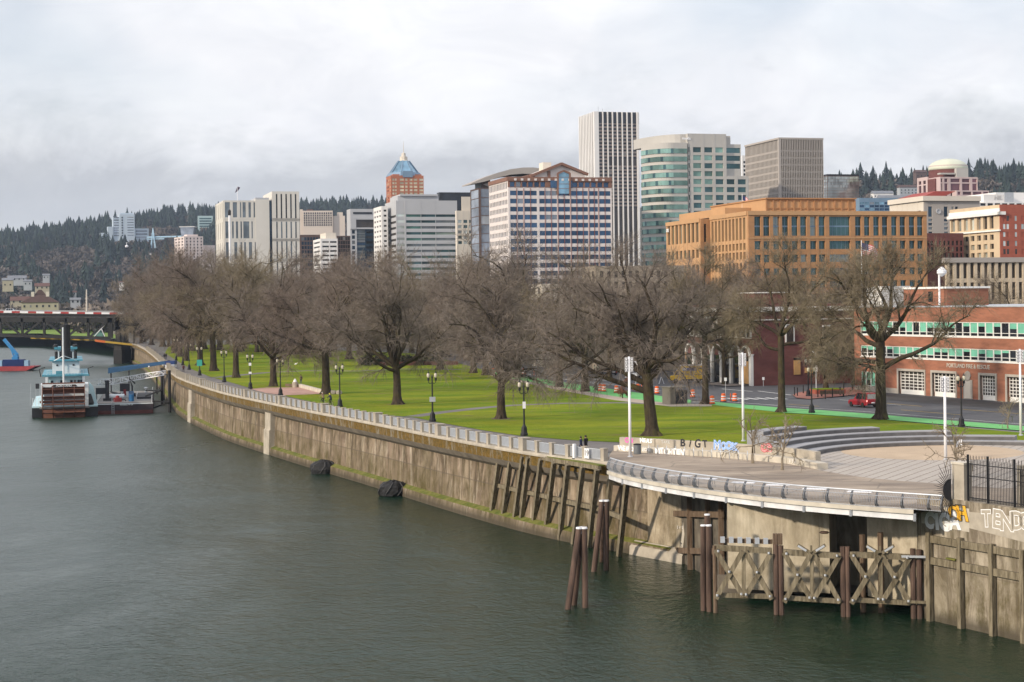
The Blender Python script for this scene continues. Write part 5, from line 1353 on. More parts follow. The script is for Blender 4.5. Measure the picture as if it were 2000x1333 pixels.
# ground storey piers
wx0, wx1 = dpx(1687.5), dpx(1714.5); wz0, wz1 = fp(1700,757.5)[1]-.2, fp(1700,726)[1]
for i, (s0, s1) in enumerate(zip([0]+[dpx(d_[1]) for d_ in doors], [dpx(d_[0]) for d_ in doors]+[FW])):
    if i == 0:
        m.box(0, wx0, -.5, 0, 0, dz); m.box(wx1, s1, -.5, 0, 0, dz); m.box(wx0, wx1, -.5, 0, 0, wz0); m.box(wx0, wx1, -.5, 0, wz1, dz)
    else: m.box(s0, s1, -.5, 0, 0, dz)
m.box(0, FW, -.5, 0, dz, zb0); m.box(0, x_rib0, -.5, 0, zb0, za1); m.box(x_rib0, FW, -.5, 0, zb1, za0); m.box(0, FW, -.5, 0, za1, zh)
m.box(0, FW, 0.004, 30, -1, zh-.3); m.build('wall', ft_)
stone = M('stone_trim', (.36,.33,.29), .85, .1, .6)
MB(stone).box(-.02, dpx(1758), -.56, -.503, 0, .8).build('plinth', ft_); MB(steel_g).box(-.1, FW, -.6, 30, zh, zh+.18).build('roof_edge', ft_)
fr = trimw; shade = M('green_blind', (.14,.40,.29), .7, .15, .8)
def bay_window(x0, x1, z0_, z1_, col):
    w = link('window', None, ft_) if 0 else None
    m = MB(fr); t_ = .09
    m.box(x0, x1, -.46, -.30, z0_, z0_+t_).box(x0, x1, -.46, -.30, z1_-t_, z1_).box(x0, x0+t_, -.46, -.30, z0_+t_, z1_-t_).box(x1-t_, x1, -.46, -.30, z0_+t_, z1_-t_).box(x0+t_, x1-t_, -.44, -.32, z0_+.50, z0_+.57)
    w = m.build('window', ft_)
    k = R.random()
    g = MB(g_dark).box(x0+t_, x1-t_, -.36, -.34, z0_+t_, z1_-t_)
    if k < .75: g.mat(shade).box(x0+t_, x1-t_, -.34, -.335, lerp(z1_, z0_, R.choice((.3,.5,.62,1))*.9), z1_-t_) if 0 else g.mat(shade).box(x0+t_, x1-t_, -.375, -.365, lerp(z1_, z0_+.57, R.choice((.4,.6,1.0,1.0))), z1_-t_)
    g.build('pane', w)
for z0_, z1_ in ((zb0,zb1),(za0,za1)):
    xx = x_rib0+.02; step = (dpx(1946)-dpx(1687))/19.0
    while xx+step < FW: bay_window(xx, xx+step-.02, z0_+.02, z1_-.02, 0); xx += step
    MB(fr).box(x_rib0-.1, FW, -.58, -.503, z0_-.18, z0_).build('window_sill', ft_)
MB(g_dark).box(x_rib0, FW, -.25, -.004, zb0, zb1).box(x_rib0, FW, -.25, -.004, za0, za1).box(wx0, wx1, -.25,-.004,wz0,wz1).build('room_backing', ft_)
for k in range(3): bay_window(lerp(wx0,wx1,k/3), lerp(wx0,wx1,(k+1)/3)-.01, wz0, wz1, 1)
for d0_, d1_ in doors:
    x0, x1 = dpx(d0_), dpx(d1_); xr = x0+(1.25 if d0_ < 1900 else 1.0)
    m = MB(stone).box(x0-.35, x0, -.62, -.2, 0, dz+.35).box(x1, x1+.3, -.62, -.2, 0, dz+.35).box(x0, x1, -.62, -.2, dz, dz+.35); m.build('door_surround', ft_)
    dr_ = MB(fr); nxx, nz_ = 6, 6; x0 += .05; x1 -= .05
    dr_.box(x0, x1, -.12, -.05, 0, dz*.2)
    for k in range(nxx+1): x_ = lerp(x0, x1, k/nxx); dr_.box(x_-.06, x_+.06, -.14, -.06, dz*.2, dz)
    for k in range(1, nz_+1): z_ = lerp(dz*.2, dz, k/nz_); dr_.box(x0, x1, -.13, -.07, z_-.10, z_)
    o = dr_.build('bay_door', ft_); MB(g_brown).box(x0, x1, -.055, -.03, dz*.2, dz).build('pane', o)
x0, x1 = dpx(1890), dpx(1902.5); MB(stone).box(x0-.3, x1+.3, -.6, -.503, 0, dz*.78).build('door_surround', ft_); MB(b_cream).box(x0, x1, -.66, -.603, .1, dz*.72).build('side_door', ft_)
cz = fp(1896,734)
o = MB(stone).lathe([(0,0),(.72,0),(.72,.14),(.5,.14),(.5,.08),(0,.08)], 8).build('roundel', ft_, loc=(cz[0], -.5, cz[1])); o.rotation_euler = (PI/2,0,0)
tx = fp(1896,716)
put_text('PORTLAND FIRE & RESCUE', .84, M('sign_cream', (.47,.43,.37), .6), ft_, facing((tx[0],-.53,tx[1]),(1,0,0)), ext=.03, bold=.012)
# roof structures
fnr = Vector((-fe.y, fe.x, 0))
def fpo(px, py, dy): a_, z_ = onplane(FO+fnr*dy, fe, px, py); return a_, z_-GZ
m = MB(b_fire); (x0,z0_),(x1,z1_) = fpo(1765,598,6), fpo(1848,564,6); m.box(x0, x1, 6, 14, zh, z1_); m.mat(fr).box(x0-.2, x1+.2, 5.8, 14.2, z1_, z1_+.3); m.build('roof_house', ft_)
MB(g_dark).box(fpo(1814,580,6)[0], fpo(1822,580,6)[0], 5.9, 5.99, zh+.8, zh+2.4).build('roof_window', ft_)
m = MB(trimw); m.box(fpo(1692,590,14)[0], fpo(1722,590,14)[0], 14, 20, zh, fpo(1700,560,14)[1]); m.build('plant_box', ft_)
sp_ = P(1835, 596, 262); t = thing('siren_mast', 'white mast with a round horn standing on the fire station roof', 'mast', (sp_.x, sp_.y, sp_.z-.5))
MB(steel_w).tube([(0,0,0),(0,0,5.2)], .16, 8).build('mast_pole', t); MB(steel_w).lathe([(.15,0),(.75,.5),(.75,.9),(.2,1.5)], 12).build('horn', t, loc=(.4,0,4.9))
t2 = thing('roof_dish', 'round grey dish beside the flagpole', 'dish', P(1688,537,266)); MB(galv).lathe([(0,0),(.55,.1),(.6,.5),(0,.55)], 12).build('dish_bowl', t2); MB(steel_g).tube([(0,0,0),(0,0,-4.5)], .06, 6).build('dish_mast', t2)
# ================================================================= bare trees
def bark_mat(name, c, c2, mossc):
    m, nt, b = nt_new(name); co_ = coords(nt)
    f = ramp(nt, noise(nt, co_, 2.5, 5, .65, 0, (2, 2, .4)), [(.3, 0), (.7, 1)])
    col = mixrgb(nt, f, c, c2)
    f2 = ramp(nt, noise(nt, co_, .8, 4, .6), [(.5, 0), (.65, 1)])
    L(nt, mixrgb(nt, mth(nt, 'MULTIPLY', f2, .55), col, mossc), b.inputs['Base Color'])
    b.inputs['Roughness'].default_value = .95; b.inputs['Specular IOR Level'].default_value = .15
    bumpn(nt, b, noise(nt, co_, 5, 5, .7, 0, (2, 2, .35)), .6, .08)
    return m
bark = bark_mat('bark', (.028,.021,.015), (.075,.058,.042), (.085,.075,.024))
twig_m = M('twigs', (.088,.071,.060), .95, .2, 1.6, c2=(.31,.26,.218), spec=.1)
twig_o = M('twigs_olive', (.098,.077,.052), .95, .2, 1.6, c2=(.32,.265,.185), spec=.1)
twig_r = M('twigs_rust', (.088,.068,.056), .95, .2, 1.6, c2=(.30,.24,.20), spec=.1)
bark_l = bark_mat('pale_bark', (.16,.13,.095), (.26,.215,.16), (.22,.19,.11))
def tubes_np(polys, sides):
    """polys: list of (pts Nx3 array, radii N). returns verts, quads"""
    V = []; Q = []; o = 0
    for pts, rad in polys:
        k = len(pts); d = np.gradient(pts, axis=0); d /= np.linalg.norm(d, axis=1, keepdims=True)+1e-9
        u = np.where(np.abs(d[:, 2:3]) < .9, np.array([[0,0,1.]]), np.array([[1.,0,0]]))
        a = np.cross(d, u); a /= np.linalg.norm(a, axis=1, keepdims=True)+1e-9; c = np.cross(d, a)
        th = np.arange(sides)*2*np.pi/sides
        ringv = pts[:, None, :]+(a[:, None, :]*np.cos(th)[None, :, None]+c[:, None, :]*np.sin(th)[None, :, None])*rad[:, None, None]
        V.append(ringv.reshape(-1, 3))
        i = np.arange(k-1)[:, None]*sides; j = np.arange(sides)[None, :]; jn = (j+1) % sides
        Q.append(np.stack([i+j, i+jn, i+sides+jn, i+sides+j], -1).reshape(-1, 4)+o); o += k*sides
    return np.concatenate(V), np.concatenate(Q)
def mesh_np(name, V, Q, mats, mi=None, smooth=True):
    me = bpy.data.meshes.new(name); nv, nq = len(V), len(Q); w = Q.shape[1]
    me.vertices.add(nv); me.vertices.foreach_set('co', V.astype(np.float32).ravel())
    me.loops.add(nq*w); me.loops.foreach_set('vertex_index', Q.astype(np.int32).ravel())
    me.polygons.add(nq); me.polygons.foreach_set('loop_start', np.arange(0, nq*w, w, dtype=np.int32))
    for m in mats: me.materials.append(m)
    if mi is not None: me.polygons.foreach_set('material_index', mi.astype(np.int32))
    if smooth: me.polygons.foreach_set('use_smooth', np.ones(nq, bool))
    me.update(calc_edges=True); return me
def unit(v): return v/(np.linalg.norm(v)+1e-9)
def branch(rs, p, d, Ln, r0, r1, n, wander, bend):
    pts = [p]; st = Ln/n
    for i in range(n):
        d = unit(d+rs.normal(0, wander, 3)+np.array([0,0,bend])); p = p+d*st; pts.append(p)
    return np.array(pts), np.linspace(r0, r1, n+1)
def gen_tree(seed, H=20., th=5.5, r=.5, spread=1., nl=8, droop=1., limbs=None, dens=1., lean=0, twr=.0155, twm=None, brk=None, up=False):
    rs = np.random.RandomState(seed); A, Bm, C, D = [], [], [], []
    tp = np.array([[0,0,-.3],[0,0,.25],[.0,0,1.0],[lean*.3,0,th*.5],[lean*.6,rs.normal(0,.1),th]]); tr = np.array([r*1.75,r*1.35,r*1.05,r*.92,r*.86])
    trunk = [(tp, tr)]
    for _ in range(4):       # root flare
        t = rs.uniform(0, 6.28); trunk.append((np.array([[0,0,.9],[math.cos(t)*r*.9,math.sin(t)*r*.9,.35],[math.cos(t)*r*2.1,math.sin(t)*r*2.1,-.15]]), np.array([r*.6,r*.45,r*.2])))
    top = tp[-1]; A1 = []
    if limbs is None:
        limbs = []
        for i in range(nl):
            t = 2*np.pi*(i+rs.uniform(-.3,.3))/nl; el = rs.uniform(.35, 1.25) if i % 3 else rs.uniform(.1, .5)
            limbs.append((t, el, rs.uniform(.46,.62)*H*(.80 if el > .9 else .72)*spread, rs.uniform(-.25, 0)))
        limbs.append((rs.uniform(0,6), 1.45, (H-th)*.80, 0)); limbs.append((rs.uniform(0,6), 1.25, (H-th)*.72, 0))
    for t, el, ln, dz in limbs:
        d = np.array([math.cos(t)*math.cos(el), math.sin(t)*math.cos(el), math.sin(el)])
        st = top+np.array([0,0,dz*th*1.2])
        pts, rad = branch(rs, st, d, ln, r*.58*(.8+.2*math.sin(el)), r*.10, 9, .15, .055 if el < .6 else .0)
        A1.append((pts, rad))
    def kids_of(src, frac0, n, l0, l1, spreadk, bend, k, rr, rmin, wander):
        out = []
        for pts, rad in src:
            m = len(pts); base = np.linalg.norm(pts[-1]-pts[0])
            for _ in range(max(1, int(n*dens))):
                f = rs.uniform(frac0, 1.0)*(m-1); i = min(int(f), m-2); p = pts[i]+(pts[i+1]-pts[i])*(f-i)
                d = unit(pts[i+1]-pts[i]); s = rs.normal(0, 1, 3); s = unit(s-d*s.dot(d))
                hf = (p[2]-th)/max(1., (H-th))
                ln = rs.uniform(l0, l1)*(1.05-.35*f/(m-1))*spread
                r_ = max(rmin, rad[i]*rr)
                b_ = bend+(hf-.45)*.14*(1 if droop else .3)-(.03*droop)
                out.append(branch(rs, p, unit(d*.75+s*spreadk+np.array([0,0,.12+.25*hf])), ln, r_, max(rmin*.5, r_*.25), k, wander, b_))
        return out
    B1 = kids_of(A1, .28, 9, H*.13, H*.25, .85, .02, 6, .5, .045, .16)
    C1 = kids_of(B1, .2, 8, H*.07, H*.13, .95, -.01, 4, .5, .022, .2)
    C1 += kids_of(A1, .25, 6, H*.06, H*.12, 1., 0, 4, .2, .022, .2)
    # twigs, vectorised
    src = C1+B1
    tw_n = 12 if not up else 9
    P0, D0 = [], []
    for pts, rad in src:
        m = len(pts); k = max(2, int(tw_n*dens)); f = rs.uniform(.1, 1, k)*(m-1); i = np.minimum(f.astype(int), m-2); q = pts[i]+(pts[i+1]-pts[i])*(f-i)[:, None]
        d = pts[i+1]-pts[i]; d /= np.linalg.norm(d, axis=1, keepdims=True); s = rs.normal(0, 1, (k,3)); P0.append(q); D0.append(d*.7+s*.6)
    P0 = np.concatenate(P0); D0 = np.concatenate(D0); D0 /= np.linalg.norm(D0, axis=1, keepdims=True)
    n = len(P0); Ln = rs.uniform(.7, 1.9, n)*H/20; hf = np.clip((P0[:, 2]-th*.6)/(H-th), 0, 1)
    dr = (-.34*droop+.55*hf*(droop*.6+.4))[:, None]*np.array([[0,0,1.]])
    rings = []; p = P0; d = D0; ns = 3
    for s_ in range(ns+1):
        rings.append(p)
        d = d+dr*.9+rs.normal(0, .16, (n,3)); d /= np.linalg.norm(d, axis=1, keepdims=True); p = p+d*(Ln/ns)[:, None]
    rad = [twr, twr*.9, twr*.7, twr*.35]
    V = np.zeros((n, ns+1, 3, 3)); ax = rs.normal(0,1,(n,3)); ax /= np.linalg.norm(ax,axis=1,keepdims=True)
    for s_ in range(ns+1):
        d = (rings[min(s_+1,ns)]-rings[max(s_-1,0)]); d /= np.linalg.norm(d,axis=1,keepdims=True)+1e-9
        a = np.cross(d, ax); a /= np.linalg.norm(a,axis=1,keepdims=True)+1e-9; c = np.cross(d, a)
        for j in range(3):
            t = 2*np.pi*j/3; V[:, s_, j] = rings[s_]+(a*math.cos(t)+c*math.sin(t))*rad[s_]
    base = (np.arange(n)*(ns+1)*3)[:, None, None]; si = np.arange(ns)[None, :, None]*3; j = np.arange(3)[None, None, :]; jn = (j+1) % 3
    Q = np.stack([base+si+j, base+si+jn, base+si+3+jn, base+si+3+j], -1).reshape(-1, 4); V = V.reshape(-1, 3)
    vt, qt = tubes_np(trunk, 12); va, qa = tubes_np(A1, 8); vb, qb = tubes_np(B1, 5); vc, qc = tubes_np(C1, 3)
    Vc = np.concatenate([va, vb, vc, V]); o1, o2, o3 = len(va), len(va)+len(vb), len(va)+len(vb)+len(vc)
    Qc = np.concatenate([qa, qb+o1, qc+o2, Q+o3]); mi = np.concatenate([np.zeros(len(qa)+len(qb)), np.ones(len(qc)+len(Q))])
    bk = brk or bark
    return mesh_np('trunk', vt, qt, [bk]), mesh_np('crown', Vc, Qc, [bk, twm or twig_m], mi)
TREE_V = []
for k in range(7):
    TREE_V.append(gen_tree(100+k, H=20, th=(5.2,6,5.6,6.4,5.0,5.8,6.2)[k], r=(.42,.39,.45,.40,.44,.38,.42)[k], spread=(1.05,.95,1.1,.9,1.15,1,1.02)[k], nl=(8,7,9,7,8,8,7)[k], dens=.92, droop=(1,1.1,.8,.9,1.2,.7,1)[k], twm=(twig_m,twig_o,twig_m,twig_r,twig_m,twig_o,twig_r)[k]))
TREE_FAR = [gen_tree(200+k, H=20, th=5, spread=.95, nl=6, dens=.62, twr=.03, twm=(twig_m, twig_r, twig_o)[k]) for k in range(3)]
D2 = math.radians
t1270 = gen_tree(31, H=21.5, th=6.4, r=.62, droop=1.05, dens=.92, lean=-.7, twm=twig_m, limbs=[(D2(178),.45,13,-.25),(D2(190),.25,12,-.15),(D2(170),.7,12.5,-.05),(D2(150),.85,11,0),(D2(95),1.0,11,0),(D2(60),.75,10.5,0),(D2(10),.62,10,-.05),(D2(-20),.45,9.5,-.1),(D2(275),.8,9.5,0),(D2(240),.7,9,0),(D2(120),1.35,12.5,0),(D2(300),1.3,11,0)])
t1720 = gen_tree(47, H=20.5, th=8.6, r=.60, spread=.95, droop=.85, dens=.98, twm=twig_o, twr=.018, limbs=[(D2(5),.55,12,-.30),(D2(-8),.75,10,.0),(D2(172),.60,9.5,.0),(D2(185),.10,7.5,-.22),(D2(150),.35,8.5,-.05),(D2(200),.9,9.5,0),(D2(80),1.2,9.5,0),(D2(20),1.1,10,0),(D2(270),.8,7,0),(D2(190),-.02,6,-.30)])
t1525 = gen_tree(53, H=23, th=10.5, r=.50, spread=.85, droop=.9, dens=.95, twm=twig_o, twr=.018, limbs=[(D2(0),.75,11,0),(D2(170),.75,10,.0),(D2(150),1.1,11,0),(D2(20),1.0,11.5,0),(D2(190),.25,7,-.15),(D2(350),.3,7.5,-.1),(D2(90),1.0,9,0),(D2(260),.7,7,0),(D2(60),1.35,12,0)])
ZC = {}
def zfac(cr):
    if cr.name not in ZC:
        a = np.empty(len(cr.vertices)*3, np.float32); cr.vertices.foreach_get('co', a); ZC[cr.name] = float(np.percentile(a[2::3], 99.9))
    return 20/ZC[cr.name]
def tree(kind, px, py, label, h=None, top=None, rz=None, group='bare park trees', name='bare_tree', wid=1.0, base=None):
    tr, cr = kind; b_ = base or G(px, py)
    s = 1.0
    if top: s = (P(px, top, b_.y).z-GZ)/20.0
    if h: s = h/20.0
    t = thing(name, label, 'tree', b_, R.uniform(0, 6.28) if rz is None else rz, group)
    s *= zfac(cr)*(1.11 if group in (RIV, MID) else 1); wid *= 1.06 if group in (RIV, MID) else 1.0; t.scale = (s*wid, s*wid, s)
    link('trunk', tr, t); link('crown', cr, t)
    if b_.y < 330 and px < 1300 and name == 'bare_tree': sheet('bare_earth', [b_+Vector((1.5*math.cos(a_*.6)*(1+.3*math.sin(a_*2.3+px)),1.7*math.sin(a_*.6)*(1+.3*math.cos(a_*1.7+px)),0)) for a_ in range(10)], dirt, 8.311)
    return t
V_ = TREE_V
RIV = 'bare trees in a row along the river promenade'; MID = 'bare trees in the middle and far side of the park'
tree(t1270, 1273, 851, 'largest spreading bare tree, behind the graffiti wall and the first white mast', rz=0, h=22.5)
tree(t1720, 1721, 819, 'bare tree with a long arching limb, standing in front of the fire station', rz=0, h=22.5)
tree(t1525, 1527, 805, 'tall bare tree beside the green lane between the second white mast and the street lamps', rz=0, h=24)
tree(t1525, 1378, 789, 'dark-trunked bare tree right beside the grey kiosk', top=470, rz=1)
RIV = 'bare trees in a row along the river promenade'
tree(V_[0], 979, 818, 'bare tree with a forked trunk standing left of the nearest riverside lamp', top=522, group=RIV)
tree(V_[2], 776, 790, 'bare tree on the lawn between the second and third nearest riverside lamps', top=512, group=RIV, rz=2.0)
tree(V_[3], 637, 770, 'bare tree at the corner of the pink paved terrace', top=510, group=RIV)
tree(V_[4], 534, 755, 'bare tree with low outstretched limb left of the pink paved terrace', top=512, group=RIV, rz=.5)
tree(V_[5], 461, 738, 'pale-edged bare tree between the first and second lamps left of the terrace', top=505, group=RIV)
tree(V_[6], 417, 725, 'bare tree directly behind the lamp with the green notice', top=500, group=RIV)
for i, (px, py, tp) in enumerate(((391,714,512),(364,705,508),(352,697,512),(343,690,516))):
    tree(V_[i], px, py, ('bare tree behind the gangway roof, nearest of the distant riverside row','second bare tree of the distant riverside row above the gangway','third bare tree of the distant riverside row above the gangway','last bare tree of the distant riverside row near the bridge')[i], top=tp, group=RIV)
MID = 'bare trees in the middle and far side of the park'
mid = [(1093,756,500,'bare tree with a straight trunk at the green lane edge, left of the white truck'),(1143,765,505,'slim bare tree at the green lane edge next to the orange drums'),
 (1010,738,470,'bare tree beside the far orange drums'),(949,733,520,'bare tree with a thick trunk at the left end of the green lane'),(925,729,515,'slim bare tree left of the end of the green lane'),
 (860,722,515,None),(820,714,505,None),(768,710,512,None),(722,704,515,None),(682,702,512,None),(640,698,508,None),(600,694,510,None),(558,690,508,None),(512,688,512,None),(470,686,506,None),(430,684,505,None),(398,682,508,None),(372,681,512,None),(346,680,520,None),(318,677,528,None),(296,674,538,None),(276,671,548,None)]
for i, (px, py, tp, lab) in enumerate(mid):
    tree(V_[(i*3+1) % 7], px, py, lab or 'bare brown tree merging with its neighbours on the far side of the lawn', top=tp, group=MID)
# a second and third rank behind, along the street
k = 0
for row, (y_, n_, x0, x1) in enumerate(((706,16,330,1060),(698,15,310,1020),(689,14,290,980))):
    for i in range(n_):
        px = lerp(x0, x1, (i+.5*(row % 2)+R.uniform(-.25,.25))/n_); b_ = G(px, y_-(x1-px)*.024-4); 
        tree(TREE_FAR[k % 3], px, 0, 'bare brown tree in the crowded ranks behind the park lawn', h=R.uniform(21, 26), group='bare trees crowded behind the lawn', base=b_); k += 1
for px, py, h, vi in ((1190,738,20,1),(1415,752,19,5),(1448,740,20,2),(1225,722,22,4),(1120,715,22,6),(1060,708,22,2),(1290,716,22,3),(1345,712,22,0)):
    tree(V_[vi], px, py, 'bare street tree in front of the old buildings across the road', h=h, group='bare street trees across the road')
for px, Y, tp, vi in ((1330,335,488,0),(1375,345,500,2),(1425,350,496,4),(1470,355,505,1),(1520,350,498,3),(1570,345,506,5),(1618,340,500,6),(1660,335,510,2),(1865,300,520,1),(1925,305,530,4),(1985,300,526,5)):
    b_ = P(px, 600, Y); b_.z = GZ; tree(V_[vi], px, 0, 'bare tree rising behind the old brick arcade and fire station roofs', top=tp, group='bare trees behind the brick roofs', base=b_, wid=.9)
corner = gen_tree(71, H=13, th=2.6, r=.42, nl=7, spread=1.0, droop=.6, dens=.8, twm=twig_o, twr=.014)
tree(corner, 1613, 764, 'low spreading bare tree in a planter on the brick corner', h=11.5, rz=1.2, group='bare trees by the fire station corner')
for px, py, h in ((1668,752,17),(1700,748,17),(1740,745,14)): tree(V_[1], px, py, 'bare tree beside the fire station side street' , h=h, group='bare trees by the fire station corner', wid=.8)
sap = gen_tree(81, H=5.4, th=1.7, r=.085, nl=6, spread=1.25, droop=0, dens=.42, twr=.009, twm=bark_l, brk=bark_l, up=True)
for i, (px, py, h) in enumerate(((1470,905.5,20),(1528,919,20))):
    tree(sap, px, py, ('left of the two bare saplings growing in front of the graffiti bench wall','right of the two bare saplings, standing at the end of the graffiti bench wall')[i], h=5.2, rz=i*2., group='saplings on the plaza', name='sapling')
tree(sap, 1926, 905, 'bare sapling rising behind the black picket fence', h=5.2, rz=4, group='saplings on the plaza', name='sapling', base=Vector((36.5,139,8.3)))
tree(sap, 1968, 838, 'tiny bare sapling on the verge near the far white mast', h=4, rz=1, group='saplings on the plaza', name='sapling')
# low shrub with rusty leaves by the lane
shr = gen_tree(91, H=4.2, th=.6, r=.06, nl=6, spread=.7, droop=.2, dens=.5, twr=.016, twm=M('rust_leaves', (.22,.09,.05), .9, .25, .6))
tree(shr, 1216, 778, 'small rusty brown sapling on the sidewalk beside the green lane', h=3.6, group='saplings on the plaza', name='sapling')
# evergreen clump and brick bed in the mid park
bed = thing('planting_bed', 'low dark shrub bed with a brick edging in the middle of the park', 'planter', G(790,714))
m = MB(b_dkred).box(-6,13,-.4,0,0,.9); m.mat(MATS['dirt']).box(-6,13,0,8,0,.5); m.build('brick_edge', bed)
rs = np.random.RandomState(5); 
def leafball(cx, cy, cz, rx, rz_, n, s):
    d = rs.normal(0,1,(n,3)); d /= np.linalg.norm(d,axis=1,keepdims=True); p = d*rs.uniform(.55,1.05,(n,1))*np.array([rx,rx,rz_])+np.array([cx,cy,cz])
    a = rs.normal(0,s,(n,3)); c = rs.normal(0,s,(n,3)); return np.stack([p-a-c,p+a-c,p+a+c,p-a+c],1)
Vl = np.concatenate([leafball(rs.uniform(-12,10), rs.uniform(1,9), .9, rs.uniform(.9,1.8), rs.uniform(.8,1.5), 260, .16) for _ in range(14)]).reshape(-1,3)
link('foliage', mesh_np('foliage', Vl, np.arange(len(Vl)).reshape(-1,4), [M('shrub_leaf', (.035,.045,.018), .9, .4, .8)], smooth=False), bed)
# ================================================================= hills, far woods, hillside houses
ridge = [(-400,478),(-100,474),(0,470),(60,466),(110,462),(160,452),(200,445),(250,438),(300,433),(350,428),(420,424),(500,422),(600,416),(680,412),(750,410),(900,410),(1200,400),(1500,392),(1640,372),(1690,362),(1730,364),(1775,374),(1830,368),(1900,356),(1950,350),(2000,352),(2100,348),(2500,350)]
def ridge_y(px):
    for (a, b), (c, d) in zip(ridge, ridge[1:]):
        if a <= px <= c: return lerp(b, d, (px-a)/(c-a))
    return 400
def hill_pt(px, t):     # t 0 foot .. 1 crest .. 1.3 behind
    near = 1 if px > 1560 else 0
    s = min(1, max(0, (px-1450)/200)); 
    Y0, Y1 = lerp(1750, 1300, s), lerp(3500, 2300, s)
    Y = lerp(Y0, Y1, t); top = P(px, ridge_y(px)+8, Y1).z
    u = min(1, t); h = (u*u*(3-2*u))*.55+u*.45
    z = lerp(8.0, top, h) if t <= 1 else top-(t-1)*60
    z += 9*math.sin(px*.021+t*7)*u*(1.2-u)+6*math.sin(px*.05+t*17)*u*(1.2-u)
    q = P(px, 600, Y); return Vector((q.x, Y, z))
vs = []; fs = []; nx, ny = 110, 26
for i in range(nx+1):
    for j in range(ny+1): vs.append(hill_pt(lerp(-400, 2500, i/nx), 1.4*j/ny))
for i in range(nx):
    for j in range(ny): a_ = i*(ny+1)+j; fs.append((a_, a_+ny+1, a_+ny+2, a_+1))
m = MB(M('hill_soil', (.05,.05,.035), 1, .3, .01)); m.add(vs, fs); o = m.build('hills', smooth=True, fixn=False); o['kind'] = 'structure'
rs = np.random.RandomState(3)
def conifer(seed):
    r = np.random.RandomState(seed); V = []; Fq = []; tiers = 10
    H = 1.0
    for k in range(tiers):
        z0 = .06+.9*k/tiers; rad = .20*(1-k/tiers)**.85*(r.uniform(.8,1.2)); n = 7
        tip = z0+.16
        for j in range(n):
            t0 = 2*np.pi*(j+r.uniform(-.3,.3))/n; w = .52; rr = rad*r.uniform(.7,1.25)
            o = len(V); V += [(0,0,tip),(rr*.75*math.cos(t0-w),rr*.75*math.sin(t0-w),z0+.02),(rr*1.1*math.cos(t0),rr*1.1*math.sin(t0),z0-.03),(rr*.75*math.cos(t0+w),rr*.75*math.sin(t0+w),z0+.02)]
            Fq.append((o,o+1,o+2,o+3))
    return np.array(V), np.array(Fq)
def broad(seed, n=330):
    r = np.random.RandomState(seed); d = r.normal(0,1,(n,3)); d /= np.linalg.norm(d,axis=1,keepdims=True)
    p = d*r.uniform(.45,1,(n,1))**.6*np.array([.42,.42,.40])+np.array([0,0,.52]); p[:,2] = np.maximum(p[:,2], .1)
    a = r.normal(0,.034,(n,3)); c = r.normal(0,.034,(n,3)); c[:,2] += .04
    V = np.stack([p-a-c,p+a-c,p+a+c,p-a+c],1).reshape(-1,3); return V, np.arange(n*4).reshape(-1,4)
CON = [conifer(k) for k in range(5)]; BRO = [broad(k) for k in range(5)]
f1 = M('conifer_dark', (.009,.018,.021), .95, .3, .01, c2=(.022,.036,.034)); f2 = M('conifer_mid', (.020,.033,.027), .95, .3, .01); f3 = M('bare_wood', (.115,.098,.086), .95, .25, .01); f4 = M('bare_wood_dark', (.05,.045,.041), .95, .25, .01)
def wood(name, items, ms=None):
    V, Q, Mi = [], [], []; o = 0
    for (proto, p, h, w, rot, mi) in items:
        v, q = proto; c, s = math.cos(rot), math.sin(rot)
        x = (v[:,0]*c-v[:,1]*s)*w; y = (v[:,0]*s+v[:,1]*c)*w; V.append(np.stack([x+p[0], y+p[1], v[:,2]*h+p[2]-1], 1)); Q.append(q+o); Mi.append(np.full(len(q), mi)); o += len(v)
    me = mesh_np(name, np.concatenate(V), np.concatenate(Q), ms or [f1, f2, f3, f4], np.concatenate(Mi), smooth=False); return link(name, me)
items = []
for _ in range(5200):
    px = rs.uniform(-150, 840) if rs.rand() < .8 else rs.uniform(1380, 2120)
    t = rs.uniform(.04, 1.06); p = hill_pt(px, t)
    con = rs.rand() < (.25+.65*min(1, max(0, (t-.25)/.35)))
    if px > 1380 and rs.rand() < .35: con = False
    clump = math.sin(px*.03+t*9)+math.sin(px*.013-t*14)
    if t < .72 and clump > .35: con = False
    if con: h = rs.uniform(22, 40)*(1.15 if rs.rand() < .15 else 1); items.append((CON[rs.randint(5)], p, h, h*rs.uniform(1.3,2.1), rs.uniform(0,6), rs.randint(2)))
    else: h = rs.uniform(16, 26); items.append((BRO[rs.randint(5)], p, h, h*1.15, rs.uniform(0,6), 2+rs.randint(2)))
for px in np.linspace(-100, 840, 210):       # crest line
    p = hill_pt(px+rs.uniform(-3,3), 1.0+rs.uniform(-.03,.03)); h = rs.uniform(12, 30)*(1.3 if rs.rand() < .2 else 1); br_ = rs.rand() < .3; items.append(((BRO if br_ else CON)[rs.randint(5)], p, h*(.75 if br_ else 1), h*rs.uniform(1.4,2.4)*(.7 if br_ else 1), rs.uniform(0,6), 3 if br_ else 0))
for px in list(np.linspace(1676, 1772, 30))+list(np.linspace(1905, 2060, 44)):
    p = hill_pt(px+rs.uniform(-2,2), 1.0+rs.uniform(-.04,.04)); h = rs.uniform(12, 30); items.append((CON[rs.randint(5)], p, h, h*rs.uniform(1.1,1.8), 0, 0))
tag(wood('hillside_forest', items), 'dark conifer and bare woods covering the distant hills', 'forest', kind='stuff')
items = []
for _ in range(420):
    px = rs.uniform(-80, 520); Y = rs.uniform(1150, 1900); p = P(px, 0, Y); p.z = 8; h = rs.uniform(13, 22)
    items.append((BRO[rs.randint(5)], p, h, h*1.2, rs.uniform(0,6), 2+rs.randint(2)))
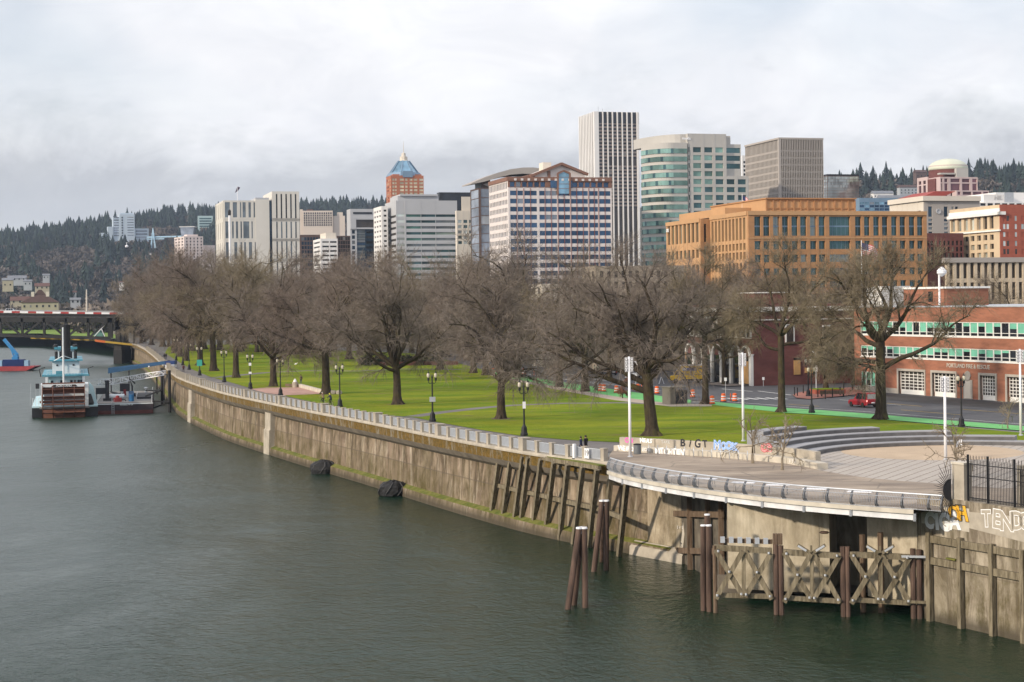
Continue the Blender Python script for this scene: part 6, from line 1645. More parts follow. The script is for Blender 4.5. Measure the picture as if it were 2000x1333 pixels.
for _ in range(330):
    px = rs.uniform(150, 420); Y = rs.uniform(760, 1150); p = P(px, 0, Y); p.z = 8
    if px < 262 and Y < 1000: continue
    h = rs.uniform(13, 20); items.append((BRO[rs.randint(5)], p, h, h*1.1, rs.uniform(0,6), 2))
tag(wood('far_bank_woods', items, [f1, f2, M('flat_wood', (.16,.135,.115), .95, .25, .02), M('flat_wood_dark', (.10,.085,.072), .95, .25, .02)]), 'hazy brown bare woods on the flat ground beyond the bridge', 'woodland', kind='stuff')
tree_grp = 'dark conifers standing alone among the hillside houses'
ct = None
for i, (px, py, Y, h) in enumerate(((131,598,1500,34),(244,588,1350,26),(257,590,1360,22),(272,594,1340,18),(122,560,1800,40),(6,592,1250,16),(196,555,1850,44),(145,560,1800,36))):
    b_ = P(px, 0, Y); b_.z = 8 if Y < 1600 else hill_pt(px, .1).z
    lab = ('dark conifer behind the red-roofed house','dark conifer pair member left of the light pole above the woods','dark conifer pair member right of the light pole above the woods','short dark conifer at the edge of the brown woods','tall dark conifer below the hillside above the houses','green bush-like conifer at the far left above the bridge','tallest lone conifer on the lower hill slope','tall dark conifer beside the lower hillside houses')[i]
    t = thing('conifer_tree', lab, 'tree', b_, i, tree_grp); cm = link('crown', mesh_np('crown', CON[i % 5][0]*np.array([[h*1.3,h*1.3,h]]), CON[i % 5][1], [f1], smooth=False), t)
    MB(bark).tube([(0,0,0),(0,0,h*.9)], [.5,.1], 6).build('trunk', t)
# houses
def house(label, px, py, Y, w, h, wallm, roofm, chim=0, d=None, rz=.2, rh=.4, flat=False):
    b_ = P(px, py, Y); t = thing('house', label, 'house', b_, rz, 'houses among the trees on the far bank and hillside')
    d = d or min(w*.6, 8); m = MB(wallm)
    m.box(-w/2, w/2, 0, d, -5, h); m.build('wall', t)
    m = MB(roofm)
    if flat: m.box(-w/2-.4, w/2+.4, -.4, d+.4, h, h+.7)
    elif chim: m.add([(-w/2-.6,-.6,h),(w/2+.6,-.6,h),(w/2+.6,d+.6,h),(-w/2-.6,d+.6,h),(-w*.16,d*.4,h+5),(w*.16,d*.4,h+5),(w*.16,d*.6,h+5),(-w*.16,d*.6,h+5),(-w*.04,d*.45,h+8.6),(w*.04,d*.45,h+8.6),(w*.04,d*.55,h+8.6),(-w*.04,d*.55,h+8.6)],[(0,1,5,4),(1,2,6,5),(2,3,7,6),(3,0,4,7),(4,5,9,8),(5,6,10,9),(6,7,11,10),(7,4,8,11),(8,9,10,11)])
    else: m.extr([(-w/2-.6, -.5, h), (-w/2-.6, d+.5, h), (-w/2-.6, d/2, h+d*rh)], (w+1.2, 0, 0))
    ro = m.build('roof', t)
    for k in range(chim): MB(b_cream).box(-w*.24+k*w*.40, -w*.24+k*w*.40+2, d*.3, d*.3+2, h, h+7.2).build('chimney', ro)
    n = max(2, int(w/4)); wm_ = None
    for k in range(n):
        for fl_ in range(max(1, int(h/3.4))):
            if wm_ is None: wm_ = o = MB(g_dark).box(-.6,.6,-.12,-.01,0,1.5).build('window', t)
            else: o = link('window', wm_.data, t)
            o.location = (-w/2+w*(k+.5)/n, 0, 1.0+fl_*3.2)
    return t
rt_ = M('brown_tiles', (.075,.045,.04), .9, .2, .3); rg_ = M('slate_roof', (.16,.17,.19), .9, .15, .3); rr_ = M('rust_tiles', (.11,.06,.052), .9, .15, .3); wy = M('yellow_render', (.34,.31,.23), .85, .08, .2); wg = M('grey_render', (.32,.34,.36), .85, .08, .2)
H_ = [('grand house with a steep dark brown roof and two pale chimneys above the bridge', 78, 603.5, 1130, 24, 4.2, wy, rt_, 2),
 ('small white house with a red roof below the hill, right of the steep brown roof', 142, 578, 1500, 6, 3, wg, rr_, 0),
 ('yellow house among trees at the far left edge', 15, 560, 1650, 10, 6, wy, rg_, 0), ('long flat grey building at the far left on the lower slope', 33, 549, 1750, 18, 2.5, wg, rg_, 0),
 ('pale pointed church gable on the lower hillside', 90, 545, 1850, 7, 4, wg, rg_, 0), ('pale grey house left of the lower hillside church', 54, 558, 1700, 8, 4, wg, rg_, 0),
 ('rust-roofed house in the trees above the steep brown roof', 82, 566, 1500, 12, 3, wy, rr_, 0), ('white house peeping out above the brown woods', 238, 558, 1700, 5, 3, b_white, rr_, 0),
 ('white box house high in the hillside forest', 262, 506, 2500, 8, 9, b_white, rg_, 0), ('small white house right of the white box house in the forest', 293, 506, 2500, 4, 8, b_white, rg_, 0),
 ('low grey house behind the lone conifer above the bridge', 147, 594, 1250, 7, 3, wg, rg_, 0), ('long red-brown roofed hall at the far left behind the bridge', 39, 594, 1300, 14, 2.5, wy, rr_, 0),
 ('white house below the skyline conifers on the right hill', 1726, 392, 1900, 24, 8, b_white, rg_, 0), ('grey gabled house right of the conifer clump on the right hill', 1775, 380, 1950, 22, 8, wg, rt_, 0), ('pale terrace below the dark conifers on the right hill', 1748, 398, 1800, 34, 6, wg, rg_, 0),
 ('dark house on the crest left of the domed tower', 1800, 352, 2000, 14, 9, b_brown, rt_, 0)]
for h_ in H_: house(*h_)
# hilltop hospital
hb = P(245, 468, 2750)
t = thing('hilltop_hospital', 'pale blue stepped hospital complex on the wooded hill', 'building', hb, .3); s_ = 2750/F
hw = M('pale_blue_cladding', (.40,.47,.54), .7, .06, .02)
def hx(m, x0, x1, top, bot, y0, y1): m.box((x0-245)*s_, (x1-245)*s_, y0, y1, (468-bot)*s_-20, (468-top)*s_); return m
m = MB(hw); hx(m,234,263,419,475,0,30); hx(m,222,234,424,470,4,26); m.build('tower', t)
hx(MB(hw),212,222,443,475,2,25).build('side_wing', t); hx(MB(hw),198,212,455,478,6,25).build('side_wing', t); hx(MB(hw),263.2,291,446,470,10,30).build('side_wing', t)
MB(hw).box((236-245)*s_,(261-245)*s_,6,24,(468-419)*s_,(468-416)*s_).build('plant_room', t)
for k in range(8):
    z_ = (468-424-k*5)*s_; MB(g_jc).box((223.5-245)*s_,(233-245)*s_,3.6,3.99,z_-2,z_).build('window', t); MB(g_dark).box((238-245)*s_,(240.5-245)*s_,-.4,-.01,z_-2.4,z_).build('window', t)
    MB(g_jc).box((249-245)*s_,(261-245)*s_,-.3,-.01,z_-1.5,z_).build('window', t)
for k in range(3): MB(g_jc).box((266-245)*s_,(288-245)*s_,9.7,9.99,(468-450-k*6)*s_-2,(468-450-k*6)*s_).build('window', t)
t = thing('office_tower', 'pale blue-green office block on the hill crest beside the limestone courthouse', 'building', P(402, 452, 2900), .2); s_ = 2900/F
m = MB(M('blue_green_cladding', (.33,.43,.44), .6, .06, .02)).box(-15*s_, 14*s_, 0, 25, -25, 30*s_); m.build('wall', t)
for k in range(6): MB(g_teal).box(-12*s_, 11*s_, -.4, -.01, (26-k*5)*s_-2.2, (26-k*5)*s_).build('window', t)
t = thing('tram_tower', 'pale blue aerial tram tower with an A-frame and walkway on the wooded hill', 'tower', P(299, 470, 2600), 0); s_ = 2600/F
m = MB(M('tram_blue', (.38,.55,.68), .5, .05, .1))
for sx in (-1,1):
    for sy in (-1,1): m.bar((sx*4*s_, sy*4, -12), (0,0,24*s_), 1.0)
for z_ in (4,10): m.bar((-3.4*s_,0,z_),(3.4*s_,0,z_),.8)
m.bar((-12*s_,0,6.5*s_),(60*s_,4,7.5*s_),1.6,2.2).bar((-12*s_,0,2.5*s_),(22*s_,0,3.0*s_),1.2,1.4); m.build('tower_frame', t)
t = thing('tram_cabin', 'white aerial tram cabin hanging in front of the wooded hill', 'cable car', P(247.5, 484, 2300)); m = MB(steel_w).lathe([(0,0),(1.6,.2),(2.3,1.2),(2.3,2.4),(1.4,3.2),(0,3.3)], 12); m.build('cabin', t); MB(steel_w).tube([(0,0,3.2),(0,0,6.5)], .3, 6).box(-1.2,1.2,-.2,.2,6.4,6.8).build('hanger', t)
# apartment tower with balconies, glass house on its roof
b = B('apartment_tower', 'pale pink apartment tower with stacks of dark balconies left of the courthouse', 361, 462, 342.5, 396, 1500, M('pale_pink_render', (.58,.50,.48), .85, .06, .05), ang=.45)
p_ = 6.0*b.m
b.grid('N', ucols(0, b.W, 5, .38), urows(b.H-1.2, p_, 16, 3.2*b.m), 1.0, None, g_dark, a0=-1); b.grid('E', ucols(0, b.D, 3, .5), urows(b.H-1.2, p_, 16, 3.2*b.m), 1.0, None, g_dark)
b.core.box(b.W, b.W*1.75, 4, 24, -1, b.H-17*b.m).box(3, b.W*.8, 4, 14, b.H, b.H+4*b.m)
b.fin()
t = thing('glass_pavilion', 'dark glazed pavilion with sloping sides beyond the apartment tower', 'building', P(365, 459, 1900)); s_ = 1900/F; m = MB(g_jc); m.extr([(-10*s_,0,-6),(11*s_,0,-6),(14*s_,0,15*s_),(-13*s_,0,15*s_)], (0,12,0)); m.build('glass_box', t); MB(b_white).box(-15*s_,15*s_,-.5,12.5,15*s_,15*s_+.8).build('roof', t)
# pink slab on the hill behind the office blocks
t = thing('hillside_hospital', 'cream many-windowed slab building on the hill behind the small office block', 'building', P(620, 442, 2200), .15); s_ = 2200/F; m = MB(M('cream_far', (.56,.48,.41), .85, .06, .03)); m.box(-28*s_, 30*s_, 0, 20, -20, 30*s_); m.box(-33*s_,-28*s_,2,20,-20,33*s_); m.box(31*s_,54*s_,4,22,-20,20*s_); m.box(40*s_,50*s_,4,22,20*s_,27*s_); m.build('wall', t)
cw = None
for i in range(13):
    for k in range(6):
        if cw is None: cw = o = MB(g_brown).box(-.8,.8,-.3,-.01,-1.1,1.1).build('window', t)
        else: o = link('window', cw.data, t)
        o.location = ((-25+i*4.3)*s_, 0, (25-k*4.6)*s_)
MB(rr_).box(-20*s_, -8*s_, 2, 10, 30*s_, 33*s_).build('roof_house', t)
# white exhaust stack in front of the courthouse, steam plume
bs = P(450, 560, 640); t = thing('white_stack', 'slender white exhaust stack with a dark tip in front of the courthouse', 'chimney', (bs.x, bs.y, GZ)); h = P(450, 416, 640).z-GZ
MB(steel_w).tube([(0,0,0),(0,0,h-1)], .42, 10).build('stack_tube', t); MB(black).lathe([(.45,0),(.6,.4),(.6,1.6),(.3,2.2)], 10).build('stack_tip', t, loc=(0,0,h-1))
# ================================================================= sternwheel steamboat
zz = lambda zx, zy: (40+zx/6.06, 610+zy/6.06)
BY = G(125, 816, 0).y
BO = Vector((P(124, 816, BY).x, BY, 0))
def bx(zx, dy=0): return (zz(zx,900)[0]-124)/F*(BY+dy)/.97
def bzz(zy, dy=0, zx=510): return P(zz(zx,zy)[0], zz(zx,zy)[1], BY+dy).z
hull_k = M('hull_black', (.018,.018,.02), .5, .2, .6); boat_w = M('boat_white', (.62,.66,.68), .5, .06, .5); boat_b = M('boat_blue_trim', (.07,.25,.33), .5, .08, .8)
boat_pb = M('boat_pale_blue', (.44,.60,.64), .55, .08, .6); wheel_b = M('wheel_brown', (.14,.06,.038), .8, .25, .9); deck_g = M('deck_grey', (.20,.19,.18), .8, .2, .6)
sb = thing('sternwheel_steamboat', 'white and turquoise sternwheel steamboat with a brown paddle wheel and black funnel', 'boat', BO, .255)
X0, X1 = bx(160), bx(895)
zd = bzz(1125)
m = MB(hull_k); w_ = (X1-X0)/2; cx_ = (X0+X1)/2
pts = [(X0, 1.0), (X0, 44), (cx_-3, 56), (cx_+3, 56), (X1, 44), (X1, 1.0)]
m.prism(pts, -.6, zd-.1); m.mat(boat_pb).prism([(p[0]*1.0, p[1]) for p in pts], zd-.098, zd+.25); m.build('hull', sb)
# wheel
wx0, wx1 = bx(280), bx(748); wc = (4.5, bzz(1062)); wr = 4.05
wh = MB(wheel_b).tube([(wx0-.6, wc[0]-3.2, wc[1]), (wx1+.6, wc[0]-3.2, wc[1])], .28, 10); wy_ = wc[0]-3.2
wheel = wh.build('paddle_wheel', sb)
for k in range(14):
    t = 2*PI*k/14+.12; c, s = math.cos(t), math.sin(t)
    m = MB(wheel_b); m.extr([(wx0, wy_+c*(wr-1.15)-s*.05, wc[1]+s*(wr-1.15)+c*.05), (wx0, wy_+c*wr-s*.05, wc[1]+s*wr+c*.05), (wx0, wy_+c*wr+s*.05, wc[1]+s*wr-c*.05), (wx0, wy_+c*(wr-1.15)+s*.05, wc[1]+s*(wr-1.15)-c*.05)], (wx1-wx0, 0, 0)); m.build('paddle_board', wheel)
for zx in (280,395,515,632,748):
    x_ = bx(zx); m = MB(wheel_b)
    for k in range(14):
        t = 2*PI*k/14+.12; m.bar((x_, wy_, wc[1]), (x_, wy_+math.cos(t)*wr, wc[1]+math.sin(t)*wr), .13, .2)
        for rr_k in (wr-.1, wr-1.3): t2 = t+2*PI/14; m.bar((x_, wy_+math.cos(t)*rr_k, wc[1]+math.sin(t)*rr_k), (x_, wy_+math.cos(t2)*rr_k, wc[1]+math.sin(t2)*rr_k), .12, .12)
    m.build('wheel_frame', wheel)
MB(boat_w).box(wx0+.2, wx1-.2, 5.8, 6.0, zd, bzz(900)).build('splash_panel', sb)
zt = bzz(850); zp = bzz(885)
m = MB(boat_w).box(bx(262), bx(278), -.2, 6.5, zd, zt).box(bx(752), bx(790), -.2, 6.5, zd, zt); m.build('wheel_housing', sb)
MB(boat_w).box(bx(278), bx(752), -.4, .0, zp, zt).build('name_board', sb)
MB(hull_k).extr([(bx(375),-.44,bzz(880)),(bx(405),-.44,bzz(858)),(bx(645),-.44,bzz(858)),(bx(670),-.44,bzz(880))], (0,.035,0)).build('name_panel', sb)
put_text('PORTLAND', 24/6.06*BY/F*1.42, boat_w, sb, facing((bx(520), -.47, bzz(870)), (1,0,0)), ext=.02, bold=.02)
MB(deck_g).box(bx(245), bx(800), -1.0, 0.8, zd-.25, zd+.1).build('stern_beam', sb)
for zx in (330,420,540,650,740): MB(hull_k).bar((bx(zx),-.8,zd-.2),(bx(zx),.6,-.3),.12).build('beam_strut', sb)
# decks and houses
def deckhouse(name, zx0, zx1, z0, z1, dy, dep, m, roof=None, over=.5, rt=.25):
    o = MB(m).box(bx(zx0,dy), bx(zx1,dy), dy, dy+dep, z0, z1).build(name, sb)
    if roof: MB(roof).box(bx(zx0,dy)-over, bx(zx1,dy)+over, dy-over, dy+dep+over, z1, z1+rt).build('roof', o)
    return o
z1 = bzz(755, 10); z2 = bzz(690, 14); z3 = bzz(575, 16); z4 = bzz(440, 24); z5 = bzz(405, 24)
h1 = deckhouse('main_cabin', 345, 730, zd, z1, 9, 32, boat_pb, boat_b, 1.3, .35)
for zx in (385,440,490,540,600,640,680,712): MB(g_navy if zx not in (440,540) else boat_w).box(bx(zx-14,9), bx(zx+14,9), 8.9, 8.99, zd+1.0 if zx not in (440,540) else zd, z1-.9).build('window' if zx not in (440,540) else 'door', h1)
for zx in (325,735): MB(boat_w).box(bx(zx-8,8)-.1, bx(zx+8,8)+.1, 7.8, 8.1, zd, z1).build('deck_post', sb)
m = MB(boat_w)
for zq in (.45,.95): m.bar((bx(330,9), 8.0, z1+.35+zq), (bx(735,9), 8.0, z1+.35+zq), .05)
for k in range(13): x_ = lerp(bx(330,9), bx(735,9), k/12); m.bar((x_,8.0,z1+.35),(x_,8.0,z1+1.3),.05)
m.build('upper_deck_railing', sb)
MB(boat_b).box(bx(430,9), bx(500,9), 7.9, 7.97, z1+.4, z1+1.2).build('deck_banner', sb)
h2 = deckhouse('texas_cabin', 388, 690, z1+.35, z3, 14, 26, boat_w, boat_b, .7, .3)
for zx in (443,625): MB(g_dark).box(bx(zx-11,14), bx(zx+11,14), 13.9, 13.99, bzz(636,14), bzz(618,14)).build('window', h2)
MB(boat_b).box(bx(560,14), bx(562,14), 13.9, 13.99, z1+.5, bzz(610,14)).build('door_seam', h2)
h3 = deckhouse('pilot_house', 445, 630, z3+.3, z4, 24, 7, boat_w, boat_b, .7, .55)
MB(g_dark).box(bx(460,24), bx(615,24), 23.9, 23.99, z4-2.0, z4-.5).build('window', h3)
for k in range(5): x_ = lerp(bx(460,24), bx(615,24), k/4); MB(boat_w).box(x_-.1, x_+.1, 23.8, 23.9, z4-2.1, z4-.4).build('window_post', h3)
for zx in (425,640): MB(hull_k).lathe([(.1,0),(.55,.2),(.55,.9),(.2,1.1)], 8).build('searchlight', sb, loc=(bx(zx,24), 24, z4+.1)); MB(hull_k).tube([(0,0,0),(0,0,1.8)], .35, 8).build('horn', sb, loc=(bx(zx+(5 if zx > 500 else 8),20), 20, z3+.2))
fz = bzz(150, 17)
m = MB(hull_k).tube([(0,0,zd),(0,0,fz-.6)], 1.02, 16); m.tube([(0,0,fz-.6),(0,0,fz)], [1.1,1.16], 16); m.build('funnel', sb, loc=(bx(540,17), 17, 0), smooth=False)
mz = bzz(180, 6.5)
MB(boat_w).tube([(bx(515,6.5), 6.5, zd), (bx(513,6.5), 6.5, mz)], [.24,.16], 8).build('mast', sb)
MB(boat_w).bar((bx(515,6.5),6.4,bzz(515,6.5)), (bx(400,14),14,bzz(580,14)), .14).bar((bx(515,6.5),6.4,bzz(515,6.5)), (bx(672,14),14,bzz(580,14)), .14).build('mast_stay', sb)
m = MB(boat_pb)
m.extr([(bx(790),3,zd),(bx(890),3,zd),(bx(885),3,zd+1.0),(bx(850),3,zd+4.0),(bx(800),3,zd+5.2)], (0,.3,0)); m.build('side_sponson', sb)
MB(hull_k).lathe([(.1,0),(.8,0),(.9,.5),(.3,2.4)], 10).build('capstan', sb, loc=(bx(805), 1.8, zd+.2))
for zx in (262,800): MB(hull_k).tube([(bx(zx,8),8,z1),(bx(zx,8)-.3,8,z1+1.6),(bx(zx,8)+.9,8,z1+2.0)], .12, 6).build('davit', sb)
for zx in (170,200,235): MB(boat_w).tube([(bx(zx),1.4,zd+.2),(bx(zx),1.4,zd+2.0)], .05, 5).build('stanchion', sb)
m = MB(boat_w)
for zq in (.9,1.6): m.bar((bx(165),1.4,zd+.25+zq),(bx(250),1.4,zd+.25+zq),.05)
m.build('side_railing', sb)
MB(hull_k).box(bx(200), bx(240), 4, 6, bzz(910), bzz(850)).build('stair', sb)
for zx in (130,190,230): MB(steel_g).tube([(bx(zx),10,zd),(bx(zx)+.2,10,zd+6-zx*.01)], .025, 4).build('whip_aerial', sb)
# ================================================================= work barge
GY = G(245, 809, 0).y; QO = Vector((P(244, 809, GY).x, GY, 0))
def qx(zx, dy=0): return (zz(zx,1200)[0]-244)/F*(GY+dy)/.98
QR = Matrix.Rotation(.205, 3, 'Z')
def qz(zy, dy=0, zx=1235): return P(zz(zx,zy)[0], zz(zx,zy)[1], GY+dy).z
wb = thing('work_barge', 'dark flat work barge cluttered with machinery moored beside the steamboat', 'barge', QO, .205)
bh = qz(1075)
hull_b = M('barge_hull', (.035,.030,.045), .7, .3, .5, c2=(.06,.04,.045))
m = MB(hull_b).box(qx(918), qx(1556), 0, 52, -.5, bh); m.mat(M('rusty_hull', (.10,.035,.03), .8, .3, .6)).box(qx(917), qx(1557), -.02, 0, -.5, .8); m.build('hull', wb)
MB(boat_w).box(qx(917), qx(1557), -.06, .1, bh-.3, bh-.05).build('rub_rail', wb)
MB(deck_g).box(qx(925), qx(1550), .2, 51.8, bh, bh+.04).build('barge_deck', wb)
put_text('RUSSELL Nº24', 17/6.06*GY/F*1.42, boat_w, wb, facing((qx(1255), -.09, qz(1096)), (1,0,0)), ext=.02, bold=.012)
m = MB(steel_g)
for zx in (1090,1115): m.bar((qx(zx),-.15,0), (qx(zx),-.15,bh+.9), .08)
for k in range(9): m.bar((qx(1090),-.15,.3+k*.4), (qx(1115),-.15,.3+k*.4), .06)
m.build('ladder', wb)
def item(name, label, cat, zx, dy, build):
    t = thing(name, label, cat, QO+QR @ Vector((qx(zx, dy), dy, bh+.04)), .205); build(t); return t
ip = M('machine_dark', (.03,.03,.035), .6, .3, 1); ir = M('machine_red', (.25,.03,.03), .6, .2, 1); ib = M('drum_blue', (.02,.13,.30), .5, .15, 1)
item('generator_box', 'black boxed generator on legs at the left of the work barge', 'generator', 965, 16, lambda t: (MB(ip).box(-1.4,1.4,0,2,1.2,2.6).build('generator_housing', t), MB(ip).box(-1.3,-1.1,0,.2,0,1.2).box(1.1,1.3,0,.2,0,1.2).build('leg', t)))
item('winch_post', 'thick black winch post near the front of the work barge', 'post', 1030, 9, lambda t: (MB(ip).lathe([(.45,0),(.45,4.2),(.55,4.3),(.55,4.6)], 12).build('post_body', t), MB(ip).box(-.9,.9,-.4,.4,0,.6).build('post_base', t)))
item('red_pump', 'red pump housing low on the front deck of the work barge', 'pump', 1150, 4, lambda t: (MB(ir).box(-.9,.9,0,1.4,0,.9).lathe([(.4,.9),(.4,1.3),(.1,1.4)], 10, (0,.7,0)).build('pump_body', t), MB(ip).tube([(.9,.6,.5),(1.6,.6,.5),(1.8,.6,.1)], .12, 6).build('pump_pipe', t)))
item('white_tank', 'long white tank lying across the middle of the work barge', 'tank', 1150, 10, lambda t: (MB(boat_w).tube([(-1.9,0,.9),(1.4,0,.9)], .55, 12).build('tank_body', t), MB(ip).box(-1.2,-.9,-.4,.4,0,.5).box(.6,.9,-.4,.4,0,.5).build('cradle', t)))
bd = None
for i in range(5):
    p = QO+QR @ Vector((qx(1305-i*4, 5+i*3.6), 5+i*3.6, bh+.04))
    if bd is None:
        t = bd = thing('blue_drum', 'nearest of the row of blue drums on the work barge', 'drum', p, 0, 'blue drums in a row on the work barge')
        MB(ib).lathe([(.55,0),(.6,.1),(.58,.75),(.62,.8),(.58,.85),(.6,1.5),(.5,1.55)], 12).build('drum_body', t); MB(ip).lathe([(.45,1.55),(.45,1.6),(0,1.62)], 12).build('drum_lid', t)
    else: t = dup(bd, p, label=('second blue drum back in the row on the work barge','middle blue drum in the row on the work barge','fourth blue drum back in the row on the work barge','farthest of the row of blue drums on the work barge')[i-1])
item('deck_crane', 'small black knuckle crane folded at the back of the work barge', 'crane', 1295, 26, lambda t: (MB(ip).tube([(0,0,0),(0,0,2.4),(-.6,0,4.2),(.7,0,3.0)], .22, 6).build('crane_arm', t), MB(ip).box(-.8,.8,-.6,.6,0,.8).build('crane_base', t)))
item('red_cabin', 'small cabin with red panel near the middle of the work barge', 'cabin', 1215, 22, lambda t: (MB(ip).box(-1.1,1.1,0,2,1.4,3.2).build('cabin_top', t), MB(ir).box(-.3,.3,-.1,0,.5,1.9).build('red_panel', t), MB(boat_w).box(-1.0,1.0,0,2,0,1.4).build('cabin_body', t)))
item('deck_hatch', 'flat dark hatch cover at the right of the work barge', 'hatch', 1440, 14, lambda t: (MB(ip).box(-1.6,1.6,0,20,0,.45).build('hatch_lid', t), MB(boat_w).box(-1.7,-1.62,0,20,0,.7).build('hatch_rim', t)))
item('cable_heap', 'jumbled dark pipes and hoses heaped on the back deck of the barge', 'pipes', 1110, 20, lambda t: [MB(ip).tube([(R.uniform(-2,2),R.uniform(-3,6),.2+R.random()) for _ in range(5)], .16, 6).build('pipe', t) for _ in range(7)])
item('white_bollard', 'white mooring bollard at the right rear of the barge', 'bollard', 1440, 40, lambda t: (MB(boat_w).lathe([(.35,0),(.3,1.0),(.5,1.1),(.5,1.4),(0,1.5)], 10).build('bollard_body', t), MB(ip).box(-.6,.6,-.6,.6,0,.1).build('bollard_plate', t)))
rk = MB(boat_w)
for y_ in range(0, 52, 6): rk.tube([(qx(1540),y_,bh),(qx(1540),y_,bh+1)], .05, 5)
rk.bar((qx(1540),0,bh+1),(qx(1540),51,bh+1),.05); rk.build('side_rail', wb)
# ================================================================= gangway, roofed ramp, dock piles
gwk = thing('gangway_truss', 'white lattice gangway truss rising from the barge to the promenade', 'gangway', (0,0,0))
gy0, gy1 = 402, 388
def gp2(zx, zy, t): px, py = zz(zx, zy); return P(px, py, lerp(gy0, gy1, t))
topc = [(920,800),(1090,788),(1280,760),(1420,735),(1560,715),(1700,695)]; botc = [(920,865),(1090,855),(1280,815),(1420,795),(1560,770),(1700,745)]
T_ = [gp2(x, y, i/5) for i, (x, y) in enumerate(topc)]; B_ = [gp2(x, y, i/5) for i, (x, y) in enumerate(botc)]
for sy in (0, 1.8):
    o_ = Vector((0, sy, 0)); m = MB(steel_w)
    tt_, bb_ = [], []
    for i in range(5):
        for k in range(2): tt_.append(T_[i].lerp(T_[i+1], k/2)+o_); bb_.append(B_[i].lerp(B_[i+1], k/2)+o_)
    tt_.append(T_[5]+o_); bb_.append(B_[5]+o_)
    for a, b_ in zip(tt_, tt_[1:]): m.bar(a, b_, .16)
    for a, b_ in zip(bb_, bb_[1:]): m.bar(a, b_, .18)
    for i in range(len(tt_)): m.bar(tt_[i], bb_[i], .12)
    for i in range(len(tt_)-1): m.bar(tt_[i] if i % 2 else bb_[i], bb_[i+1] if i % 2 else tt_[i+1], .1)
    m.build('truss_side', gwk)
m = MB(deck_g)
for a, b_ in zip(B_, B_[1:]): m.bar(a+Vector((0,.9,.1)), b_+Vector((0,.9,.1)), 1.5, .12)
m.build('walkway', gwk)
m = MB(steel_w)
for a, b_ in ((gp2(790,812,0), gp2(920,802,0)), (gp2(790,865,0), gp2(920,865,0))): m.bar(a, b_, .1)
m.build('landing_rail', gwk)
rr2 = thing('ramp_roof', 'long blue corrugated roof over a sloping boat ramp beside the seawall', 'roof')
Yr0, Yr1 = 470, 418
def rq(px, py, t): return P(px, py, lerp(Yr0, Yr1, t))
blu = M('blue_sheet_roof', (.022,.055,.11), .9, .15, .6, spec=.05); 
m = MB(blu); a0, a1 = rq(211, 719, 0), rq(328, 705, 1); b0, b1 = rq(211, 730, 0), rq(322, 712, 1); dv = Vector((0,3,0))
m.add([a0,a1,b1,b0,a0+dv,a1+dv,b1+dv,b0+dv], [(0,1,2,3),(7,6,5,4),(0,4,5,1),(3,2,6,7),(0,3,7,4),(1,5,6,2)]); m.build('roof_sheet', rr2)
e0, e1 = rq(322, 706, 1), rq(341, 705, 1); m = MB(M('dark_blue_fascia', (.025,.05,.16), .5, .1, 1)); m.add([e0,e1,e1+Vector((0,0,-.9)),e0+Vector((0,0,-.9)),e0+dv,e1+dv,e1+dv+Vector((0,0,-.9)),e0+dv+Vector((0,0,-.9))], [(0,1,2,3),(0,4,5,1),(3,2,6,7),(1,5,6,2),(0,3,7,4)]); m.build('gate_fascia', rr2)
MB(steel_w).box(e0.x+.1, e1.x-.1, e0.y, e0.y+2.6, 8.3, e1.z-.9).build('gate_house', rr2)
wl = rq(255,722,.4), rq(292,717,.75); m = MB(steel_w); m.add([wl[0]+Vector((0,-.1,0)), wl[1]+Vector((0,-.1,0)), wl[1]+Vector((0,-.1,.28)), wl[0]+Vector((0,-.1,.28))], [(0,1,2,3)]); m.build('roof_sign', rr2)
for px, t_ in ((215,.0),(250,.35),(318,.95)):
    p = rq(px, 725, t_); MB(ip).tube([(p.x,p.y+1,-1),(p.x,p.y+1,p.z)], .2, 6).build('roof_post', rr2)
dpn = 0
for px, pt, pb, r_ in ((331,725,806,.35),(316,720,790,.3),(306,738,770,.2),(270,640+40,712,.3)):
    b_ = G(px+(.6 if px > 300 else 0), pb, 0); T2 = P(px, pt, b_.y)
    m = MB(black).tube([(0,0,-1.5),(0,0,T2.z)], r_, 10); m.tube([(0,0,T2.z),(0,0,T2.z+.15)], r_*1.12, 10)
    tag(m.build('dock_pile', loc=(b_.x, b_.y, 0)), ('tall black pile nearest the camera at the gangway end','second tall black pile behind the gangway end','thin grey pile below the roofed ramp','black pile against the seawall near the bridge')[dpn], 'pile', 'black dock piles by the gangway'); dpn += 1
t = thing('pile_brace', 'black steel arms tying the dock piles to the barge', 'brace', (0,0,0))
for a, b_ in (((285,763),(316,764)),((285,774),(314,763)),((300,784),(331,786)),((298,798),(330,786))): MB(black).bar(P(*a,376), P(*b_,372), .3).build('brace_arm', t)
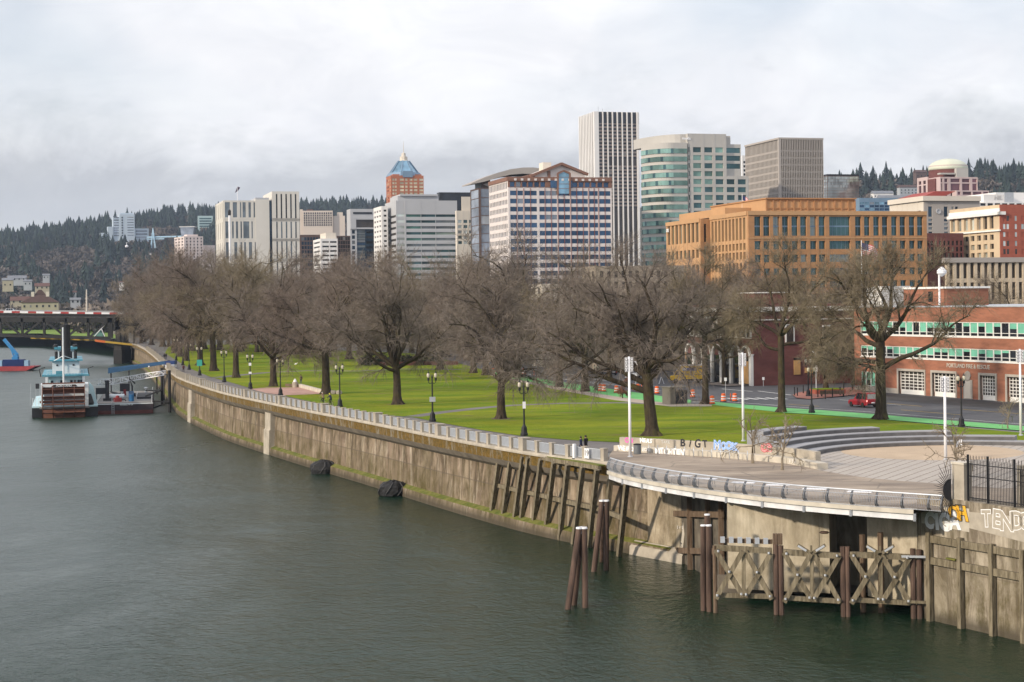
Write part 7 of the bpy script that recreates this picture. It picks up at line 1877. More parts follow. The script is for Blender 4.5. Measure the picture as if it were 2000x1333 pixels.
# fenders: big black floats on the wall
for px, py, lab in ((652,927,'black netted float bobbing at the wall foot, farther of the two'),(790,970,'black netted float bobbing at the wall foot, nearer of the two')):
    b_ = G(px, py-4, 0); t = thing('float_fender', lab, 'fender', (b_.x-1.3, b_.y-.9, 0), R.random(), 'black floats at the foot of the seawall')
    m = MB(M('rubber', (.016,.016,.017), .7, .4, 3, bump=.6)); rg = R.Random(px) if 0 else random.Random(px)
    rings = []
    for k, (r_, z_) in enumerate(((.8,-.3),(1.25,.0),(1.35,.5),(1.25,1.05),(.9,1.45),(.35,1.65))):
        rings.append([(r_*1.15*(1+rg.uniform(-.1,.1))*math.cos(2*PI*j/14), r_*(1+rg.uniform(-.1,.1))*math.sin(2*PI*j/14), z_+rg.uniform(-.08,.08)) for j in range(14)])
    m.add([v for r_ in rings for v in r_], [(i*14+j,i*14+(j+1)%14,(i+1)*14+(j+1)%14,(i+1)*14+j) for i in range(5) for j in range(14)]+[tuple(range(70,84))]); m.build('float_body', t)
    m = MB(M('chain_dark', (.07,.07,.07), .6))
    for j in range(7):
        tq = 2*PI*j/7; m.tube([(1.3*1.15*math.cos(tq),1.3*math.sin(tq),.1),(1.42*1.15*math.cos(tq+.2),1.42*math.sin(tq+.2),.55),(1.3*1.12*math.cos(tq+.4),1.3*math.sin(tq+.4),1.08),(.9*math.cos(tq+.5),.9*math.sin(tq+.5),1.5)], .045, 5)
    m.build('float_chain', t); t.scale = (1.22,1.22,1.1)
i = wi_at_px(243); b_ = G(241, 684, 0); t = thing('float_fender', 'small distant black float by the seawall near the bridge', 'fender', b_, 0, 'black floats at the foot of the seawall'); MB(MATS['rubber']).lathe([(.8,-.3),(1.6,.2),(1.6,1.0),(.9,1.7),(0,1.8)], 10).build('float_body', t)
# ================================================================= red crane barge at the far left
cb = thing('crane_barge', 'red hulled work boat with a blue container and a blue crane at the left edge', 'boat', G(20, 725, 0))
s_ = G(20,725,0).y/F
m = MB(M('boat_red', (.28,.035,.04), .6, .2, .5)); m.extr([(-40*s_,0,-.3),(27*s_,0,-.3),(47*s_,0,7*s_),(47*s_,0,8.5*s_),(-40*s_,0,9*s_)], (0,9,0)); m.build('hull', cb)
cnt = M('container_blue', (.012,.035,.15), .5, .15, .5); m = MB(cnt).box(-17*s_, 24*s_, 1.5, 4.2, 9*s_, 22*s_)
for k in range(26): x_ = lerp(-17*s_, 24*s_, k/26); m.box(x_, x_+.12, 1.42, 1.5, 9*s_, 22*s_)
m.build('container', cb); MB(M('tank_pale_blue', (.22,.38,.52), .5, .1, .5)).box(25*s_, 33*s_, 1.5, 4, 9*s_, 20*s_).box(-40*s_,-19*s_,2,5,9*s_,20*s_).build('deck_tank', cb)
cr = M('crane_blue', (.03,.19,.42), .5, .1, .5); m = MB(cr).bar((6*s_,3,22*s_),(6*s_,3,27*s_),2.2).bar((4*s_,3,26*s_),(11*s_,3,30*s_),1.4).bar((10*s_,3,30*s_),(-16*s_,3,62*s_),.9,1.2).bar((3*s_,2.8,27*s_),(-4*s_,3,46*s_),.4); m.build('crane_arm', cb)
# ================================================================= bridge
br = thing('truss_bridge', 'dark steel truss bridge with a red and white striped parapet crossing the river', 'bridge')
YB = 700; st = M('bridge_steel', (.012,.012,.013), .7, .3, .2, c2=(.032,.031,.03)); rb = M('parapet_red', (.34,.04,.04), .7, .15, .1)
dk = lambda px: P(px, 611.5+px*.010, YB)
def bp(px, py, dy=0): p = P(px, py, YB+dy); return p
for dy in (0, 14):
    m = MB(st)
    m.bar(bp(-160,623.5,dy), bp(252,626,dy), 1.0, 2.0); m.bar(bp(-160,652,dy), bp(216,660.5,dy), .9, 1.1)
    m.build('girder', br)
    pxs = [-85,-42,1,43,86,129,172,215]
    for i, px in enumerate(pxs):
        t_ = 2.2 if px == 215 else 1.0
        MB(st).bar(bp(px,622,dy), bp(px+1,(653+px*.036),dy), t_*.9, 1.0).build('truss_post', br)
    for i in range(len(pxs)-1):
        a, c = pxs[i], pxs[i+1]; up = i % 2 == 0
        pts = (bp(a+2,654+a*.036,dy), bp(c-1,624,dy)) if up == 0 else (bp(a+1,624,dy), bp(c-1,654+c*.036,dy))
        if i == len(pxs)-2: pts = (bp(a+2,654+a*.036,dy), bp(c-1,624,dy))
        MB(st).bar(*pts, .8, .8).build('truss_brace', br)
m = MB(M('bridge_deck', (.045,.045,.048), .8, .2, .1)); a, b_ = bp(-170,614), bp(330,617); m.add([a,b_,b_+Vector((0,15,0)),a+Vector((0,15,0)),a+Vector((0,0,-.9)),b_+Vector((0,0,-.9)),b_+Vector((0,15,-.9)),a+Vector((0,15,-.9))], [(0,1,2,3),(4,7,6,5),(0,4,5,1),(3,2,6,7),(0,3,7,4),(1,5,6,2)]); m.build('road_deck', br)
n_ = 24
for i in range(n_):
    px0, px1 = lerp(-120, 262, i/n_), lerp(-120, 262, (i+1)/n_)
    MB(rb if i % 2 else steel_w).bar(bp(px0,609.5+max(0,px0)*.014), bp(px1,609.5+max(0,px1)*.014), .5, .75).build('parapet_panel', br)
MB(st).bar(bp(-120,612.5), bp(262,616), .7, .6).build('parapet_base', br)
MB(M('parapet_far', (.30,.30,.31), .7, .1, .2)).bar(bp(-160,606,15), bp(262,610,15), .5, .9).build('far_parapet', br)
# pier
m = MB(M('pier_dark', (.030,.028,.027), .9, .4, .2, c2=(.085,.078,.07))); c = G(217.5, 713, 0); w_ = 16*YB/F
m.box(c.x-w_*.42, c.x+w_*.42, YB-1, YB+16, -2, P(217,670,YB).z).mat(st).box(c.x-w_*.5, c.x+w_*.5, YB-1.2, YB+16.2, P(217,684,YB).z-9, P(217,684,YB).z).box(c.x-w_*.28,c.x+w_*.28,YB-.6,YB+15,P(217,670,YB).z,P(217,617,YB).z); m.build('pier', br)
m = MB(st); m.bar(bp(222,637), bp(330,641), 1.2, 3.0).bar(bp(222,626), bp(330,629), 1.2, 2.4)
for px in (240,262): m.bar(bp(px,626), bp(px,672), .8, .8)
m.build('approach_span', br)
t = thing('boom_barrier', 'yellow and orange floating boom strung below the bridge', 'boom', (0,0,0))
bo = M('boom_yellow', (.42,.28,.04), .8, .2, .2); bo2 = M('boom_orange', (.50,.12,.03), .8, .2, .2)
MB(bo).bar(bp(206,668,-2), bp(262,674,-2), .5, .8).build('boom_line', t); MB(bo2).bar(bp(186,665.5,-2), bp(206,668,-2), .5, .9).build('boom_end', t); MB(bo).bar(bp(60,661,6), bp(186,665,6), .4, .5).build('boom_line', t)
t = thing('light_pole', 'pale concrete light pole standing on the bridge', 'light pole', bp(169.5, 609, 8)); MB(b_cream).tube([(0,0,0),(0,0,9)], [.42,.24], 8).build('pole', t); MB(steel_g).box(-.2,.2,-.2,.2,9,9.3).build('pole_cap', t)
t = thing('teal_crane_barge', 'small teal work barge with derrick moored beyond the bridge pier', 'boat', P(193, 662, 760)); tg = M('teal_paint', (.09,.20,.175), .6, .15, .3); MB(tg).box(-2.2,1.8,0,3,0,2.6).box(-1.4,.6,0,3,2.6,4.2).build('deck_house', t); MB(steel_w).bar((-3,0,0),(2.5,0,6),.3).bar((3,0,0),(1,0,5),.25).build('derrick', t); MB(ip).box(-6,6,-1,5,-1,0).build('hull', t)
# ================================================================= lamps
globe = M('lamp_globe', (.50,.455,.37), .35, .08, 3)
def lamp_proto():
    t = thing('street_lamp', 'lamp', 'street lamp', (0,0,0), 0, 'black twin-globe lamps along the promenade')
    MB(black).lathe([(.42,0),(.42,.25),(.34,.35),(.30,.9),(.16,1.15),(.13,1.25)], 10).build('lamp_base', t)
    MB(black).tube([(0,0,1.2),(0,0,5.5)], [.105,.075], 8).build('lamp_post', t)
    m = MB(black)
    for s in (-1,1): m.tube([(0,0,4.75),(s*.25,0,4.6),(s*.43,0,4.75),(s*.45,0,5.25)], .05, 6).lathe([(.06,0),(.13,.08),(.13,.3),(.17,.36)], 8, (s*.45,0,4.95))
    m.lathe([(.1,0),(.14,.1),(.05,.3),(.0,.5)], 8, (0,0,5.3)); m.build('lamp_arms', t)
    for s in (-1,1):
        g = MB(globe).lathe([(.12,0),(.19,.12),(.20,.36),(.13,.52)], 10).build('lamp_globe', t, loc=(s*.45,0,5.35), smooth=False)
        MB(black).lathe([(.14,.52),(.08,.66),(.04,.74),(.02,.92)], 8).build('lamp_finial', g)
    return t
LP0 = lamp_proto(); NL = []
labs = [(1024,851.5,740,'nearest riverside lamp, behind the railing in front of the forked bare tree'),(845,823.5,723,'riverside lamp with a small round grey notice on its post'),(664,795,708.5,'riverside lamp beside the cyclists on the promenade'),(548,773,697,'riverside lamp at the near edge of the pink terrace'),(489,760,689,'riverside lamp with two white notices at the left edge of the pink terrace'),(438,746.5,682,'riverside lamp next left of the one with two white notices'),(390,733.5,675,'riverside lamp carrying a green notice board'),(369.5,722.5,669,'riverside lamp just left of the green notice board'),(357,714,665,'riverside lamp behind the walking person near the gangway'),(344,704,660,'farthest riverside lamp above the gangway roof')]
for i, (px, py, pt, lab) in enumerate(labs):
    b = G(px, py); s = (P(px, pt, b.y).z-GZ)/6.27
    NL.append(None)
    if i == 0: LP0.location = b; LP0.scale = (s,)*3; LP0['label'] = lab; LP0.rotation_euler = (0,0,.12); t = LP0
    else: t = dup(LP0, b, .12, lab, s)
    NL[-1] = t
for px, py, pt, lab in ((1585.5,807,712,'twin-globe street lamp on the green lane in front of the brick corner'),(1579,775.5,697,'twin-globe street lamp on the brick corner behind the nearer one'),(1878,834,728,'twin-globe street lamp in front of the fire station bay doors'),(1262,769,716,'dark street lamp beside the green lane behind the first white mast'),(1165,763,712,'street lamp beside the pair of orange drums at the green lane')):
    b = G(px, py); s = (P(px, pt, b.y).z-GZ)/6.27; t = dup(LP0, b, .5, lab, s); t['group'] = 'black twin-globe lamps along the street'
for i, t in enumerate(NL):
    if i in (0,1,4,6):
        gn = M('notice_green', (.05,.36,.30), .6, .08, 1)
        if i == 0: q = [(-.16,.18,3.0,3.75,steel_w)]
        elif i == 1: q = [(-.36,.36,2.4,3.0,steel_g)]
        elif i == 4: q = [(-.22,.22,4.0,4.5,steel_w),(-.25,.25,2.6,2.95,steel_w)]
        else: q = [(-.55,.55,1.95,3.25,gn)]
        for x0, x1, z0, z1, mm in q: MB(mm).box(x0, x1, -.17, -.13, z0, z1).build('notice', t)
# ================================================================= barrels and delineators
org = M('cone_orange', (.72,.12,.02), .6, .08, 2)
bar0 = None
for px, py, lab in ((950,730.5,'orange drum at the far left end of the green lane'),(963.5,731,'orange drum second from the far left end of the green lane'),(983,733,'orange drum behind the forked tree trunk'),(1006,729,'orange drum on the far side of the green lane, left of the thin delineator'),(1023,732,'orange drum immediately left of the thin red delineator'),(1172,764.5,'left drum of the close orange pair on the green lane'),(1179.5,765.5,'right drum of the close orange pair on the green lane'),(1204,768,'orange drum right behind the dark lamp post'),(1246,765,'orange drum beside the orange delineators on the road'),(1283,769.5,'orange drum just right of the largest tree trunk'),(1299.5,772,'orange drum left of the grey kiosk'),(1353,776.5,'orange drum right of the grey kiosk'),(1391,790,'orange drum at the foot of the tree beside the kiosk'),(1413,785,'left orange drum beside the thin sign pole at the crossing'),(1435,784.5,'right orange drum beside the delineator at the crossing')):
    b = G(px, py)
    if bar0 is None:
        t = bar0 = thing('traffic_drum', lab, 'traffic drum', b, 0, 'orange and white traffic drums along the green lane')
        MB(org).lathe([(.34,.1),(.31,.30)], 12).mat(org).lathe([(.31,.44),(.29,.62)], 12).lathe([(.285,.76),(.26,1.02),(.08,1.08)], 12).build('drum_body', t); MB(steel_w).lathe([(.31,.30),(.31,.44)], 12).lathe([(.29,.62),(.285,.76)], 12).build('reflective_band', t); MB(black).lathe([(.44,0),(.42,.1),(.3,.1)], 12).build('drum_foot', t)
    else: t = dup(bar0, b, R.uniform(0,3), lab)
    t.scale = (1.15,)*3
dl0 = None
for px, py, lab in ((1043,734,'thin red delineator at the left of the green lane'),(1237,763,'left thin orange delineator in the road near the white truck'),(1253,766,'right thin orange delineator in the road near the white truck'),(1427,784.5,'thin orange delineator between the two drums at the crossing')):
    b = G(px, py)
    if dl0 is None: o = dl0 = MB(org).lathe([(.06,.05),(.06,.9),(.07,1.15),(0,1.18)], 8).mat(black).lathe([(.22,0),(.18,.06),(.05,.08)], 8).build('delineator_post')
    else: o = link('delineator_post', dl0.data)
    o.location = b; tag(o, lab, 'delineator', 'orange delineator posts in the road')
# ================================================================= kiosk
KO = G(1309, 790.5); ke = (G(1350,789)-KO).normalized()
t = thing('grey_kiosk', 'small grey metal park kiosk with dark louvred front and flat roof', 'kiosk', KO, math.atan2(ke.y, ke.x)+.1)
kw, kh = 3.0, 2.4
kg = M('kiosk_grey', (.135,.125,.105), .6, .08, 1); kd = M('kiosk_dark', (.035,.037,.042), .4, .1, 1, metal=.3)
MB(kg).box(0,.9,0,2.2,0,kh).box(.9,kw,.15,2.2,0,kh-.45).build('kiosk_wall', t)
m = MB(kd)
for k in range(4): m.box(.95+k*.52, .95+k*.52+.46, .09, .15, .1, kh-.6)
m.build('louvre_door', t); MB(kg).box(-.15,kw+.25,-.3,2.4,kh,kh+.12).build('roof', t)
m = MB(kg)
for k in range(6): m.box(.95+k*.4,1.0+k*.4,.3,.35,kh-.45,kh)
m.build('roof_post', t); MB(walkc).box(-.8,kw+.6,-.8,2.8,.0,.03).build('kiosk_slab', t)
# ================================================================= vehicles
tyre = M('tyre', (.012,.012,.012), .8, .1, 3); rim = M('rim', (.40,.41,.42), .35, .1, 3, metal=.6); lampr = M('tail_red', (.35,.01,.01), .3, .05, 3); lampw = M('head_lamp', (.7,.7,.66), .2, .05, 3); glassv = GLASS('car_glass', (.02,.024,.03), .3, .06)
def loft(secs, m, mb):
    """secs: list of (x, [(y,z)...]) closed rings"""
    k = len(secs[0][1]); vs = [(x, y, z) for x, r in secs for y, z in r]; n = len(secs)
    mb.mat(m).add(vs, [(i*k+j, i*k+(j+1)%k, (i+1)*k+(j+1)%k, (i+1)*k+j) for i in range(n-1) for j in range(k)]+[tuple(range(k)), tuple(range((n-1)*k, n*k))])
def wheels(t, xs, w, r):
    for x in xs:
        for s in (-1,1):
            o = MB(tyre).lathe([(r*.6,-.11),(r*.95,-.11),(r,-.07),(r,.07),(r*.95,.11),(r*.6,.11)], 16).build('wheel', t, loc=(x, s*w/2, r)); o.rotation_euler = (PI/2,0,0)
            MB(rim).lathe([(0,-.10),(r*.6,-.10),(r*.6,.10),(0,.10)], 12).build('rim', o)
def car(label, pos, ang, col, L_=4.6, W=1.85, H=1.72, suv=True, cat='car', name='parked_car', grp=None):
    t = thing(name, label, cat, pos, ang, grp); hw = W/2; b = H*.53
    body = MB(col)
    def ring(zl, zh, w): return [(-w, zl+.08), (-w*.96, zl), (w*.96, zl), (w, zl+.08), (w*1.0, zh*.72+zl*.28), (w*.93, zh), (-w*.93, zh), (-w*1.0, zh*.72+zl*.28)]
    L2 = L_/2
    loft([(-L2, ring(.42,b*.96,hw*.88)), (-L2+.12, ring(.32,b,hw*.97)), (-L2*.5, ring(.28,b*1.02,hw)), (L2*.25, ring(.28,b,hw)), (L2*.72, ring(.30,b*.92,hw*.97)), (L2-.1, ring(.34,b*.82,hw*.92)), (L2, ring(.42,b*.70,hw*.80))], col, body)
    x0, x1, x2, x3 = (-L2+.08, -L2+.35, L2*.10, L2*.40) if suv else (-L2*.85, -L2*.42, L2*.05, L2*.45)
    up = MB(col); zr = H
    up.add([(x0,-hw*.9,b),(x3,-hw*.9,b),(x3,hw*.9,b),(x0,hw*.9,b),(x1,-hw*.74,zr),(x2,-hw*.74,zr),(x2,hw*.74,zr),(x1,hw*.74,zr)], [(4,5,6,7),(0,1,5,4),(2,3,7,6),(1,2,6,5),(3,0,4,7)])
    body.v += [] ; o = len(body.v); body.v += up.v; body.f += [tuple(i+o for i in f) for f in up.f]; body.mi += [0]*len(up.f)
    body.build('body', t, smooth=False)
    for s in (-1,1):
        f = lambda x, z: (x, s*(lerp(hw*.9, hw*.74, (z-b)/(zr-b))+.012), z)
        for xa, xb in ((lerp(x0,x3,.08), lerp(x0,x3,.34)), (lerp(x0,x3,.37), lerp(x0,x3,.60)), (lerp(x0,x3,.63), lerp(x0,x3,.86))):
            sh = lambda x: lerp(x, (x1+x2)/2, .18)
            MB(glassv).add([f(xa,b+.06), f(xb,b+.06), f(sh(xb),zr-.09), f(sh(xa),zr-.09)], [(0,1,2,3)]).build('side_window', t)
        MB(lampr).box(-L2-.02,-L2+.1,s*hw*.7-.12,s*hw*.7+.12,b*.72,b*.98).build('tail_light', t); MB(lampw).box(L2-.16,L2-.01,s*hw*.62-.16,s*hw*.62+.16,b*.62,b*.8).build('headlight', t)
    e = .02; MB(glassv).add([(lerp(x0,x1,.15)-e,-hw*.78,lerp(b,zr,.15)),(lerp(x0,x1,.15)-e,hw*.78,lerp(b,zr,.15)),(lerp(x0,x1,.85)-e,hw*.68,lerp(b,zr,.85)),(lerp(x0,x1,.85)-e,-hw*.68,lerp(b,zr,.85))], [(0,1,2,3)]).build('rear_window', t)
    MB(glassv).add([(lerp(x3,x2,.1)+e,-hw*.8,lerp(b,zr,.1)),(lerp(x3,x2,.1)+e,hw*.8,lerp(b,zr,.1)),(lerp(x3,x2,.9)+e,hw*.7,lerp(b,zr,.9)),(lerp(x3,x2,.9)+e,-hw*.7,lerp(b,zr,.9))], [(0,1,2,3)]).build('windscreen', t)
    MB(black).box(-L2-.05,-L2+.05,-hw*.85,hw*.85,.38,.58).build('rear_bumper', t); MB(steel_w).box(-L2-.06,-L2-.02,-.25,.25,.62,.76).build('number_plate', t)
    wheels(t, (-L_*.29, L_*.31), W*.93, .36 if suv else .32)
    return t
sdir = math.atan2(.94, -.35)
pm_ = lambda n, c, me=.25: M(n, c, .3, .05, 2, metal=me, spec=.6)
car('red SUV driving past the fire station', G(1686,795), sdir, pm_('paint_red', (.30,.012,.02)), 4.9, 2.0, 2.0, name='red_suv')
car('dark blue car parked on the road left of the white truck', G(1190,733), sdir, pm_('paint_navy', (.03,.035,.06)), 4.4, 1.8, 1.5, False)
car('white pickup-like car right behind the white truck', G(1345-5,727), sdir+.3, pm_('paint_white', (.60,.60,.60)), 4.4, 1.8, 1.6)
car('dark red car at the side street behind the yellow truck', G(1318,721), sdir+1.4, pm_('paint_maroon', (.16,.02,.03)), 4.4, 1.8, 1.5, False)
car('silver car crossing the truss bridge', bp(24, 611.5, 5)+Vector((0,0,.1)), 0, pm_('paint_silver', (.45,.46,.48)), 5.6, 1.9, 1.75, name='silver_car')
car('dark car half hidden by tree trunks on the road at the left', G(1018,712), sdir, pm_('paint_black', (.02,.02,.022)), 4.4, 1.8, 1.5, False)
def boxtruck(label, pos, ang, col, box_c, L_, W, H, name, cat='truck', sign=False):
    t = thing(name, label, cat, pos, ang)
    m = MB(col); cabx = L_/2-1.9
    m.extr([(cabx,-W*.45,.5),(L_/2,-W*.45,.5),(L_/2,-W*.45,1.25),(L_/2-.7,-W*.45,1.4),(L_/2-1.1,-W*.45,2.25),(cabx,-W*.45,2.3)], (0,W*.9,0)); m.build('cab', t)
    MB(box_c).box(-L_/2, cabx-.02, -W/2, W/2, .75, H).build('cargo_box', t); MB(steel_w).box(-L_/2-.02, cabx+.2, -W/2-.02, W/2+.02, H, H+.07).build('cargo_roof', t)
    MB(black).box(-L_/2, L_/2-.3, -W*.4, W*.4, .45, .74).build('chassis', t)
    MB(glassv).add([(L_/2-.68,-W*.4,1.45),(L_/2-.68,W*.4,1.45),(L_/2-1.06,W*.38,2.2),(L_/2-1.06,-W*.38,2.2)], [(0,1,2,3)]).build('windscreen', t)
    for s in (-1,1):
        MB(glassv).add([(cabx+.3,s*W*.455,1.45),(L_/2-.85,s*W*.455,1.45),(L_/2-1.15,s*W*.455,2.15),(cabx+.3,s*W*.455,2.15)], [(0,1,2,3)]).build('side_window', t); MB(lampw).box(L_/2-.02,L_/2+.03,s*W*.33-.14,s*W*.33+.14,.85,1.1).build('headlight', t)
    wheels(t, (-L_*.27, L_*.34), W*.88, .42)
    return t
yel = pm_('paint_yellow', (.85,.52,.01), 0)
yt = boxtruck('bright yellow rental box truck parked at the corner', G(1344,748), math.radians(172), yel, yel, 6.4, 2.4, 3.15, 'yellow_box_truck')
sb_ = M('sign_blue', (.02,.06,.30), .5, .05, 2)
for s in (-1,1):
    MB(sb_).box(-1.6,1.0,s*1.215-.01,s*1.215+.01,2.2,2.75).build('side_sign', yt); MB(steel_w).box(.1,1.0,s*1.23-.01,s*1.23+.01,2.28,2.67).build('sign_patch', yt)
    MB(M('stripe_grey', (.10,.10,.10), .6)).box(-2.9,-1.8,s*1.215-.01,s*1.215+.01,2.5,2.6).box(-2.9,1,s*1.215-.01,s*1.215+.01,1.5,1.56).build('side_stripe', yt)
boxtruck('white utility truck half hidden behind the largest tree', G(1236,742), sdir+2.6, pm_('paint_white', (.6,.6,.6)), b_white, 7.2, 2.4, 3.3, 'white_truck')
# ================================================================= corner furniture
bl0 = None
for i, (px, py) in enumerate(((1552,774),(1557.5,775),(1569,770),(1612.5,762),(1597.5,778),(1612,780),(1626,777),(1641,774),(1648,761),(1665,764))):
    b = G(px, py)
    if bl0 is None: o = bl0 = MB(black).lathe([(.09,0),(.08,1.25),(.1,1.27),(.1,1.35),(.03,1.4)], 8).build('bollard')
    else: o = link('bollard', bl0.data)
    o.location = b; tag(o, 'slim black bollard on the brick corner pavement' , 'bollard', 'black bollards on the brick corner')
pb = G(1612, 771); t = thing('brick_planter', 'low brick planter with grass around the corner tree', 'planter', pb, .15); MB(b_red).box(-1.6,3.2,-.3,3.4,.1,.75).build('planter_wall', t); MB(grass).box(-1.4,3.0,-.1,3.2,.75,.85).build('planter_grass', t)
t = thing('slatted_bench', 'long brown bench in front of the brick planter', 'bench', G(1627,776), .12); MB(timber_b).box(-1.9,1.9,0,.45,.42,.5).build('seat', t); MB(timber_b).box(-1.9,1.9,.4,.48,.5,1.0).build('backrest', t)
for x in (-1.7,1.7): MB(black).box(x-.05,x+.05,.02,.42,0,.42).build('leg', t)
t = thing('tall_light_pole', 'tall thin grey light pole on the brick corner', 'light pole', G(1594.5,764)); h = P(1594.5,689,G(1594.5,764).y).z-GZ; MB(steel_g).tube([(0,0,0),(0,0,h)], [.12,.07], 8).build('pole', t); MB(steel_w).lathe([(.1,-.1),(.22,0),(.2,.2),(0,.25)], 8).build('pole_lamp', t, loc=(-.4,0,h)); MB(steel_g).bar((0,0,h-.05),(-.5,0,h+.05),.07).build('pole_arm', t); MB(steel_w).box(-.2,.2,-.2,-.1,h*.5,h*.68).build('pole_sign', t)
for px, py, pt, lab in ((1417.5,784,738,'thin grey sign pole between the drums at the crossing'),(1242,764,732,'thin grey sign pole with a round disc near the white truck'),(1491,755,737,'short white sign post against the dark brick wall')):
    b = G(px, py); h = P(px, pt, b.y).z-GZ; t = thing('sign_pole', lab, 'sign', b); MB(steel_g).tube([(0,0,0),(0,0,h)], .05, 6).build('pole', t); MB(steel_w).box(-.2,.2,-.07,-.05,h-.5,h).build('sign_face', t)
b = G(1501,753); t = thing('utility_box', 'dark blue street cabinet against the dark brick wall', 'cabinet', b); MB(M('box_blue', (.02,.03,.05), .5)).box(-.6,.6,0,.6,0,1.5).build('cabinet_box', t); MB(steel_w).box(-.2,.2,-.02,0,.8,1.2).build('cabinet_notice', t)
for i, (px, py) in enumerate(((1556,750),(1580,748))):
    t = thing('bike_hoop', ('left white bike hoop against the dark brick wall','right white bike hoop against the dark brick wall')[i], 'bike rack', G(px,py)); MB(steel_w).tube([(-.5,0,0),(-.5,0,1.0),(.5,0,1.0),(.5,0,0)], .05, 6).build('hoop', t); MB(steel_w).box(-.58,-.42,-.08,.08,0,.03).box(.42,.58,-.08,.08,0,.03).build('hoop_foot', t)
t = thing('a_frame_sign', 'white sandwich board sign near the yellow truck', 'sign', G(1292,750)); MB(steel_w).extr([(-.5,-.3,0),(-.4,-.3,0),(0,-.05,1.2),(-.06,-.05,1.2)],(0,.5,0)).extr([(.5,-.3,0),(.4,-.3,0),(0.01,-.05,1.2),(.07,-.05,1.2)],(0,.5,0)).build('board', t); MB(black).bar((-.3,0,.5),(.3,0,.5),.03).build('hinge_bar', t)
# stones, low walls round the pink terrace
t = thing('terrace_wall', 'low stone wall behind the pink paved terrace', 'wall', (0,0,0))
a, b = G(585,756.5), G(632,769); MB(conc_l).bar(a+Vector((0,0,.3)), b+Vector((0,0,.3)), .6, .6).build('wall_run', t); a2, b2 = G(560,755), G(584,757); MB(timber_b).bar(a2+Vector((0,0,.25)), b2+Vector((0,0,.25)), .6, .5).build('wall_run', t)
for i, (px, py) in enumerate(((643,768),(651,770),(662,770))):
    o = MB(conc).lathe([(.5,0),(.55,.3),(.4,.6),(0,.65)], 7).build('stone_block', loc=G(px,py)); tag(o, ('left stone block beside the tree at the terrace corner','middle stone block beside the tree at the terrace corner','right stone block beside the lamp at the terrace')[i], 'stone', 'stone blocks by the pink terrace')
t = thing('park_bin', 'round stone bin with a white bag on top at the back of the pink terrace', 'bin', G(576.5,757)); MB(conc).lathe([(.5,0),(.55,.9),(.5,1.0)], 12).build('bin_body', t); MB(steel_w).lathe([(.35,1.0),(.3,1.2),(.25,1.35),(.1,1.6)], 8).build('bin_bag', t)
gl = thing('seagull', 'white seagull standing on the lawn behind the pink terrace', 'bird', G(578,714.5)); m = MB(steel_w); m.lathe([(.02,-.42),(.14,-.2),(.19,.05),(.13,.25),(.1,.3)], 8); o = m.build('bird_body', gl, loc=(0,0,.42)); o.rotation_euler = (0,1.25,0); MB(steel_w).lathe([(.03,-.1),(.1,0),(.09,.1),(0,.14)], 8).build('head', gl, loc=(.34,0,.62)); MB(org).bar((.42,0,.62),(.56,0,.60),.04).build('beak', gl); MB(org).tube([(0,.05,0),(0,.05,.3)],.02,4).tube([(0,-.05,0),(0,-.05,.3)],.02,4).build('leg', gl)
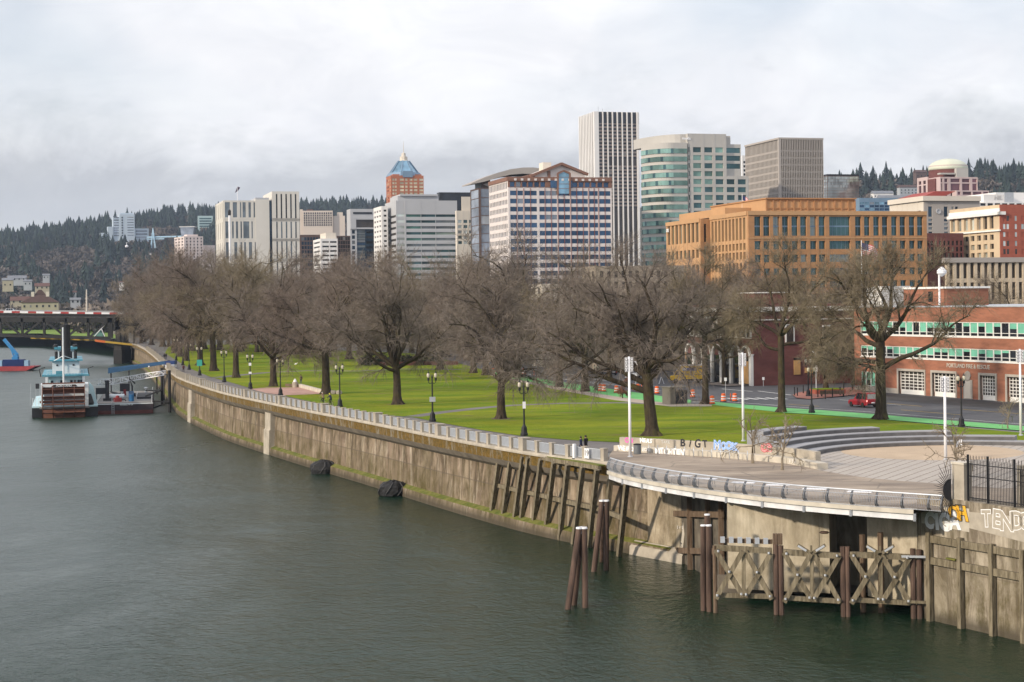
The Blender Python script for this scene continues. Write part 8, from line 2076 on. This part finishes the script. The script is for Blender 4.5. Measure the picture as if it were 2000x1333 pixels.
# ================================================================= people
skin = M('skin', (.42,.26,.19), .6, .05, 5); hair_d = M('hair_dark', (.03,.022,.018), .8, .2, 5)
def person(label, pos, ang, top_c, leg_c, H=1.74, pose='walk', hat=None, seed=0, bag=None):
    t = thing('person', label, 'person', pos, ang)
    k = H/1.74; ph = .22 if pose == 'walk' else .05
    J = {}
    def j(n, p, r): J[n] = (Vector(p)*k, r*k)
    ride = pose == 'ride'; lean = .30 if ride else .02; hz = .95
    j('pel',(0,0,hz),.15); j('bel',(lean*.3,0,hz+.18),.15); j('che',(lean*.75,0,hz+.40),.18); j('nek',(lean*1.05,0,hz+.56),.06); j('hd0',(lean*1.12+.01,0,hz+.64),.085); j('hd1',(lean*1.18+.015,0,hz+.73),.098); j('hd2',(lean*1.2,0,hz+.79),.05)
    for s, nm in ((1,'l'),(-1,'r')):
        f = ph*s
        j('sh'+nm,(lean*.9,s*.19,hz+.47),.075)
        if ride: el, ha = (lean*.9+.22,s*.24,hz+.22), (lean+.42,s*.22,hz+.12)
        else: el, ha = (-f*.55,s*.27,hz+.18), (-f*.9+.06,s*.28,hz-.08)
        j('el'+nm,el,.052); j('wr'+nm,ha,.038); d = (Vector(ha)-Vector(el)).normalized(); j('pa'+nm,tuple(Vector(ha)+d*.07),.04)
        if ride: kn, an = (.36,s*.12,hz-.28+s*.12), (.12+s*.08,s*.11,.22+s*.14)
        else: kn, an = (f*.9+.04,s*.10,.50), (f*1.5-.04*(1 if f < 0 else 0),s*.10,.09+(.05 if f < 0 else 0))
        j('hi'+nm,(0,s*.09,hz-.06),.105); j('kn'+nm,kn,.068); j('an'+nm,an,.048); j('to'+nm,(an[0]+.17,an[1],max(.035,an[2]-.05)),.04)
    names = list(J); ix = {n: i for i, n in enumerate(names)}
    E = [('pel','bel'),('bel','che'),('che','nek'),('nek','hd0'),('hd0','hd1'),('hd1','hd2')]
    for nm in 'lr': E += [('che','sh'+nm),('sh'+nm,'el'+nm),('el'+nm,'wr'+nm),('wr'+nm,'pa'+nm),('pel','hi'+nm),('hi'+nm,'kn'+nm),('kn'+nm,'an'+nm),('an'+nm,'to'+nm)]
    me = bpy.data.meshes.new('sk'); me.from_pydata([J[n][0] for n in names], [(ix[a], ix[b]) for a, b in E], [])
    o = bpy.data.objects.new('sk', me); COL.objects.link(o)
    md = o.modifiers.new('s', 'SKIN'); md.use_smooth_shade = True
    for i, n in enumerate(names): me.skin_vertices[0].data[i].radius = (J[n][1], J[n][1]*(1.0 if n not in ('che','bel','pel') else .78)); me.skin_vertices[0].data[i].use_root = (n == 'pel')
    o.modifiers.new('u', 'SUBSURF').levels = 1
    dg = bpy.context.evaluated_depsgraph_get(); dg.update(); m2 = bpy.data.meshes.new_from_object(o.evaluated_get(dg)); bpy.data.objects.remove(o)
    bm = bmesh.new(); bm.from_mesh(m2)
    # fingers and thumbs, nose
    for nm in 'lr':
        p = J['pa'+nm][0]; d = (p-J['wr'+nm][0]).normalized(); sd_ = d.cross(Vector((1,0,0))).normalized()
        for q in range(5):
            off = sd_*((q-1.5)*.017*k) if q < 4 else sd_*(-.05*k)-d*.03*k
            a = p+off+d*.02*k; b_ = a+d*((.055,.065,.06,.045,.045)[q]*k)+Vector((.012*k,0,0))
            ret = bmesh.ops.create_cone(bm, segments=5, radius1=.009*k, radius2=.006*k, depth=(b_-a).length+.02, cap_ends=True)
            mt = Matrix.Translation((a+b_)/2) @ (b_-a).to_track_quat('Z','Y').to_matrix().to_4x4()
            bmesh.ops.transform(bm, matrix=mt, verts=ret['verts'])
    hd = J['hd1'][0]; ret = bmesh.ops.create_cone(bm, segments=5, radius1=.018*k, radius2=.006*k, depth=.05*k, cap_ends=True); bmesh.ops.transform(bm, matrix=Matrix.Translation(hd+Vector((.10*k,0,-.01*k))) @ Matrix.Rotation(PI/2,4,'Y'), verts=ret['verts'])
    bm.to_mesh(m2); bm.free()
    m2.materials.clear()
    shoe = M('shoe_dark', (.03,.028,.026), .7)
    for mm in (skin, top_c, leg_c, shoe): m2.materials.append(mm)
    zs = [m2.vertices[0].co]; hz_ = hz*k
    for p in m2.polygons:
        c = p.center
        hand = min((c-J['pa'+nm][0]).length for nm in 'lr') < .085*k
        if c.z < .1*k and not ride: i = 3
        elif ride and min((c-J['to'+nm][0]).length for nm in 'lr') < .12*k: i = 3
        elif hand: i = 0
        elif c.z > J['nek'][0].z+.01: i = 0
        elif c.z < hz_-.05*k and not (abs(c.y) > .2*k and not ride): i = 2
        else: i = 1
        p.material_index = i; p.use_smooth = True
    m2.name = 'body'; link('body', m2, t)
    hm = MB(hat or hair_d); r_ = .108*k; hm.lathe([(r_*1.0,-.01),(r_*1.03,.03),(r_*.85,.09),(r_*.45,.125),(.005,.135)], 12, (hd.x-.012*k, hd.y, hd.z)); hm.lathe([(r_*.7,-.09),(r_*.95,-.04),(r_,0)], 12, (hd.x-.035*k, hd.y, hd.z)) if not hat else None
    hm.build('helmet' if hat else 'hair', t, smooth=True)
    if bag: MB(bag).box(-.30,-.12,-.15,.15,hz+.12,hz+.5).build('backpack', t)
    return t
navy = M('cloth_navy', (.018,.024,.055), .9, .15, 3); blk = M('cloth_black', (.014,.013,.016), .9, .15, 3); jean = M('cloth_denim', (.05,.07,.12), .9, .15, 3); tan = M('cloth_tan', (.22,.16,.10), .9, .15, 3); maroon = M('cloth_maroon', (.10,.03,.03), .9, .15, 3); wht = M('cloth_pale', (.45,.44,.42), .9); hiv = M('helmet_yellow', (.65,.68,.02), .4); brn = M('cloth_brown', (.09,.06,.045), .9)
pd = math.atan2(dirE.y, dirE.x)
person('shorter person in a dark navy coat walking beside a companion near the number 19 plate', G(1135,885), pd+PI+.3, navy, navy, 1.58)
person('taller person in a black coat walking with arms swinging near the number 19 plate', G(1144.5,886.5), pd+PI, blk, blk, 1.76)
person('person in tan top standing on the grass behind the stone bin', G(588,750.5), 2.0, tan, jean, 1.76, 'stand', bag=brn)
person('person in maroon jacket walking on the promenade just beyond the gangway', G(358.5,727.5), 1.9, maroon, blk, 1.7)
person('left person of the dark-clothed couple far along the promenade', G(321,702.5), 1.9, blk, blk, 1.72); person('right person of the dark-clothed couple far along the promenade', G(324.5,702.8), 1.9, blk, jean, 1.76)
def bicycle(label, pos, ang):
    t = thing('bicycle', label, 'bicycle', pos, ang, 'bicycles ridden on the promenade')
    for x in (-.5,.52):
        o = MB(tyre); pts = [(.33*math.cos(2*PI*i/16), 0, .33*math.sin(2*PI*i/16)) for i in range(17)]; o.tube(pts, .022, 5, False); w = o.build('wheel', t, loc=(x,0,.35)); s = MB(rim)
        for i in range(6): s.bar((0,0,0), (.32*math.cos(PI*i/3),0,.32*math.sin(PI*i/3)), .01)
        s.build('spokes', w)
    MB(black).tube([(-.5,0,.35),(-.12,0,.30),(.36,0,.82),(-.18,0,.80),(-.5,0,.35)], .02, 5).tube([(-.12,0,.3),(-.2,0,.92)], .02, 5).tube([(.52,0,.35),(.36,0,.95)], .02, 5).build('frame', t)
    MB(black).box(-.32,-.06,-.08,.08,.92,.97).build('saddle', t); MB(black).tube([(.40,-.26,1.04),(.36,0,1.0),(.40,.26,1.04)], .015, 5).build('handlebar', t)
    return t
for px, py, tc, lc, hat, lab in ((631,790.5,tan,blk,wht,'cyclist in tan jacket and white helmet riding away along the promenade'),(645.5,793,navy,blk,hiv,'cyclist in navy jacket and yellow helmet riding away along the promenade')):
    b = G(px, py); an = math.atan2(-dirE.y, -dirE.x)+.12
    bicycle('bicycle under the '+('tan jacketed' if tc is tan else 'navy jacketed')+' cyclist', b, an)
    person(lab, b+Vector((-.18*math.cos(an),-.18*math.sin(an),.06)), an, tc, lc, 1.76, 'ride', hat)
# haze over the river and city
hz = MB()
hm_, nt, b_ = nt_new('air_haze'); nt.nodes.remove(b_); pv = nt.nodes.new('ShaderNodeVolumePrincipled'); pv.inputs['Color'].default_value = (.62,.76,1.0,1); pv.inputs['Density'].default_value = HAZE_D; pv.inputs['Anisotropy'].default_value = .0
L(nt, pv.outputs[0], nt.nodes['Material Output'].inputs['Volume'])
hz.mat(hm_).box(-2600, 3200, -200, 5200, -2, 330)
o = hz.build('haze'); tag(o, 'pale damp air over the river and city', 'haze', kind='stuff')
